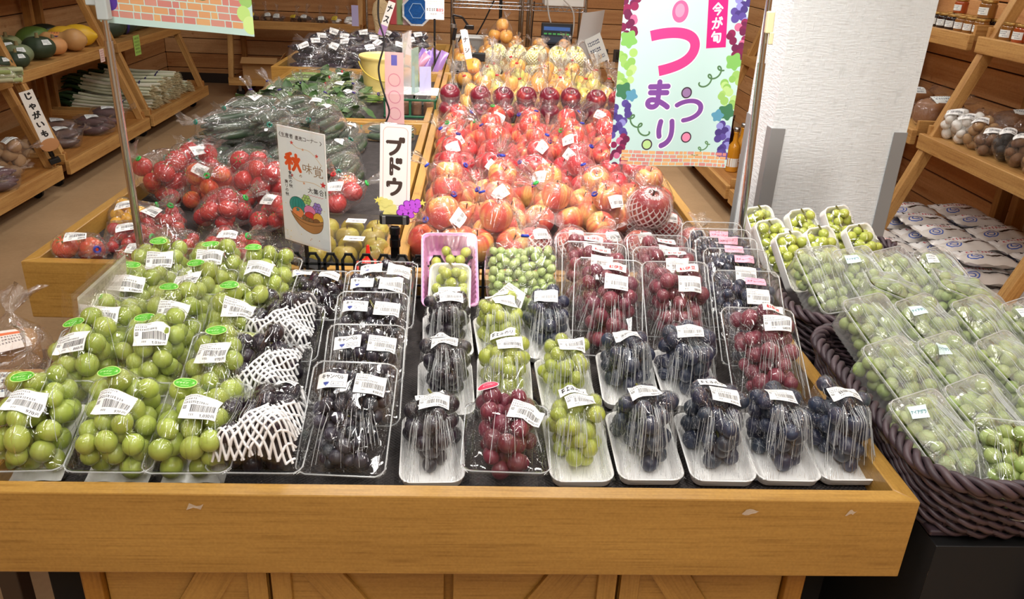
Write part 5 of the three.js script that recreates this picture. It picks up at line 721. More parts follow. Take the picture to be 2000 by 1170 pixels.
  part('board', boxG(0.165, 0.3, 0.002, 0), MAT.white, t, [0, 0.205, -0.0016]); part('print', gridG(1, 1, (u, v) => [(u - 0.5) * 0.16, 0.06 + v * 0.29, 0]), sheet(texOf(c, true, false)), t); part('sleeve', boxG(0.172, 0.312, 0.005, 0), MAT.acrylic, t, [0, 0.207, 0]);
  for (const s of [-1, 1]) part('clear_clip', boxG(0.018, 0.036, 0.016, 0.003), MAT.clearTray, t, [s * 0.052, 0.358, 0]);
}
{ // acrylic stand seen from behind on the side rail
  const [c, x] = canvas(512, 360); x.fillStyle = '#e9e3dc'; x.fillRect(0, 0, 512, 360); x.fillStyle = '#cbbfb2'; x.fillRect(0, 20, 512, 76); seed(4600); tinyText(x, 60, 34, 340, 46, '#b8aca0'); x.fillStyle = '#e2b79c'; x.fillRect(380, 110, 80, 36); tinyText(x, 170, 150, 70, 80, '#8f8376'); tinyText(x, 280, 150, 70, 80, '#8f8376');
  const t = thing('acrylic_sign', 'clear acrylic sign holder standing on the side rail by the green grapes', 'sign', [-0.757, 0.751, -1.52], Math.PI / 2); t.rotation.order = 'YXZ'; t.rotation.x = 0.08;
  part('panel', boxG(0.24, 0.16, 0.003, 0), MAT.acrylic, t, [0, 0.082, 0]); part('panel', boxG(0.24, 0.16, 0.003, 0), MAT.acrylic, t, [0, 0.082, 0.012]); part('paper_insert', gridG(1, 1, (u, v) => [(0.5 - u) * 0.225, 0.01 + v * 0.142, 0.006]), sheet(texOf(c, true, false), { transmission: 0.3, thickness: 0, roughness: 0.9 }), t); part('foot', boxG(0.24, 0.003, 0.022, 0), MAT.acrylic, t, [0, 0.0015, 0.006]);
}
// ---------------------------------------------------------------- banners on chrome poles
function grapesArt(x, list) { for (const [a, b, r, f] of list) { x.fillStyle = f; x.beginPath(); x.arc(a, b, r, 0, 7); x.fill(); } }
function leafArt(x, a, b, s, f, rot = 0) { x.save(); x.translate(a, b); x.rotate(rot); x.fillStyle = f; x.beginPath(); for (let k = 0; k <= 40; k++) { const t = k / 40 * 6.2832, r = s * (0.86 + 0.14 * Math.cos(t * 5)) * (1 - 0.2 * Math.sin(t)); x.lineTo(Math.cos(t) * r, Math.sin(t) * r); } x.fill(); x.restore(); }
function curl(x, a, b, s, col, flip = 1) { x.strokeStyle = col; x.lineWidth = s * 0.16; x.lineCap = 'round'; x.beginPath(); for (let k = 0; k <= 60; k++) { const t = k / 60 * 15; x.lineTo(a + flip * (t * s * 0.14 + Math.sin(t) * s * 0.38), b + t * s * 0.13 + Math.cos(t) * s * 0.38); } x.stroke(); }
function bricksArt(x, x0, x1, y0, rows, bh) { for (let r = 0; r < rows; r++) for (let a = x0 + (r % 2) * -bh * 0.8; a < x1;) { const w = pick([bh * 1.2, bh * 2.2, bh * 2.6]); x.fillStyle = pick(['#d99a8c', '#e3b27c', '#e0a878', '#d48a82']); x.beginPath(); x.roundRect(Math.max(a, x0), y0 + r * (bh + 6), Math.min(w, x1 - a), bh, 4); if (a + w > x0) x.fill(); a += w + 6; } }
function grapeColumn(x, xc, y0, y1, s, side) { seed(4700 + side); for (let y = y0, k = 0; y < y1; k++) { const kind = k % 5; const pal = [['#8c2454', '#6a1e4a', '#c86a94', '#7a1f4c'], null, ['#a4cf72', '#8cc260', '#b6dc8c', '#98c86a'], null, ['#5a4a9c', '#46367e', '#8f8fd4', '#51408e']][kind]; if (pal) { for (let q = 0; q < 16; q++) grapesArt(x, [[xc + rr(-1.1, 1.1) * s * 1.25, y + q * s * 0.36, s * rr(0.56, 0.7), pick(pal)]]); y += s * 5.6; } else { leafArt(x, xc, y + s * 0.8, s * 1.5, kind === 1 ? '#7fbf62' : '#3f7a58', rr(-0.6, 0.6)); if (kind === 3) leafArt(x, xc + side * s * 1.4, y + s * 1.4, s * 1.1, '#5a9ab8', rr(-0.5, 0.5)); y += s * 2.6; } } }
function pole(label, x, z, lean) { const t = thing('chrome_pole', label, 'pole', [x, 0, z], 0, 'chrome banner poles'); t.rotation.z = lean; part('tube', cyl(0.0095, 0.0095, 1.3, 16), MAT.chrome, t); part('upper_tube', cyl(0.007, 0.007, 1.2, 14, 1.25), MAT.chrome, t); part('foot_plate', cyl(0.13, 0.125, 0.012, 28), MAT.steel, t); return t; }
{
  pole('chrome banner pole standing between the green grapes and the tomatoes', -0.838, -1.943, 0.0); 
  const pr = pole('chrome banner pole standing in front of the white column', 0.748, -2.0, 0.042);
  part('hook_clip', merge([boxG(0.018, 0.05, 0.02, 0.003), boxG(0.01, 0.028, 0.01, 0.002).translate(0.006, -0.036, 0.006)]), std(0xe6dfb4, 0.5), pr, [0.004, 1.395, 0.008]);
  { const pl = scene.getObjectByName('chrome_pole'); part('locking_collar', boxG(0.026, 0.05, 0.026, 0.004), std(0xb9c3c4, 0.4), pl, [0, 1.37, 0]); part('wing_knob', boxG(0.03, 0.02, 0.008, 0.003), std(0xb9c3c4, 0.4), pl, [-0.022, 1.385, 0]); }
  // large banner
  const W = 1000, H = 2400, [c, x] = canvas(850, 2040); x.scale(0.85, 0.85); x.fillStyle = '#bfe0de'; x.fillRect(0, 0, W, H);
  // the lower part of the print (the upper part rises out of sight)
  const oy = 1130; grapeColumn(x, 62, 60, H - 200, 48, 1); grapeColumn(x, W - 58, 200, H - 230, 48, -1);
  x.lineCap = 'butt'; x.lineJoin = 'round';
  x.fillStyle = '#d8669c'; x.strokeStyle = '#fff'; x.lineWidth = 12; x.beginPath(); x.ellipse(450, oy + 62, 66, 82, 0, 0, 7); x.stroke(); x.fill(); x.fillStyle = '#e295b8'; x.beginPath(); x.ellipse(446, oy + 54, 38, 50, 0, 0, 7); x.fill();
  for (const [lw, col] of [[98, '#ffffff'], [80, '#cf3f8c']]) { x.lineWidth = lw; x.strokeStyle = col; x.beginPath(); x.moveTo(236, oy + 250); x.bezierCurveTo(440, oy + 190, 640, oy + 210, 600, oy + 350); x.bezierCurveTo(570, oy + 440, 450, oy + 480, 330, oy + 510); x.stroke(); }
  for (const [lw, col] of [[58, '#f2fbfa'], [42, '#7d4a9e']]) { glyph(x, 'ま', 238, oy + 585, 225, lw, col); glyph(x, 'つ', 498, oy + 690, 250, lw, col, 0.86); glyph(x, 'り', 340, oy + 885, 215, lw, col, 1.05); }
  x.save(); x.translate(660, oy - 110); x.rotate(-0.09); x.fillStyle = '#cf1f7f'; x.beginPath(); x.moveTo(0, 40); x.lineTo(40, 0); x.lineTo(120, 0); x.lineTo(160, 40); x.lineTo(160, 440); x.lineTo(0, 440); x.fill(); column(x, '今が旬', 34, 106, 92, 14, '#ffffff', 1.14); x.restore();
  // plain loose grapes
  for (const [a, b, f] of [[585, oy + 672, '#9678a8'], [630, oy + 1030, '#f08cb0'], [300, oy + 1096, '#b8de94']]) { x.fillStyle = f; x.strokeStyle = '#3a2c3c'; x.lineWidth = 10; x.beginPath(); x.arc(a, b, 40, 0, 7); x.fill(); x.stroke(); }
  curl(x, 120, oy + 860, 80, '#4f7a50'); curl(x, 870, oy + 460, 80, '#4f7a50', -1); curl(x, 840, oy + 1060, 60, '#5c8a5a', -1);
  seed(4710); bricksArt(x, 95, W - 10, H - 122, 4, 25);
  const t = thing('vertical_banner', 'tall pale banner with purple and pink lettering and grape borders', 'banner', [0.494, 0, -2.03], 0.0);
  const y0 = 1.03, hh = 0.75; const bw = (v) => 0.316; part('cloth', gridG(14, 20, (u, v) => { const xx = (u - 0.5) * 0.304; return [xx + 0.006, y0 + v * hh, 0.006 * Math.sin(u * 5) + 0.02 * (1 - v) * (u > 0.75 ? (u - 0.75) * 2 : 0)]; }), sheet(texOf(c, true, false), { roughness: 0.55 }), t); part('top_rod', new THREE.CylinderGeometry(0.005, 0.005, 0.42, 8).rotateZ(Math.PI / 2), MAT.chrome, t, [0.045, y0 + hh, 0]);
  // the other banner, of which only the brick foot hangs in view
  const [c2, x2] = canvas(1000, 1000); x2.fillStyle = '#c6e6e2'; x2.fillRect(0, 0, 1000, 1000); seed(4720); bricksArt(x2, 40, 930, 770, 5, 34); grapesArt(x2, [[40, 690, 46, '#4a2f7e'], [110, 720, 48, '#51308a'], [60, 800, 50, '#7a5ad0'], [120, 800, 46, '#8a74e0'], [80, 880, 52, '#5a3a9c'], [930, 720, 50, '#8cc46a'], [960, 800, 46, '#a2d478'], [940, 880, 44, '#c4ec8c'], [980, 940, 50, '#d6f6a0']]); curl(x2, 850, 640, 90, '#4f7a50', -1); leafArt(x2, 960, 640, 80, '#6ab068');
  const t2 = thing('vertical_banner', 'pale banner whose brick-printed lower edge hangs above the tomatoes', 'banner', [-0.688, 0, -1.97], 0.0); part('cloth', gridG(10, 8, (u, v) => [(u - 0.5) * 0.345, 1.328 + v * 0.4 - (u - 0.5) * 0.02, 0.004 * Math.sin(u * 6)]), sheet(texOf(c2, true, false), { roughness: 0.55 }), t2); part('top_rod', new THREE.CylinderGeometry(0.005, 0.005, 0.4, 8).rotateZ(Math.PI / 2), MAT.chrome, t2, [-0.02, 1.728, 0]);
}
// ---------------------------------------------------------------- paper slips under the rails, bread on the low stand
solo('paper_slip', gridG(3, 6, (u, v) => [0.003 * Math.sin(v * 5), -0.06 - v * 0.07 , -u * 0.05 + 0.004 * Math.sin(v * 3)]), MAT.paper, 'white paper slip hanging off the grape table corner beside the basket', 'paper', [0.736, 0.75, -1.05]);
solo('paper_slip', gridG(3, 6, (u, v) => [-0.004 - 0.003 * Math.sin(v * 3), -0.05 - v * 0.085 , -u * 0.06]), MAT.paper, 'white paper slip hanging off the tomato table corner', 'paper', [-1.148, 0.75, -1.97]);
{
  const st = thing('low_stand', 'low brown stand beside the grape table carrying wrapped bread', 'stand', [-1.09, 0, -1.5]); part('top_board', boxG(0.5, 0.025, 0.56), std(0x4a3526, 0.6), st, [0, 0.58, 0]); for (const a of [-1, 1]) for (const b of [-1, 1]) part('leg', boxG(0.04, 0.567, 0.04), std(0x3a2a1e, 0.6), st, [a * 0.2, 0.2835, b * 0.24]);
  const br = signLabel('bread', 256, 256, (x) => { x.fillStyle = '#eaded6'; x.fillRect(0, 0, 256, 256); x.fillStyle = '#e0764a'; x.fillRect(0, 60, 256, 44); tinyText(x, 16, 120, 220, 16, '#4a3a3a'); tinyText(x, 16, 150, 200, 16, '#4a3a3a'); tinyText(x, 16, 180, 210, 16, '#4a3a3a'); }), loaf = std(0xb98a58, 0.7);
  [[-1.06, -1.66, 0.5, 'with orange stripe on its wrapper', 1], [-0.95, -1.48, 0.1, 'with a pale patch on its wrapper', 0], [-0.96, -1.3, -0.2, 'half hidden by the first green pack', 2]].forEach(([x, z, a, w, k], i) => { seed(4800 + i); const it = [{ name: 'loaf', geo: boxG(0.15, 0.09, 0.11, 0.03), mat: loaf, p: [0, 0.047, 0], rot: [0, 0, 0], S: [[-0.05, 0.05, -0.03, 0.045], [0.05, 0.05, 0.03, 0.045], [-0.05, 0.05, 0.03, 0.045], [0.05, 0.05, -0.03, 0.045]] }]; bag('bread_bag', `wrapped loaf on the low stand ${w}`, 'bread', [x, 0.594, z], a, it, { group: 'wrapped loaves', tie: [0.3, 0.8, -0.6], neck: 0.03, tuft: 0.06, labels: [{ dir: [0.1, 0.8, 0.6], mat: k === 1 ? br : k ? br : SIGN.blank, w: 0.09, h: 0.07 }] }); });
}
seed(4900); [[0.455, 'scrap of clear tape stuck to the table front below the blue grapes'], [0.62, 'small tape scrap on the table front near the corner'], [-0.42, 'curl of clear tape on the table front below the green grapes']].forEach(([x, label], i) => solo('tape_scrap', gridG(4, 3, (u, v) => [(u - 0.5) * (i === 1 ? 0.012 : 0.022) + (v - 0.5) * 0.006, (v - 0.5) * 0.014 * (0.6 + 0.4 * Math.sin(u * 5 + i)), 0.0012 + 0.0012 * rnd()]), new THREE.MeshPhysicalMaterial({ color: 0xe6dccb, roughness: 0.3, transmission: 0.45, thickness: 0, side: THREE.DoubleSide }), label, 'tape', [x, 0.728, -1.0225], undefined, 'tape scraps'));
console.log('signs ready');
// ---------------------------------------------------------------- slanted shelving along the walls
const LEVELS = [[0.12, 0], [0.645, 0.19], [1.13, 0.365]];
const LEVR = [[0.15, 0], [0.777, 0.4], [1.191, 0.548]];
function shelfUnit(label, side, xf, z0, z1, noNear = false, levels = LEVELS, postOff = 0.035, depth = 0.76) { // side: +1 when the wall lies towards +x; z0 nearer end
  const L = z0 - z1, t = thing('shelf_unit', label, 'shelf', [xf, 0, (z0 + z1) / 2], 0, 'slanted wooden shelf units'), s = side;
  const w = MAT.shelf, w2 = MAT.shelfB;
  levels.forEach(([y, b], i) => { const d = depth - b; const sh = part('shelf', boxG(d, 0.022, L - 0.02, 0.002, 2), i ? w : w2, t, [s * (b + d / 2), y + 0.05, 0]); part('front_lip', boxG(0.028, i ? 0.066 : 0.085, L, 0.004, 2), w, sh, [-s * (d / 2), i ? -0.017 : -0.028, 0]); for (const e of [-1, 1]) part('end_cleat', boxG(d - 0.03, 0.05, 0.02, 0.003, 0), w, sh, [0, 0.03, e * (L / 2 - 0.02)]); });
  for (const e of [-1, 1]) {
    const z = e * (L / 2 - 0.035), k = 0.19 / 0.525; if (!(e > 0 && noNear)) part('slanted_post', barBetween([s * postOff, 0.17, z], [s * (postOff + 1.5 * k), 0.17 + 1.5, z], 0.05, 0.045, 0.004), w, t); part('back_post', boxG(0.06, 1.75, 0.045, 0.003), w2, t, [s * (depth - 0.03), 0.875 + 0.07, z]);
    part('foot_bracket', boxG(0.16, 0.07, 0.03, 0.01, 0), w2, t, [s * (postOff + 0.055), 0.2, z]);
    for (const q of [0.12, 0.64]) { const c = part('caster', new THREE.CylinderGeometry(0.035, 0.035, 0.022, 14).rotateX(Math.PI / 2), MAT.black, t, [s * q, 0.036, z * 0.92]); part('fork', boxG(0.03, 0.05, 0.034, 0.003), MAT.steel, c, [0, 0.035, 0]); }
  }
  part('bottom_frame', boxG(0.6, 0.045, L - 0.1), w2, t, [s * 0.38, 0.11, 0]); return t;
}
shelfUnit('slanted shelf unit holding potatoes at the picture edge', -1, -2.51, -3.55, -4.88);
shelfUnit('slanted shelf unit with squash above and root vegetables below', -1, -2.51, -4.97, -6.30);
shelfUnit('slanted shelf unit with leeks on its lower shelf', -1, -2.51, -6.37, -7.76);
shelfUnit('slanted shelf unit with bagged mushrooms and jars beside the column', 1, 1.57, -2.48, -3.47, false, LEVR, 0.2, 0.95);
shelfUnit('slanted shelf unit with loaves and dark jars behind the column', 1, 1.57, -3.53, -4.7, true, LEVR, 0.2, 0.95);
shelfUnit('slanted shelf unit with juice bottles seen past the banner', 1, 1.57, -4.76, -6.1, false, LEVR, 0.2, 0.95);
{ // back wall shelf
  const t = thing('shelf_unit', 'straight wooden shelf against the back wall with mushrooms and carton', 'shelf', [-1.78, 0, -8.5], 0, 'back wall shelf');
  for (const y of [0.12, 0.66]) { const sh = part('shelf', boxG(1.3, 0.025, 0.62, 0.002, 0), MAT.shelfB, t, [0, y + 0.05, 0]); part('front_lip', boxG(1.3, 0.075, 0.028, 0.004, 0), MAT.shelf, sh, [0, -0.012, 0.31]); }
  for (const x of [-0.63, 0.63]) { part('slanted_post', barBetween([x, 0.16, 0.28], [x, 1.7, -0.1], 0.05, 0.04, 0.004), MAT.shelf, t); part('back_post', boxG(0.05, 1.6, 0.05), MAT.shelfB, t, [x, 0.87, -0.27]); const c = part('caster', new THREE.CylinderGeometry(0.04, 0.04, 0.025, 14).rotateX(Math.PI / 2), MAT.black, t, [x * 0.9, 0.041, 0.22]); part('fork', boxG(0.03, 0.06, 0.036), MAT.steel, c, [0, 0.04, 0]); const c2 = part('caster', new THREE.CylinderGeometry(0.04, 0.04, 0.025, 14).rotateX(Math.PI / 2), MAT.black, t, [x * 0.9, 0.041, -0.22]); part('fork', boxG(0.03, 0.06, 0.036), MAT.steel, c2, [0, 0.04, 0]); }
  const kraft = std(0xb98f5c, 0.8), b = thing('cardboard_box', 'open cardboard box on the lower shelf of the back wall', 'box', [-2.12, 0.183, -8.32], 0.05);
  part('side', boxG(0.34, 0.16, 0.004, 0), kraft, b, [0, 0.08, 0.12]); part('side', boxG(0.34, 0.16, 0.004, 0), kraft, b, [0, 0.08, -0.12]); part('side', boxG(0.004, 0.16, 0.24, 0), kraft, b, [0.17, 0.08, 0]); part('side', boxG(0.004, 0.16, 0.24, 0), kraft, b, [-0.17, 0.08, 0]); part('base', boxG(0.34, 0.004, 0.24, 0), kraft, b, [0, 0.002, 0]); part('flap', boxG(0.34, 0.1, 0.004, 0).rotateX(-1.1).translate(0, 0.185, 0.165), kraft, b); part('flap', boxG(0.004, 0.11, 0.24, 0).rotateZ(-0.6).translate(0.2, 0.2, 0), kraft, b);
  seed(5000); for (let k = 0; k < 3; k++) bag('plastic_wrap', `crumpled clear plastic on the lower back shelf, ${ORD[k]} past the carton`, 'wrap', [-1.78 + k * 0.15, 0.184, -8.35], k, [{ name: 'packet', geo: boxG(0.09, 0.03, 0.06, 0.01), mat: MAT.white, p: [0, 0.02, 0], S: [[-0.03, 0.02, 0, 0.02], [0.03, 0.02, 0, 0.02]] }], { group: 'crumpled plastic', tie: [0.3, 1, 0], neck: 0.03, tuft: 0.06, film: MAT.filmCrumple });
  const brown = [std(0x6e4a30, 0.7), std(0x8a6a48, 0.7), std(0x4a3424, 0.7)], capG = lathe([[0, 0], [0.3, 0.02], [0.34, 0.4], [0.9, 0.42], [1, 0.6], [0.8, 0.95], [0.4, 1.1], [0, 1.14]], 10);
  for (let k = 0; k < 9; k++) { seed(5010 + k); const it = []; for (let q = 0; q < 9; q++) { const p = [rr(-0.05, 0.05), 0.005 + rr(0, 0.03), rr(-0.04, 0.04)]; it.push({ name: 'mushroom', geo: capG, mat: k > 6 ? MAT.white : pick(brown), p, s: 0.026, rot: [rr(-1, 1), rr(0, 6), rr(-1, 1)], S: [[p[0], p[1] + 0.015, p[2], 0.024]] }); } bag('mushroom_bag', `bag of mushrooms on the back wall shelf, ${ORD[k]} from the corner`, 'mushrooms', [-2.32 + k * 0.135, 0.724, -8.3 + rr(-0.03, 0.03)], rr(-0.4, 0.4), it, { group: 'bagged mushrooms', tie: [0, 1, -0.3], neck: 0.04, tuft: 0.05, film: MAT.filmCrumple, labels: [{ dir: [0, 0.6, 0.9], mat: k % 3 === 1 ? signLabel('yellowTag', 64, 48, (x) => { x.fillStyle = '#ecd24a'; x.fillRect(0, 0, 64, 48); tinyText(x, 8, 10, 44, 10, '#5a4a20'); tinyText(x, 8, 28, 40, 10, '#5a4a20'); }) : SIGN.blank, w: 0.06, h: 0.045 }] }); }
}
// ---------------------------------------------------------------- produce on the left shelves
{
  const Y1 = 0.707, Y0 = 0.182, rind = (hex, r = 0.55) => std(hex, r);
  const pumpG = (ribs) => { const g = new THREE.SphereGeometry(1, 32, 14), p = g.attributes.position; for (let i = 0; i < p.count; i++) { const a = Math.atan2(p.getZ(i), p.getX(i)), k = 1 - 0.06 * Math.abs(Math.sin(a * ribs / 2)); const yy = p.getY(i), dim = 1 - 0.25 * Math.exp(-((p.getX(i) ** 2 + p.getZ(i) ** 2) * 8)); p.setXYZ(i, p.getX(i) * k, yy * 0.72 * dim, p.getZ(i) * k); } g.computeVertexNormals(); return g; };
  const P8 = pumpG(10), butterG = sweptG([[-0.15, 0.012, 0], [-0.06, 0.006, 0.006], [0.03, 0, 0], [0.15, 0, 0]], [0.012, 0.044, 0.043, 0.042, 0.05, 0.07, 0.076, 0.066, 0.02], 18, 16), ovalG = sweptG([[-0.13, 0, 0], [-0.04, 0, 0], [0.04, 0, 0], [0.13, 0, 0]], [0.01, 0.055, 0.074, 0.078, 0.074, 0.058, 0.012], 16, 18);
  const stub = new THREE.CylinderGeometry(0.1, 0.16, 0.4, 6).translate(0, 0.66, 0);
  const pk = (label, x, z, r, m, y = 0, tag = true) => { const t = thing('pumpkin', label, 'pumpkin', [x, Y1 + y, z], rnd() * 3, 'pumpkins on the upper shelf'); const b = part('body', P8, m, t, [0, r * 0.72, 0]); b.scale.setScalar(r); part('stem', stub, std(0x8a7a50, 0.8), b); if (tag) { const q = part('price_label', gridG(3, 2, (u, v) => { const a = (u - 0.5) * 0.6, e = 0.55 + (v - 0.5) * 0.45; return [Math.cos(e) * Math.cos(a) * r * 1.01, r * 0.72 + Math.sin(e) * r * 0.735, -Math.cos(e) * Math.sin(a) * r * 1.01]; }), SIGN.blank, t); t.rotation.y = -0.7 + rr(-0.3, 0.3); } return t; };
  seed(5100);
  const dg = rind(0x33432f), sg = rind(0x7d8a68), og = rind(0xd59a62), st = skin(951, [52, 66, 42], [112, 122, 78], { cut: 0.75, top: 0, speck: 0.6, rough: 0.5 });
  pk('dark green pumpkin with a white label at the front of the shelf', -2.83, -5.52, 0.105, dg); pk('pale orange pumpkin beside the dark green one', -2.83, -5.72, 0.085, og, 0, false); pk('mottled green pumpkin with a label in the second row', -2.98, -5.38, 0.1, st); pk('grey green pumpkin near the shelf end', -2.84, -5.28, 0.09, sg); pk('small dark pumpkin at the shelf lip', -2.77, -5.12, 0.075, dg); pk('light green pumpkin in the back row', -3.08, -5.62, 0.095, rind(0x8b9468), 0, false); pk('blackish pumpkin in the back row corner', -3.05, -5.15, 0.09, rind(0x27301f), 0, false); pk('small dark pumpkin with a label near the leaf bundle', -2.8, -5.0, 0.07, dg);
  for (const [label, g, m, x, z, r, y, yaw] of [['tan butternut squash wrapped with a printed band', butterG, rind(0xc99a62, 0.45), -2.86, -5.92, 0.076, 0.078, 0.25], ['yellow oval squash beside the butternut', ovalG, rind(0xdfb236, 0.4), -2.9, -6.03, 0.078, 0.079, 0.2], ['bright yellow oval squash nearest the slanted post', ovalG, rind(0xe6b92e, 0.4), -2.87, -6.17, 0.078, 0.079, 0.15], ['long green squash lying behind the butternut', ovalG, rind(0x5c7a38, 0.4), -3.07, -5.95, 0.078, 0.079, 0.9], ['black green squash behind the yellow ones', ovalG, rind(0x232a20, 0.4), -3.08, -6.12, 0.078, 0.079, 0.6], ['large dark squash on the shelf under the banner', ovalG, rind(0x39493a, 0.45), -2.87, -6.72, 0.09, 0.079, 0.9], ['dark squash with a purple band under the banner', ovalG, rind(0x35453a, 0.45), -2.88, -7.0, 0.09, 0.079, 0.9], ['grey green squash farther under the banner', ovalG, rind(0x53604c, 0.45), -2.9, -7.25, 0.09, 0.079, 1.0], ['light grey green squash by the far corner', ovalG, rind(0x7a8468, 0.45), -2.9, -7.48, 0.09, 0.079, 1.0]]) { const t = thing('squash', label, 'squash', [x, Y1, z], yaw, 'squashes on the upper shelves'); part('body', g, m, t, [0, y, 0]); part('stem', cyl(0.009, 0.006, 0.03, 6).rotateZ(1.57).translate(-0.125, y, 0), std(0x6a5c3a, 0.8), t); if (label.includes('band')) part('paper_band', new THREE.CylinderGeometry(label.includes('purple') ? 0.081 : 0.0475, label.includes('purple') ? 0.081 : 0.0475, label.includes('purple') ? 0.02 : 0.075, 20, 1, true).rotateZ(Math.PI / 2).translate(label.includes('purple') ? 0 : -0.05, y + (label.includes('purple') ? 0 : 0.004), 0), label.includes('purple') ? std(0x3a2f7a, 0.5) : signLabel('band', 128, 64, (x) => { x.fillStyle = '#e79a5c'; x.fillRect(0, 0, 128, 64); x.fillStyle = '#3a2a5c'; x.fillRect(0, 0, 12, 64); x.fillRect(116, 0, 12, 64); for (let k = 0; k < 4; k++) tinyText(x, 20, 6 + k * 14, 90, 8, '#5a2f20'); }), t); }
  // leeks
  const leekG = [0, 1, 2].map((k) => sweptG([[0.28, 0.004 * k, 0], [0.05, 0.003, 0.005 * (k - 1)], [-0.1, 0.0, 0.008 * (k - 1)], [-0.3, 0.01 + 0.01 * k, 0.01]], [0.012, 0.0115, 0.011, 0.0105, 0.0105, 0.011, 0.011], 10, 7)), leafLG = [0, 1].map((k) => sweptG([[-0.29, 0.012, 0.01], [-0.38, 0.02 + k * 0.02, 0.02], [-0.47, 0.02, 0.035 * (k ? 1 : -1)]], [0.011, 0.012, 0.004], 6, 6)), rootG = merge([0, 1, 2, 3, 4].map((k) => sweptG([[0.28, 0, 0], [0.3, 0.004 * (k - 2), 0.005 * ((k * 2) % 5 - 2)], [0.325, 0.007 * (k - 2), 0.009 * ((k * 3) % 5 - 2)]], [0.004, 0.0025, 0.001], 4, 4)));
  const wm = [std(0xf0efdc, 0.45), std(0xe4e8cc, 0.45)], gm = [std(0x2c4a2c, 0.55), std(0x3c5e34, 0.55)], rm = std(0xcdbf98, 0.8), bandM = std(0x2e2a58, 0.5);
  let lz = 0; for (let b = 0; b < 13; b++) { seed(5200 + b); const up = b > 7; const t = thing('leek_bundle', `tied bundle of leeks, ${ORD[up ? b - 8 : b]} from the sweet potatoes in the ${up ? 'upper' : 'lower'} layer`, 'leeks', [-2.88 + rr(-0.05, 0.02), Y0 + (up ? 0.1 : 0), up ? -6.66 - (b - 8) * 0.17 : -6.5 - b * 0.145], rr(-0.25, 0.05), 'leek bundles'); let k = 0; for (const [n, yy] of [[4, 0.014], [4, 0.036], [3, 0.058], [2, 0.08]]) for (let q = 0; q < n; q++) { const s = part('leek', pick(leekG), pick(wm), t, [rr(-0.02, 0.03), yy, (q - (n - 1) / 2) * 0.0245 + rr(-0.003, 0.003)]); part('green_top', pick(leafLG), pick(gm), s); part('roots', rootG, rm, s); k++; } part('band', new THREE.TorusGeometry(0.05, 0.006, 5, 18).scale(1, 0.9, 1.1).rotateY(Math.PI / 2).translate(0.14, 0.047, 0), bandM, t); }
  // bagged roots
  const rootM = [std(0x6d5142, 0.75), std(0x5a4034, 0.75)], purpleM = [std(0x623f44, 0.65), std(0x553a3a, 0.65)], potM = [std(0xb08c60, 0.7), std(0xa07c54, 0.7)], potG = [0, 1].map((k) => { const g = new THREE.SphereGeometry(1, 12, 9), p = g.attributes.position; for (let i = 0; i < p.count; i++) { const f = 1 + 0.08 * Math.sin(p.getX(i) * 3 + k) + 0.06 * Math.sin(p.getY(i) * 4 + p.getZ(i) * 3); p.setXYZ(i, p.getX(i) * 1.2 * f, p.getY(i) * 0.85 * f, p.getZ(i) * f); } g.computeVertexNormals(); return g; }), swG = sweptG([[-0.1, 0, 0], [-0.03, 0.004, 0.01], [0.04, 0, 0.004], [0.11, 0.005, 0]], [0.005, 0.026, 0.032, 0.03, 0.022, 0.004], 12, 10);
  const roots = (label, x, z, yaw, kind, s) => { seed(s); const it = []; if (kind === 'potato') for (const b of packBerries(9, 0.17, 0.14, 0.034, { taper: 0, heap: 0.1, zc: 0 })) it.push({ name: 'potato', geo: pick(potG), mat: pick(potM), p: [b.x, b.y, b.z], s: b.r, rot: [rr(0, 6), rr(0, 6), 0], S: [[b.x, b.y, b.z, b.r * 1.15]] }); else for (const [n, L] of [[3, 0], [2, 1]]) for (let k = 0; k < n; k++) it.push(longItem(kind === 'taro' ? 'taro' : 'sweet_potato', swG, pick(kind === 'taro' ? rootM : purpleM), [rr(-0.02, 0.02), 0.032 + L * 0.05, (k - (n - 1) / 2) * 0.064], rr(-0.15, 0.15), 0.085, 0.03)); bag(kind === 'potato' ? 'potato_bag' : 'root_bag', label, kind === 'potato' ? 'potatoes' : 'roots', [x, Y0, z], yaw, it, { group: 'bagged roots', tie: [1, 0.4, 0.2], neck: 0.03, tuft: 0.06, labels: [{ dir: [0.2, 1, 0.3], mat: SIGN.blank, w: 0.08, h: 0.055, spin: rr(-0.3, 0.3) }] }); };
  roots('bag of dark taro roots lying on the lower shelf with a label', -2.72, -5.35, 0.25, 'taro', 5301); roots('bag of dark taro roots behind the labelled one', -2.85, -5.6, 0.1, 'taro', 5302); roots('bag of purple sweet potatoes near the shelf lip', -2.68, -5.75, -0.1, 'sweet', 5303); roots('bag of purple sweet potatoes beside the leeks', -2.7, -6.05, 0.1, 'sweet', 5304); roots('bag of pale potatoes next to the black clip stand', -2.72, -5.05, 0.4, 'potato', 5305);
  roots('bag of potatoes at the front of the edge shelf', -2.64, -4.6, 0.5, 'potato', 5306); roots('bag of purple sweet potatoes at the edge shelf lip', -2.62, -4.36, 0.6, 'sweet', 5307); roots('bag of round potatoes in the dark behind the post', -2.95, -4.62, 0.2, 'potato', 5308); roots('bag of potatoes behind the sweet potatoes', -2.84, -4.4, 0.2, 'potato', 5309); roots('bag of pale sweet roots cut by the picture edge', -2.62, -4.13, 0.4, 'taro', 5310);
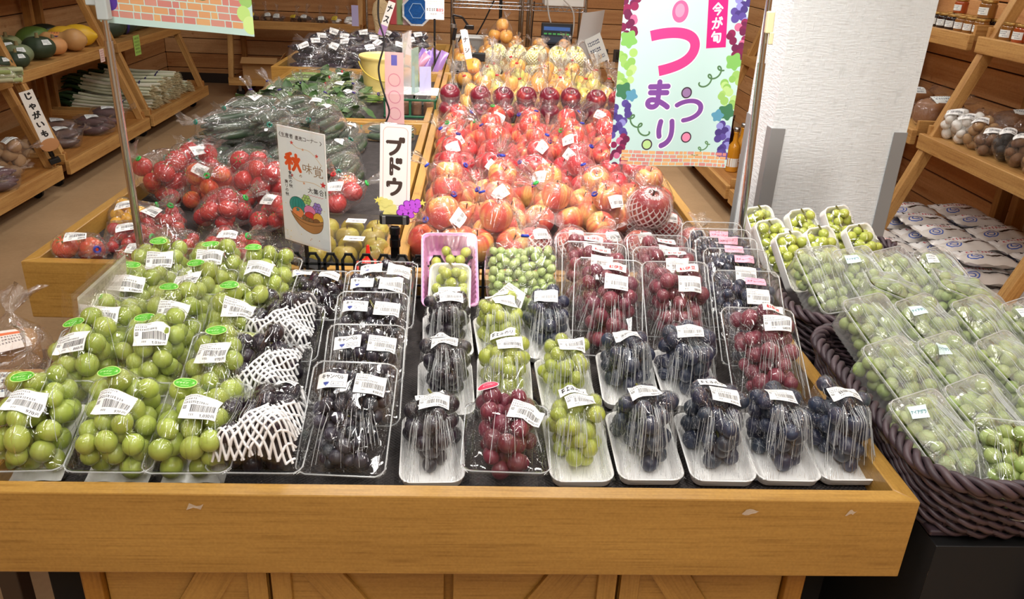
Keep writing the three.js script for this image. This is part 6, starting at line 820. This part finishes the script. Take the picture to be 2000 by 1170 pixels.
  { seed(5320); const it = [], m = [std(0xb9c98c, 0.5), std(0xa8bd78, 0.5), std(0xd2d8b2, 0.5)]; for (let k = 0; k < 18; k++) it.push(longItem('stalk', leekG[k % 3], pick(m), [rr(-0.03, 0.03), 0.014 + Math.floor(k / 6) * 0.022, ((k % 6) - 2.5) * 0.028], rr(-0.1, 0.1), 0.26, 0.013)); bag('celery_bag', 'clear sleeve of pale green stalks over the potato shelf post', 'greens', [-2.82, Y1, -4.62], 0.25, it, { tie: [-1, 0.2, 0], neck: 0.03, tuft: 0.05, film: MAT.filmCrumple }); }
  // cards on the shelf lips and the potato sign
  const tag = (name, label, pos, w, h, key, bg, ink, ry = Math.PI / 2) => { const mat = signLabel(key, 96, 128, (x) => { x.fillStyle = bg; x.fillRect(0, 0, 96, 128); for (let k = 0; k < 5; k++) tinyText(x, 14, 14 + k * 22, 66, 12, ink); }); solo(name, boxG(w, h, 0.0015, 0).clone(), mat, label, 'card', pos, [0, ry, 0]); const g = scene.children[scene.children.length - 1].geometry, p = g.attributes.position, uv = g.attributes.uv; for (let i = 0; i < p.count; i++) uv.setXY(i, p.getX(i) / w + 0.5, p.getY(i) / h + 0.5); };
  tag('price_card', 'pink paper card on the lip below the butternut squash', [-2.682, 0.665, -6.08], 0.07, 0.09, 'tagPink', '#f3d9d0', '#b05a68'); tag('price_card', 'yellow paper tag hanging beside the chrome pole', [-2.68, 0.62, -6.25], 0.08, 0.15, 'tagYellow', '#e9cf62', '#6a5a20'); tag('price_card', 'green paper card hanging over the leeks', [-2.68, 0.66, -6.72], 0.12, 0.15, 'tagGreen', '#a9d66a', '#4a6a2a');
  const jag = signLabel('jaga', 90, 420, (x) => { x.fillStyle = '#f4f2ec'; x.fillRect(0, 0, 90, 420); column(x, 'じゃがいも', 18, 14, 56, 10, '#1d1b1a', 1.36); });
  const t = thing('potato_sign', 'white vertical potato sign clipped to the slanted shelf post', 'sign', [-2.5, 0.31, -4.8], 0.75); part('card', boxG(0.075, 0.31, 0.002, 0).translate(0, 0.19, -0.0016), MAT.paper, t); part('print', gridG(1, 1, (u, v) => [(u - 0.5) * 0.073, 0.036 + v * 0.308, 0]), jag, t); part('potato_cutout', new THREE.SphereGeometry(0.055, 16, 8).scale(1, 0.7, 0.05).translate(0, 0.02, 0.004), std(0xc08a5a, 0.7), t); t.rotation.z = 0.22;
  const cs = clipStand('black clip stand fixed to the shelf foot under the potato sign', -2.5, 0.215, -4.82, 0.1, 0.6); cs.rotation.z = 0.25;
}
// ---------------------------------------------------------------- right-hand shelves
{
  const X = 1.57, Y0 = 0.212, Y1 = 0.839, Y2 = 1.253, lidM = new THREE.MeshPhysicalMaterial({ color: 0xc9a765, metalness: 0.9, roughness: 0.3 });
  const jarG = lathe([[0, 0], [0.9, 0], [1, 0.08], [1, 1.5], [0.85, 1.7], [0.82, 1.75], [0, 1.75]], 18), lidG = lathe([[0, 1.74], [0.9, 1.74], [0.93, 1.78], [0.93, 2.02], [0.88, 2.08], [0, 2.08]], 18), labG = new THREE.CylinderGeometry(1.012, 1.012, 0.85, 10, 1, true, 2.6, 1.6).translate(0, 0.8, 0);
  const jamM = { dark: new THREE.MeshPhysicalMaterial({ color: 0x1c1014, roughness: 0.12, clearcoat: 1 }), amber: new THREE.MeshPhysicalMaterial({ color: 0x8a5a26, roughness: 0.12, clearcoat: 1 }), red: new THREE.MeshPhysicalMaterial({ color: 0xa3481e, roughness: 0.12, clearcoat: 1 }) };
  let n = 0; const jar = (x, z, k, y = Y2, r = 0.036) => { const w = { dark: 'dark berry', amber: 'amber', red: 'orange-red' }[k]; const t = thing('jam_jar', `${w} jam jar with gold lid, ${y > Y2 + 0.01 ? 'stacked on top of the others' : `${ORD[n % 12]} along the upper shelf${n > 11 ? ', far part' : ''}`}`, 'jar', [x, y, z], 0, 'jam jars'); const b = part('glass_body', jarG, jamM[k], t); b.scale.setScalar(r); const l = part('lid', lidG, lidM, t); l.scale.setScalar(r); const q = part('paper_label', labG, SIGN.blank, t); q.scale.setScalar(r); q.rotation.y = 1.6; n++; };
  for (let i = 0; i < 6; i++) jar(X + 0.605, -3.58 - i * 0.075, i < 3 ? 'amber' : 'dark', Y2, 0.032); for (let i = 0; i < 6; i++) jar(X + 0.68, -3.58 - i * 0.075, 'dark', Y2, 0.032); for (let i = 0; i < 4; i++) jar(X + 0.605, -3.12 - i * 0.085, i < 3 ? 'red' : 'amber', Y2, 0.034); for (let i = 0; i < 5; i++) jar(X + 0.69, -3.0 - i * 0.085, 'dark', Y2, 0.034); jar(X + 0.64, -3.62, 'amber', Y2 + 0.067, 0.036); jar(X + 0.68, -3.9, 'red', Y2 + 0.067, 0.03);
  const wb = thing('wicker_tray', 'small tan wicker tray of jars on the upper shelf', 'basket', [X + 0.68, Y2, -2.78], 0); for (let k = 0; k < 6; k++) part('strand', tubeG(roundRect(0.2 + k * 0.004, 0.34 + k * 0.004, 0.03, 0.006 + k * 0.012, 5).map((p) => V(...p)), 0.0055, 60, 5, true), std(0xa8774a, 0.6), wb); part('bottom', boxG(0.19, 0.006, 0.33), std(0x9a6c42, 0.6), wb, [0, 0.004, 0]);
  // middle shelf: bagged mushrooms, garlic, ginger
  const whiteB = std(0xeceae4, 0.6), tanB = std(0xa98458, 0.7), brownB = std(0x7a5638, 0.7), darkB = std(0x2a2422, 0.6);
  const kinds = [['white garlic bulbs', whiteB], ['white mushrooms', whiteB], ['tan ginger roots', tanB], ['brown dried slices', brownB], ['dark dried seaweed', darkB], ['brown mushrooms', brownB], ['burdock sticks with yellow label', tanB], ['pale stalks', std(0xc9b98f, 0.6)]];
  kinds.forEach(([w, m], i) => { seed(5400 + i); const it = []; for (const b of packBerries(14, 0.075, 0.15, 0.02, { taper: 0, heap: 0.05, zc: 0 })) it.push({ name: 'piece', geo: berryG, mat: m, p: [b.z, b.y, b.x], s: [b.r * 1.2, b.r * 0.9, b.r], rot: [rr(0, 6), rr(0, 6), 0], S: [[b.z, b.y, b.x, b.r]] }); bag('pantry_bag', `slim bag of ${w} on the middle shelf by the column`, 'dried goods', [X + 0.5, Y1, -3.4 + i * 0.095], 0.35, it, { group: 'slim bags on the middle shelf', tie: [1, 0.4, 0], neck: 0.03, tuft: 0.05, labels: [{ dir: [-0.7, 1, 0.2], mat: i === 6 ? signLabel('yellowRed', 128, 64, (x) => { x.fillStyle = '#f0c030'; x.fillRect(0, 0, 128, 64); tinyText(x, 10, 16, 100, 30, '#b02a20'); }) : priceLabel('200'), w: 0.07, h: 0.04, spin: 0.4 }] }); });
  [[-3.66, 0], [-3.92, 1]].forEach(([z, i]) => { seed(5450 + i); bag('bread_bag', `bagged brown loaf on the shelf behind the column, ${i ? 'farther' : 'nearer'} of two`, 'bread', [X + 0.56, Y1, z], 0.3, [{ name: 'loaf', geo: boxG(0.2, 0.12, 0.14, 0.04), mat: std(0x8a5c36, 0.7), p: [0, 0.062, 0], S: [[-0.06, 0.06, 0, 0.065], [0.06, 0.06, 0, 0.065]] }], { group: 'bagged loaves behind the column', tie: [1, 0.2, -0.3], neck: 0.03, tuft: 0.07, film: MAT.filmCrumple, labels: [{ dir: [-0.2, 1, 0.4], mat: SIGN.blank, w: 0.11, h: 0.06, spin: 0.3 }] }); });
  { seed(5455); bag('bread_bag', 'bagged loaf seen past the slanted post on the middle shelf', 'bread', [X + 0.74, Y1, -3.36], 0.3, [{ name: 'loaf', geo: boxG(0.2, 0.13, 0.14, 0.04), mat: std(0x7c5638, 0.7), p: [0, 0.066, 0], S: [[-0.06, 0.065, 0, 0.065], [0.06, 0.065, 0, 0.065]] }], { group: 'bagged loaves behind the column', tie: [1, 0.2, -0.3], neck: 0.03, tuft: 0.07, film: MAT.filmCrumple, labels: [{ dir: [-0.2, 1, 0.4], mat: SIGN.blank, w: 0.08, h: 0.05 }] }); }
  // lower shelf: printed white packets, piled
  const pk = signLabel('packet', 256, 192, (x) => { x.fillStyle = '#d8d2cc'; x.fillRect(0, 0, 256, 192); x.fillStyle = '#f2f0ee'; x.fillRect(10, 14, 236, 90); tinyText(x, 30, 30, 190, 26, '#2a2a2e'); tinyText(x, 50, 66, 130, 18, '#b8303a'); x.fillStyle = '#1f1f23'; x.fillRect(120, 108, 120, 16); x.strokeStyle = '#4a66b8'; x.lineWidth = 6; x.beginPath(); x.ellipse(64, 140, 34, 26, -0.3, 0, 7); x.stroke(); x.beginPath(); x.ellipse(64, 140, 18, 14, -0.3, 0, 7); x.stroke(); });
  const packetG = [0, 1, 2].map((k) => { seed(5500 + k); const f = (s) => gridG(14, 10, (u, v) => { const e = Math.min(1, 4 * Math.min(u, 1 - u)) ** 0.6 * Math.min(1, 4 * Math.min(v, 1 - v)) ** 0.6; return [(u - 0.5) * 0.225, s * 0.023 * e * (1 + 0.15 * Math.sin(u * 9 + k * 2) * Math.sin(v * 7 + k)) + 0.003 * Math.sin(u * 21 + v * 13 + k), (0.5 - v) * 0.155]; }); return merge([f(1), f(-1)]); });
  const packetM = new THREE.MeshPhysicalMaterial({ map: pk.map, roughness: 0.25, clearcoat: 0.6, clearcoatRoughness: 0.15, side: THREE.DoubleSide });
  n = 0; for (let L = 0; L < 5; L++) for (let i = L > 2 ? 1 : 0; i < 6; i++) for (let j = L > 3 ? 1 : 0; j < 3; j++) { seed(5510 + n); const z = -2.6 - i * 0.16 - L * 0.04, x = X + 0.14 + j * 0.25 + L * 0.02; const m = solo('printed_packet', packetG[n % 3], packetM, `clear printed packet with blue emblem, ${ORD[i]} from the open end, ${['bottom', 'second', 'third', 'fourth', 'top'][L]} layer, ${['lip', 'second', 'wall'][j]} file`, 'packet', [x, Y0 + 0.03 + L * 0.055, z], [rr(-0.08, 0.08), 0.05 + rr(-0.16, 0.16), 0.03 + rr(-0.07, 0.07)], 'printed packets on the lower shelf'); n++; }
  // bottles and wooden boxes on the far unit
  const botG = lathe([[0, 0], [0.9, 0], [1, 0.15], [1, 3.6], [0.85, 4.3], [0.42, 5.0], [0.38, 6.2], [0.45, 6.3], [0.45, 6.6], [0, 6.6]], 16), capG = lathe([[0, 6.58], [0.5, 6.58], [0.5, 7.2], [0, 7.2]], 12);
  for (let i = 0; i < 7; i++) { seed(5600 + i); const t = thing('juice_bottle', `${i === 5 ? 'dark' : 'golden'} juice bottle on the low shelf past the banner, ${ORD[i]} from the column`, 'bottle', [X + 0.12 + (i % 2) * 0.09, Y0, -4.85 - i * 0.14], 0, 'juice bottles'); const b = part('glass', botG, i === 5 ? jamM.dark : std(0xc98a26, 0.12, { clearcoat: 1 }), t); b.scale.setScalar(0.04); const c = part('cap', capG, MAT.steel, t); c.scale.setScalar(0.04); const q = part('paper_label', new THREE.CylinderGeometry(1.01, 1.01, 1.4, 14, 1, true).translate(0, 1.6, 0), SIGN.blank, t); q.scale.setScalar(0.04); }
  for (let i = 0; i < 2; i++) { const t = thing('wooden_box', `small wooden box on the shelf above the juice bottles, ${i ? 'farther' : 'nearer'} one`, 'box', [X + 0.52, Y1, -5.0 - i * 0.32], 0, 'wooden boxes'); part('front_board', boxG(0.012, 0.14, 0.24), MAT.oak, t, [-0.1, 0.07, 0]); part('back_board', boxG(0.012, 0.14, 0.24), MAT.oak, t, [0.1, 0.07, 0]); part('end_board', boxG(0.19, 0.14, 0.012), MAT.oak, t, [0, 0.07, 0.115]); part('end_board', boxG(0.19, 0.14, 0.012), MAT.oak, t, [0, 0.07, -0.115]); part('bottom', boxG(0.19, 0.01, 0.22), MAT.oak, t, [0, 0.006, 0]); part('finger_hole', boxG(0.002, 0.03, 0.05, 0), MAT.black, t, [-0.1065, 0.09, 0]); }
}
console.log('shelves ready');
// ---------------------------------------------------------------- things standing among the far tables
{
  const yel = std(0xf0da88, 0.4), t = thing('bucket', 'yellow plastic bucket on the greens table', 'bucket', [-0.52, 0.702, -4.62], 0.3);
  part('body', lathe([[0.0, 0], [0.092, 0], [0.096, 0.006], [0.122, 0.215], [0.13, 0.22], [0.13, 0.232], [0.124, 0.236], [0.118, 0.22], [0.092, 0.01], [0, 0.008]], 36), yel, t); part('handle', tubeG(Array.from({ length: 13 }, (_, i) => { const a = i / 12 * Math.PI; return [Math.cos(a) * 0.131, 0.2 - Math.sin(a) * 0.09, Math.sin(a) * 0.122]; }), 0.004, 30, 6), std(0xc8b04a, 0.4), t);
  const cr = thing('plastic_crate', 'green plastic crate of brown packets under a white board', 'crate', [-0.33, 0.702, -4.25], 0), gr = std(0x1d5a3c, 0.5);
  for (const [w, d, x, z] of [[0.26, 0.008, 0, 0.15], [0.26, 0.008, 0, -0.15], [0.008, 0.3, 0.13, 0], [0.008, 0.3, -0.13, 0]]) { part('rail', boxG(w, 0.012, d), gr, cr, [x, 0.006, z]); part('rail', boxG(w, 0.012, d), gr, cr, [x, 0.09, z]); } for (const a of [-0.125, 0, 0.125]) for (const b of [-0.148, 0.148]) part('slat', boxG(0.012, 0.09, 0.006), gr, cr, [a, 0.045, b]); part('board', boxG(0.27, 0.008, 0.2), MAT.white, cr, [0, 0.101, -0.04]);
  seed(6000); for (let k = 0; k < 4; k++) bag('snack_packet', `small brown packet in the green crate, ${ORD[k]} from the pink card`, 'packet', [-0.42 + k * 0.06, 0.705, -4.16], 0.2 * k, [{ name: 'filling', geo: boxG(0.045, 0.07, 0.03, 0.008), mat: std(0x6a4424, 0.6), p: [0, 0.036, 0], S: [[0, 0.015, 0, 0.022], [0, 0.055, 0, 0.022]] }], { group: 'brown packets', tie: [0, 1, 0], neck: 0.01, tuft: 0.015 });
  const pinkSheet = new THREE.MeshPhysicalMaterial({ map: signLabel('pinkcard', 128, 448, (x) => { x.fillStyle = '#f2c4c8'; x.fillRect(0, 0, 128, 448); x.fillStyle = '#6a6ac8'; x.fillRect(44, 16, 40, 60); x.strokeStyle = '#d98aa0'; x.lineWidth = 5; for (let k = 0; k < 3; k++) { x.beginPath(); x.ellipse(64, 160 + k * 100, 40, 36, 0.2, 0, 7); x.stroke(); } }).map, roughness: 0.8, transmission: 0.35, thickness: 0, side: THREE.DoubleSide });
  const pc = thing('pink_card', 'translucent pink card standing behind the white grape sign', 'card', [-0.365, 0.702, -3.7], -0.15); part('sheet', gridG(2, 4, (u, v) => [(u - 0.5) * 0.085, 0.035 + v * 0.335, 0.006 * Math.sin(v * 3)]), pinkSheet, pc); part('holder', boxG(0.03, 0.05, 0.02), MAT.black, pc, [0.03, 0.025, -0.008]);
  const cb = solo('power_cable', tubeG([[-0.40, 1.5, -3.72], [-0.43, 1.22, -3.7], [-0.405, 1.12, -3.68], [-0.43, 1.0, -3.66], [-0.40, 0.88, -3.64], [-0.385, 0.82, -3.64], [-0.41, 0.755, -3.63], [-0.42, 0.706, -3.6]], 0.0045, 60, 6), MAT.black, 'black power cable dangling beside the pink card', 'cable');
  const ap = thing('acrylic_post', 'clear acrylic post and strut standing at the edge of the apples', 'post', [-0.2, 0.752, -3.79]); part('post', boxG(0.014, 0.34, 0.014, 0.002), MAT.acrylic, ap, [0, 0.17, 0]); part('strut', barBetween([-0.012, 0.28, 0], [-0.075, 0.0, 0], 0.008, 0.006, 0.001), MAT.acrylic, ap); part('cap', boxG(0.03, 0.025, 0.03, 0.004), MAT.acrylic, ap, [0, 0.35, 0]);
  const sl = (label, x, y, z, w, h, yaw, col) => { const m = thing('card_holder', label, 'card', [x, y, z], yaw, 'upright card holders'); part('card', boxG(w, h, 0.002, 0), std(col, 0.6), m, [0, h / 2, 0]); part('sleeve', boxG(w + 0.008, h + 0.008, 0.008, 0), MAT.acrylic, m, [0, h / 2 + 0.003, 0]); };
  sl('white card in a clear holder seen edge on beyond the bucket', -0.36, 0.81, -4.32, 0.16, 0.28, 1.38, 0xe6e6ea); sl('pale teal card in a clear holder beside the pink card', -0.31, 0.81, -4.2, 0.1, 0.22, 1.3, 0xa9cfc4); sl('small lilac card in a clear holder on the white board', -0.26, 0.81, -4.22, 0.06, 0.13, 0.3, 0xc3c2ea);
  const ps = thing('price_stand', 'white price card reading 489 on a black post', 'sign', [-0.275, 0.702, -5.45], 0); part('post', cyl(0.007, 0.007, 0.36, 8), MAT.black, ps); part('foot', cyl(0.05, 0.045, 0.008, 16), MAT.black, ps); part('card', boxG(0.12, 0.15, 0.002, 0).translate(0, 0.43, -0.0014), MAT.paper, ps);
  part('print', gridG(1, 1, (u, v) => [(u - 0.5) * 0.118, 0.356 + v * 0.148, 0]), signLabel('p489', 256, 320, (x) => { x.fillStyle = '#faf7f4'; x.fillRect(0, 0, 256, 320); seed(6050); for (let k = 0; k < 4; k++) tinyText(x, 20, 20 + k * 30, 210, 14, '#b88a84'); tinyText(x, 16, 176, 130, 36, '#2a2222'); x.fillStyle = '#d0263a'; x.font = 'bold 58px sans-serif'; x.fillText('489', 152, 216); glyph(x, '円', 226, 226, 22, 3, '#d0263a'); tinyText(x, 60, 240, 90, 20, '#3a3030'); }), ps);
  // pear sign on an arm
  const as = thing('arm_stand', 'black articulated arm stand holding the narrow pear sign', 'stand', [-0.14, 0.702, -4.95], 0); part('post', cyl(0.006, 0.006, 0.3, 8), MAT.chrome, as); part('foot', boxG(0.05, 0.02, 0.05), MAT.black, as, [0, 0.01, 0]); part('arm', merge([barBetween([0, 0.29, 0], [0.012, 0.36, 0], 0.022, 0.02), barBetween([0.012, 0.36, 0], [-0.005, 0.43, 0], 0.012, 0.012), barBetween([-0.005, 0.43, 0], [0.05, 0.42, 0], 0.012, 0.012), barBetween([0.05, 0.42, 0], [0.085, 0.375, 0], 0.012, 0.012), barBetween([0.03, 0.28, 0], [0.075, 0.38, 0], 0.008, 0.008)]), MAT.blackGloss, as); part('clip', boxG(0.05, 0.025, 0.02, 0.004), MAT.blackGloss, as, [0.095, 0.365, 0]); part('joint', cyl(0.018, 0.018, 0.02, 12), MAT.steel, as, [0, 0.36, 0]);
  const ns = thing('pear_sign', 'narrow white pear sign tapering to an orange tip', 'sign', [-0.035, 0.83, -4.945], 0); ns.rotation.z = 0.2; part('card', gridG(1, 1, (u, v) => [(u - 0.5) * 0.042, 0.06 + v * 0.17, 0]), signLabel('nashi', 84, 340, (x) => { x.fillStyle = '#f7e9e6'; x.fillRect(0, 0, 84, 340); glyph(x, 'ナ', 14, 90, 56, 9, '#2a2222'); glyph(x, 'シ', 14, 210, 56, 9, '#2a2222'); }), ns); part('tip', gridG(2, 3, (u, v) => [(u - 0.5) * 0.042 * (0.7 + 0.3 * v), 0.0 + v * 0.06, 0.001]), std(0xe8a23c, 0.6), ns);
  const bk = thing('device_stack', 'stack of black trays behind the golden pears', 'trays', [-0.06, 0.752, -5.29], 0); for (let k = 0; k < 6; k++) part('tray', boxG(0.17, 0.008, 0.06, 0.002), k % 2 ? MAT.black : std(0x55504c, 0.5), bk, [rr(-0.005, 0.005), 0.006 + k * 0.0125, 0]); part('lid', boxG(0.11, 0.05, 0.06, 0.004), MAT.black, bk, [0.06, 0.105, 0]);
  // purple printed snack bags
  const pm = [std(0x9a78b4, 0.3, { clearcoat: 0.5 }), std(0xc08aa8, 0.3, { clearcoat: 0.5 }), std(0x8a6ab8, 0.3, { clearcoat: 0.5 })]; for (let k = 0; k < 7; k++) { seed(6100 + k); solo('purple_packet', gridG(8, 8, (u, v) => { const e = Math.sin(u * 3.14) * Math.sin(v * 3.14); return [(u - 0.5) * 0.055, 0.18 * v, 0.02 * e]; }), new THREE.MeshPhysicalMaterial({ color: pm[k % 3].color, roughness: 0.3, clearcoat: 0.5, side: THREE.DoubleSide }), `tilted purple printed packet, ${ORD[k]} between eggplants and pears`, 'packet', [-0.5 + (k % 4) * 0.075, 0.703, -5.4 - Math.floor(k / 4) * 0.12], [-0.35, rr(-0.3, 0.3), -0.5 + rr(-0.15, 0.15)], 'purple packets'); }
}
{ // hanging goods, wire rack, back wall bits
  const hz = -6.95, po = thing('display_post', 'chrome hanging post beside the knitted goods', 'post', [-0.9, 0, hz]); part('tube', cyl(0.01, 0.01, 2.1, 12), MAT.chrome, po); part('foot', cyl(0.12, 0.11, 0.015, 20), MAT.steel, po); part('cross_bar', new THREE.CylinderGeometry(0.006, 0.006, 1.0, 8).rotateZ(Math.PI / 2), MAT.chrome, po, [0.3, 1.35, 0.03]);
  const cardM = (key, draw) => signLabel(key, 64, 192, draw); solo('card_strip', boxG(0.055, 0.16, 0.003, 0), std(0xa9a0c6, 0.6), 'lilac and green card strip hanging beside the knitted sponge', 'card', [-0.99, 0.93, hz + 0.04]); solo('card_strip', boxG(0.07, 0.1, 0.003, 0), std(0xa5d86a, 0.6), 'small lime green card below the lilac strip', 'card', [-0.99, 0.73, hz + 0.05]);
  const netB = std(0xcdb48a, 0.8); const fish = thing('knitted_sponge', 'beige knitted sponge with a waisted shape hanging by a loop', 'sponge', [-0.78, 0.72, hz + 0.04]); part('body', lathe([[0.001, 0], [0.07, 0.01], [0.085, 0.04], [0.05, 0.09], [0.06, 0.16], [0.075, 0.24], [0.06, 0.31], [0.03, 0.34], [0.001, 0.345]], 24).scale(1, 1, 0.35), new THREE.MeshPhysicalMaterial({ color: 0xcdb48a, roughness: 0.85, bumpMap: wrinkRand, bumpScale: 0.006 }), fish); part('loop', tubeG([[0, 0.34, 0], [0.01, 0.5, 0], [0, 0.63, 0]], 0.003, 10, 5), netB, fish);
  solo('pot_holder', boxG(0.19, 0.24, 0.02, 0.009), new THREE.MeshPhysicalMaterial({ map: signLabel('floral', 128, 128, (x) => { x.fillStyle = '#e8c3c4'; x.fillRect(0, 0, 128, 128); seed(6200); for (let k = 0; k < 40; k++) { x.fillStyle = pick(['#c05a6a', '#f3e6e2', '#b84a50', '#8aa070']); x.beginPath(); x.arc(rr(0, 128), rr(0, 128), rr(4, 10), 0, 7); x.fill(); } }).map, roughness: 0.9 }), 'pink floral pot holder hanging beside the blue scrubber', 'pot holder', [-0.62, 0.99, hz + 0.02]);
  const sc = thing('crochet_scrubber', 'blue octagonal crochet scrubber with a white border', 'scrubber', [-0.49, 0.99, hz + 0.08]); const oct = (r, d) => new THREE.CylinderGeometry(r, r, d, 8).rotateX(Math.PI / 2).rotateZ(Math.PI / 8); part('border', oct(0.125, 0.012), new THREE.MeshPhysicalMaterial({ color: 0xf0f0f0, roughness: 0.95, bumpMap: wrinkRand, bumpScale: 0.006 }), sc); part('face', oct(0.108, 0.018), new THREE.MeshPhysicalMaterial({ color: 0x1f62b0, roughness: 0.95, bumpMap: wrinkRand, bumpScale: 0.006 }), sc); part('stitch_ring', new THREE.TorusGeometry(0.062, 0.004, 5, 6).translate(0, 0, 0.01), std(0x9cc0e6, 0.9), sc); part('loop', tubeG([[0, 0.11, 0], [0.01, 0.2, -0.02], [0, 0.36, -0.05]], 0.003, 10, 5), std(0xf0f0f0, 0.8), sc);
  const dl = solo('hanging_label', boxG(0.05, 0.24, 0.002, 0), signLabel('hang', 48, 160, (x) => { x.fillStyle = '#f0ece6'; x.fillRect(0, 0, 48, 160); glyph(x, 'ナ', 8, 16, 32, 6, '#222'); glyph(x, 'ス', 8, 66, 32, 6, '#222'); x.fillStyle = '#b48ac0'; x.fillRect(0, 112, 48, 48); }), 'narrow eggplant name strip tilted above the eggplants', 'sign', [-0.64, 1.0, -6.0], [0, 0.2, -0.35]); { const g = dl.geometry, p = g.attributes.position, uv = g.attributes.uv; for (let i = 0; i < p.count; i++) uv.setXY(i, p.getX(i) / 0.05 + 0.5, p.getY(i) / 0.24 + 0.5); }
  const st2 = thing('sign_stand', 'thin black stand holding up the eggplant name strip', 'stand', [-0.66, 0.702, -6.01]); part('post', cyl(0.005, 0.005, 0.2, 8), MAT.black, st2); part('clip', boxG(0.03, 0.025, 0.02), MAT.black, st2, [0, 0.21, 0]);
  // wire rack
  const rz = -7.45, wr = thing('wire_rack', 'chrome wire rack with hanging cables behind the pears', 'rack', [0.4, 0, rz]); for (const x of [-0.62, -0.02, 0.05, 0.52]) for (const z of [0.2, -0.2]) part('post', cyl(0.0125, 0.0125, 1.9, 12), MAT.chrome, wr, [x, 0, z]);
  for (const y of [1.03, 0.3]) { for (const z of [0.2, -0.2]) { part('rail', new THREE.CylinderGeometry(0.005, 0.005, 1.14, 8).rotateZ(Math.PI / 2), MAT.chrome, wr, [-0.05, y, z]); part('rail', new THREE.CylinderGeometry(0.004, 0.004, 1.14, 8).rotateZ(Math.PI / 2), MAT.chrome, wr, [-0.05, y - 0.03, z]); part('zigzag', tubeG(Array.from({ length: 33 }, (_, i) => V(-0.62 + i * 0.0356, y - (i % 2) * 0.03, z)), 0.003, 128, 4), MAT.chrome, wr); } for (let k = 0; k < 20; k++) part('shelf_wire', new THREE.CylinderGeometry(0.002, 0.002, 0.4, 5).rotateX(Math.PI / 2), MAT.chrome, wr, [-0.6 + k * 0.058, y, 0]); }
  const cab = (label, pts, r, m) => solo('cable', tubeG(pts, r, 40, 6), m, label, 'cable', undefined, undefined, 'rack cables');
  const grey = std(0xb9b4ac, 0.6); cab('pale grey cable looping down the middle of the wire rack', [[0.58, 1.1, -7.2], [0.6, 0.98, -7.19], [0.63, 0.86, -7.19], [0.58, 0.74, -7.19], [0.57, 0.5, -7.2]], 0.007, grey); cab('pale grey cable hanging next to the tablet', [[0.72, 1.1, -7.2], [0.8, 1.02, -7.19], [0.82, 0.9, -7.19], [0.79, 0.7, -7.19]], 0.007, grey); cab('thick black cable pair beside the rack post', [[0.2, 1.06, -7.5], [0.2, 0.8, -7.5], [0.19, 0.5, -7.5]], 0.016, MAT.black); cab('thin black cable slanting behind the pears', [[0.14, 1.05, -7.5], [0.05, 0.86, -7.5], [-0.04, 0.7, -7.5]], 0.007, MAT.black); cab('thin black cable hanging behind the pear pile', [[0.5, 1.05, -7.6], [0.49, 0.8, -7.6], [0.49, 0.5, -7.6]], 0.006, MAT.black);
  const tb = thing('tablet_display', 'small screen showing blue and green rows behind the pears', 'screen', [0.63, 0.702, -6.68], -0.1); part('body', boxG(0.25, 0.17, 0.02, 0.008), MAT.black, tb, [0, 0.17, 0]); part('screen', gridG(1, 1, (u, v) => [(u - 0.5) * 0.225, 0.1 + v * 0.14, 0.0115]), signLabel('screen', 160, 100, (x) => { x.fillStyle = '#16202c'; x.fillRect(0, 0, 160, 100); x.fillStyle = '#3a66b0'; x.fillRect(6, 10, 148, 20); x.fillStyle = '#49a858'; for (let k = 0; k < 6; k++) x.fillRect(8 + k * 25, 44, 18, 9); x.fillStyle = '#2c3a4c'; x.fillRect(6, 62, 148, 30); }), tb); part('foot', boxG(0.14, 0.085, 0.08), MAT.black, tb, [0, 0.0425, -0.02]);
  solo('appliance', boxG(0.34, 0.14, 0.3, 0.01), std(0xe4e2dc, 0.5), 'white appliance on the top of the wire rack', 'appliance', [0.74, 1.106, -7.45]);
  const pp = thing('pinned_paper', 'large grey paper and a printed sheet pinned to the rack post', 'paper', [0.93, 0.8, -7.235]); part('grey_sheet', gridG(4, 5, (u, v) => [(u - 0.5) * 0.2 + (v - 0.5) * 0.1, (v - 0.5) * 0.38, 0.02 + 0.03 * Math.sin(u * 3)]), std(0xb9b4b0, 0.7, { side: THREE.DoubleSide }), pp, [0.03, 0.02, 0], [0, 0.2, 0.15]); part('printed_sheet', gridG(3, 4, (u, v) => [(u - 0.5) * 0.15, (v - 0.5) * 0.24, 0.01 * Math.sin(u * 3)]), new THREE.MeshPhysicalMaterial({ map: SIGN.blank.map, roughness: 0.7, side: THREE.DoubleSide }), pp, [0.1, -0.09, 0.06], [0, 0.2, 0.45]); part('pin', boxG(0.02, 0.02, 0.03), MAT.steel, pp, [0, 0.12, 0.008]);
  for (let k = 0; k < 2; k++) { const o = thing('wall_outlet', `grey electrical outlet on the back wall, ${k ? 'farther from' : 'nearer'} the rack`, 'outlet', [1.36 + k * 0.17, 0.44, -8.99], 0, 'wall outlets'); part('plate', boxG(0.11, 0.13, 0.012, 0.004), std(0x4a443e, 0.5), o, [0, 0, 0.006]); part('socket', boxG(0.05, 0.08, 0.016, 0.004), std(0x2c2824, 0.5), o, [0, 0, 0.009]); }
  const bin = thing('storage_tub', 'clear plastic tub on the back of the pear table', 'tub', [-0.05, 0.702, -6.66]); part('tub', clearTrayG(0.24, 0.16, 0.12, 0.01), new THREE.MeshPhysicalMaterial({ color: 0xcfd2d0, roughness: 0.35, transmission: 0.6, thickness: 0, side: THREE.DoubleSide }), bin); part('lid', boxG(0.27, 0.012, 0.19, 0.005), std(0xc9ccca, 0.4), bin, [0, 0.128, 0]);
}
console.log('far things ready');
scene.traverse((o) => { if (o.isMesh) { o.castShadow = true; o.receiveShadow = true; } });
console.log('built');
renderer.render(scene, camera);
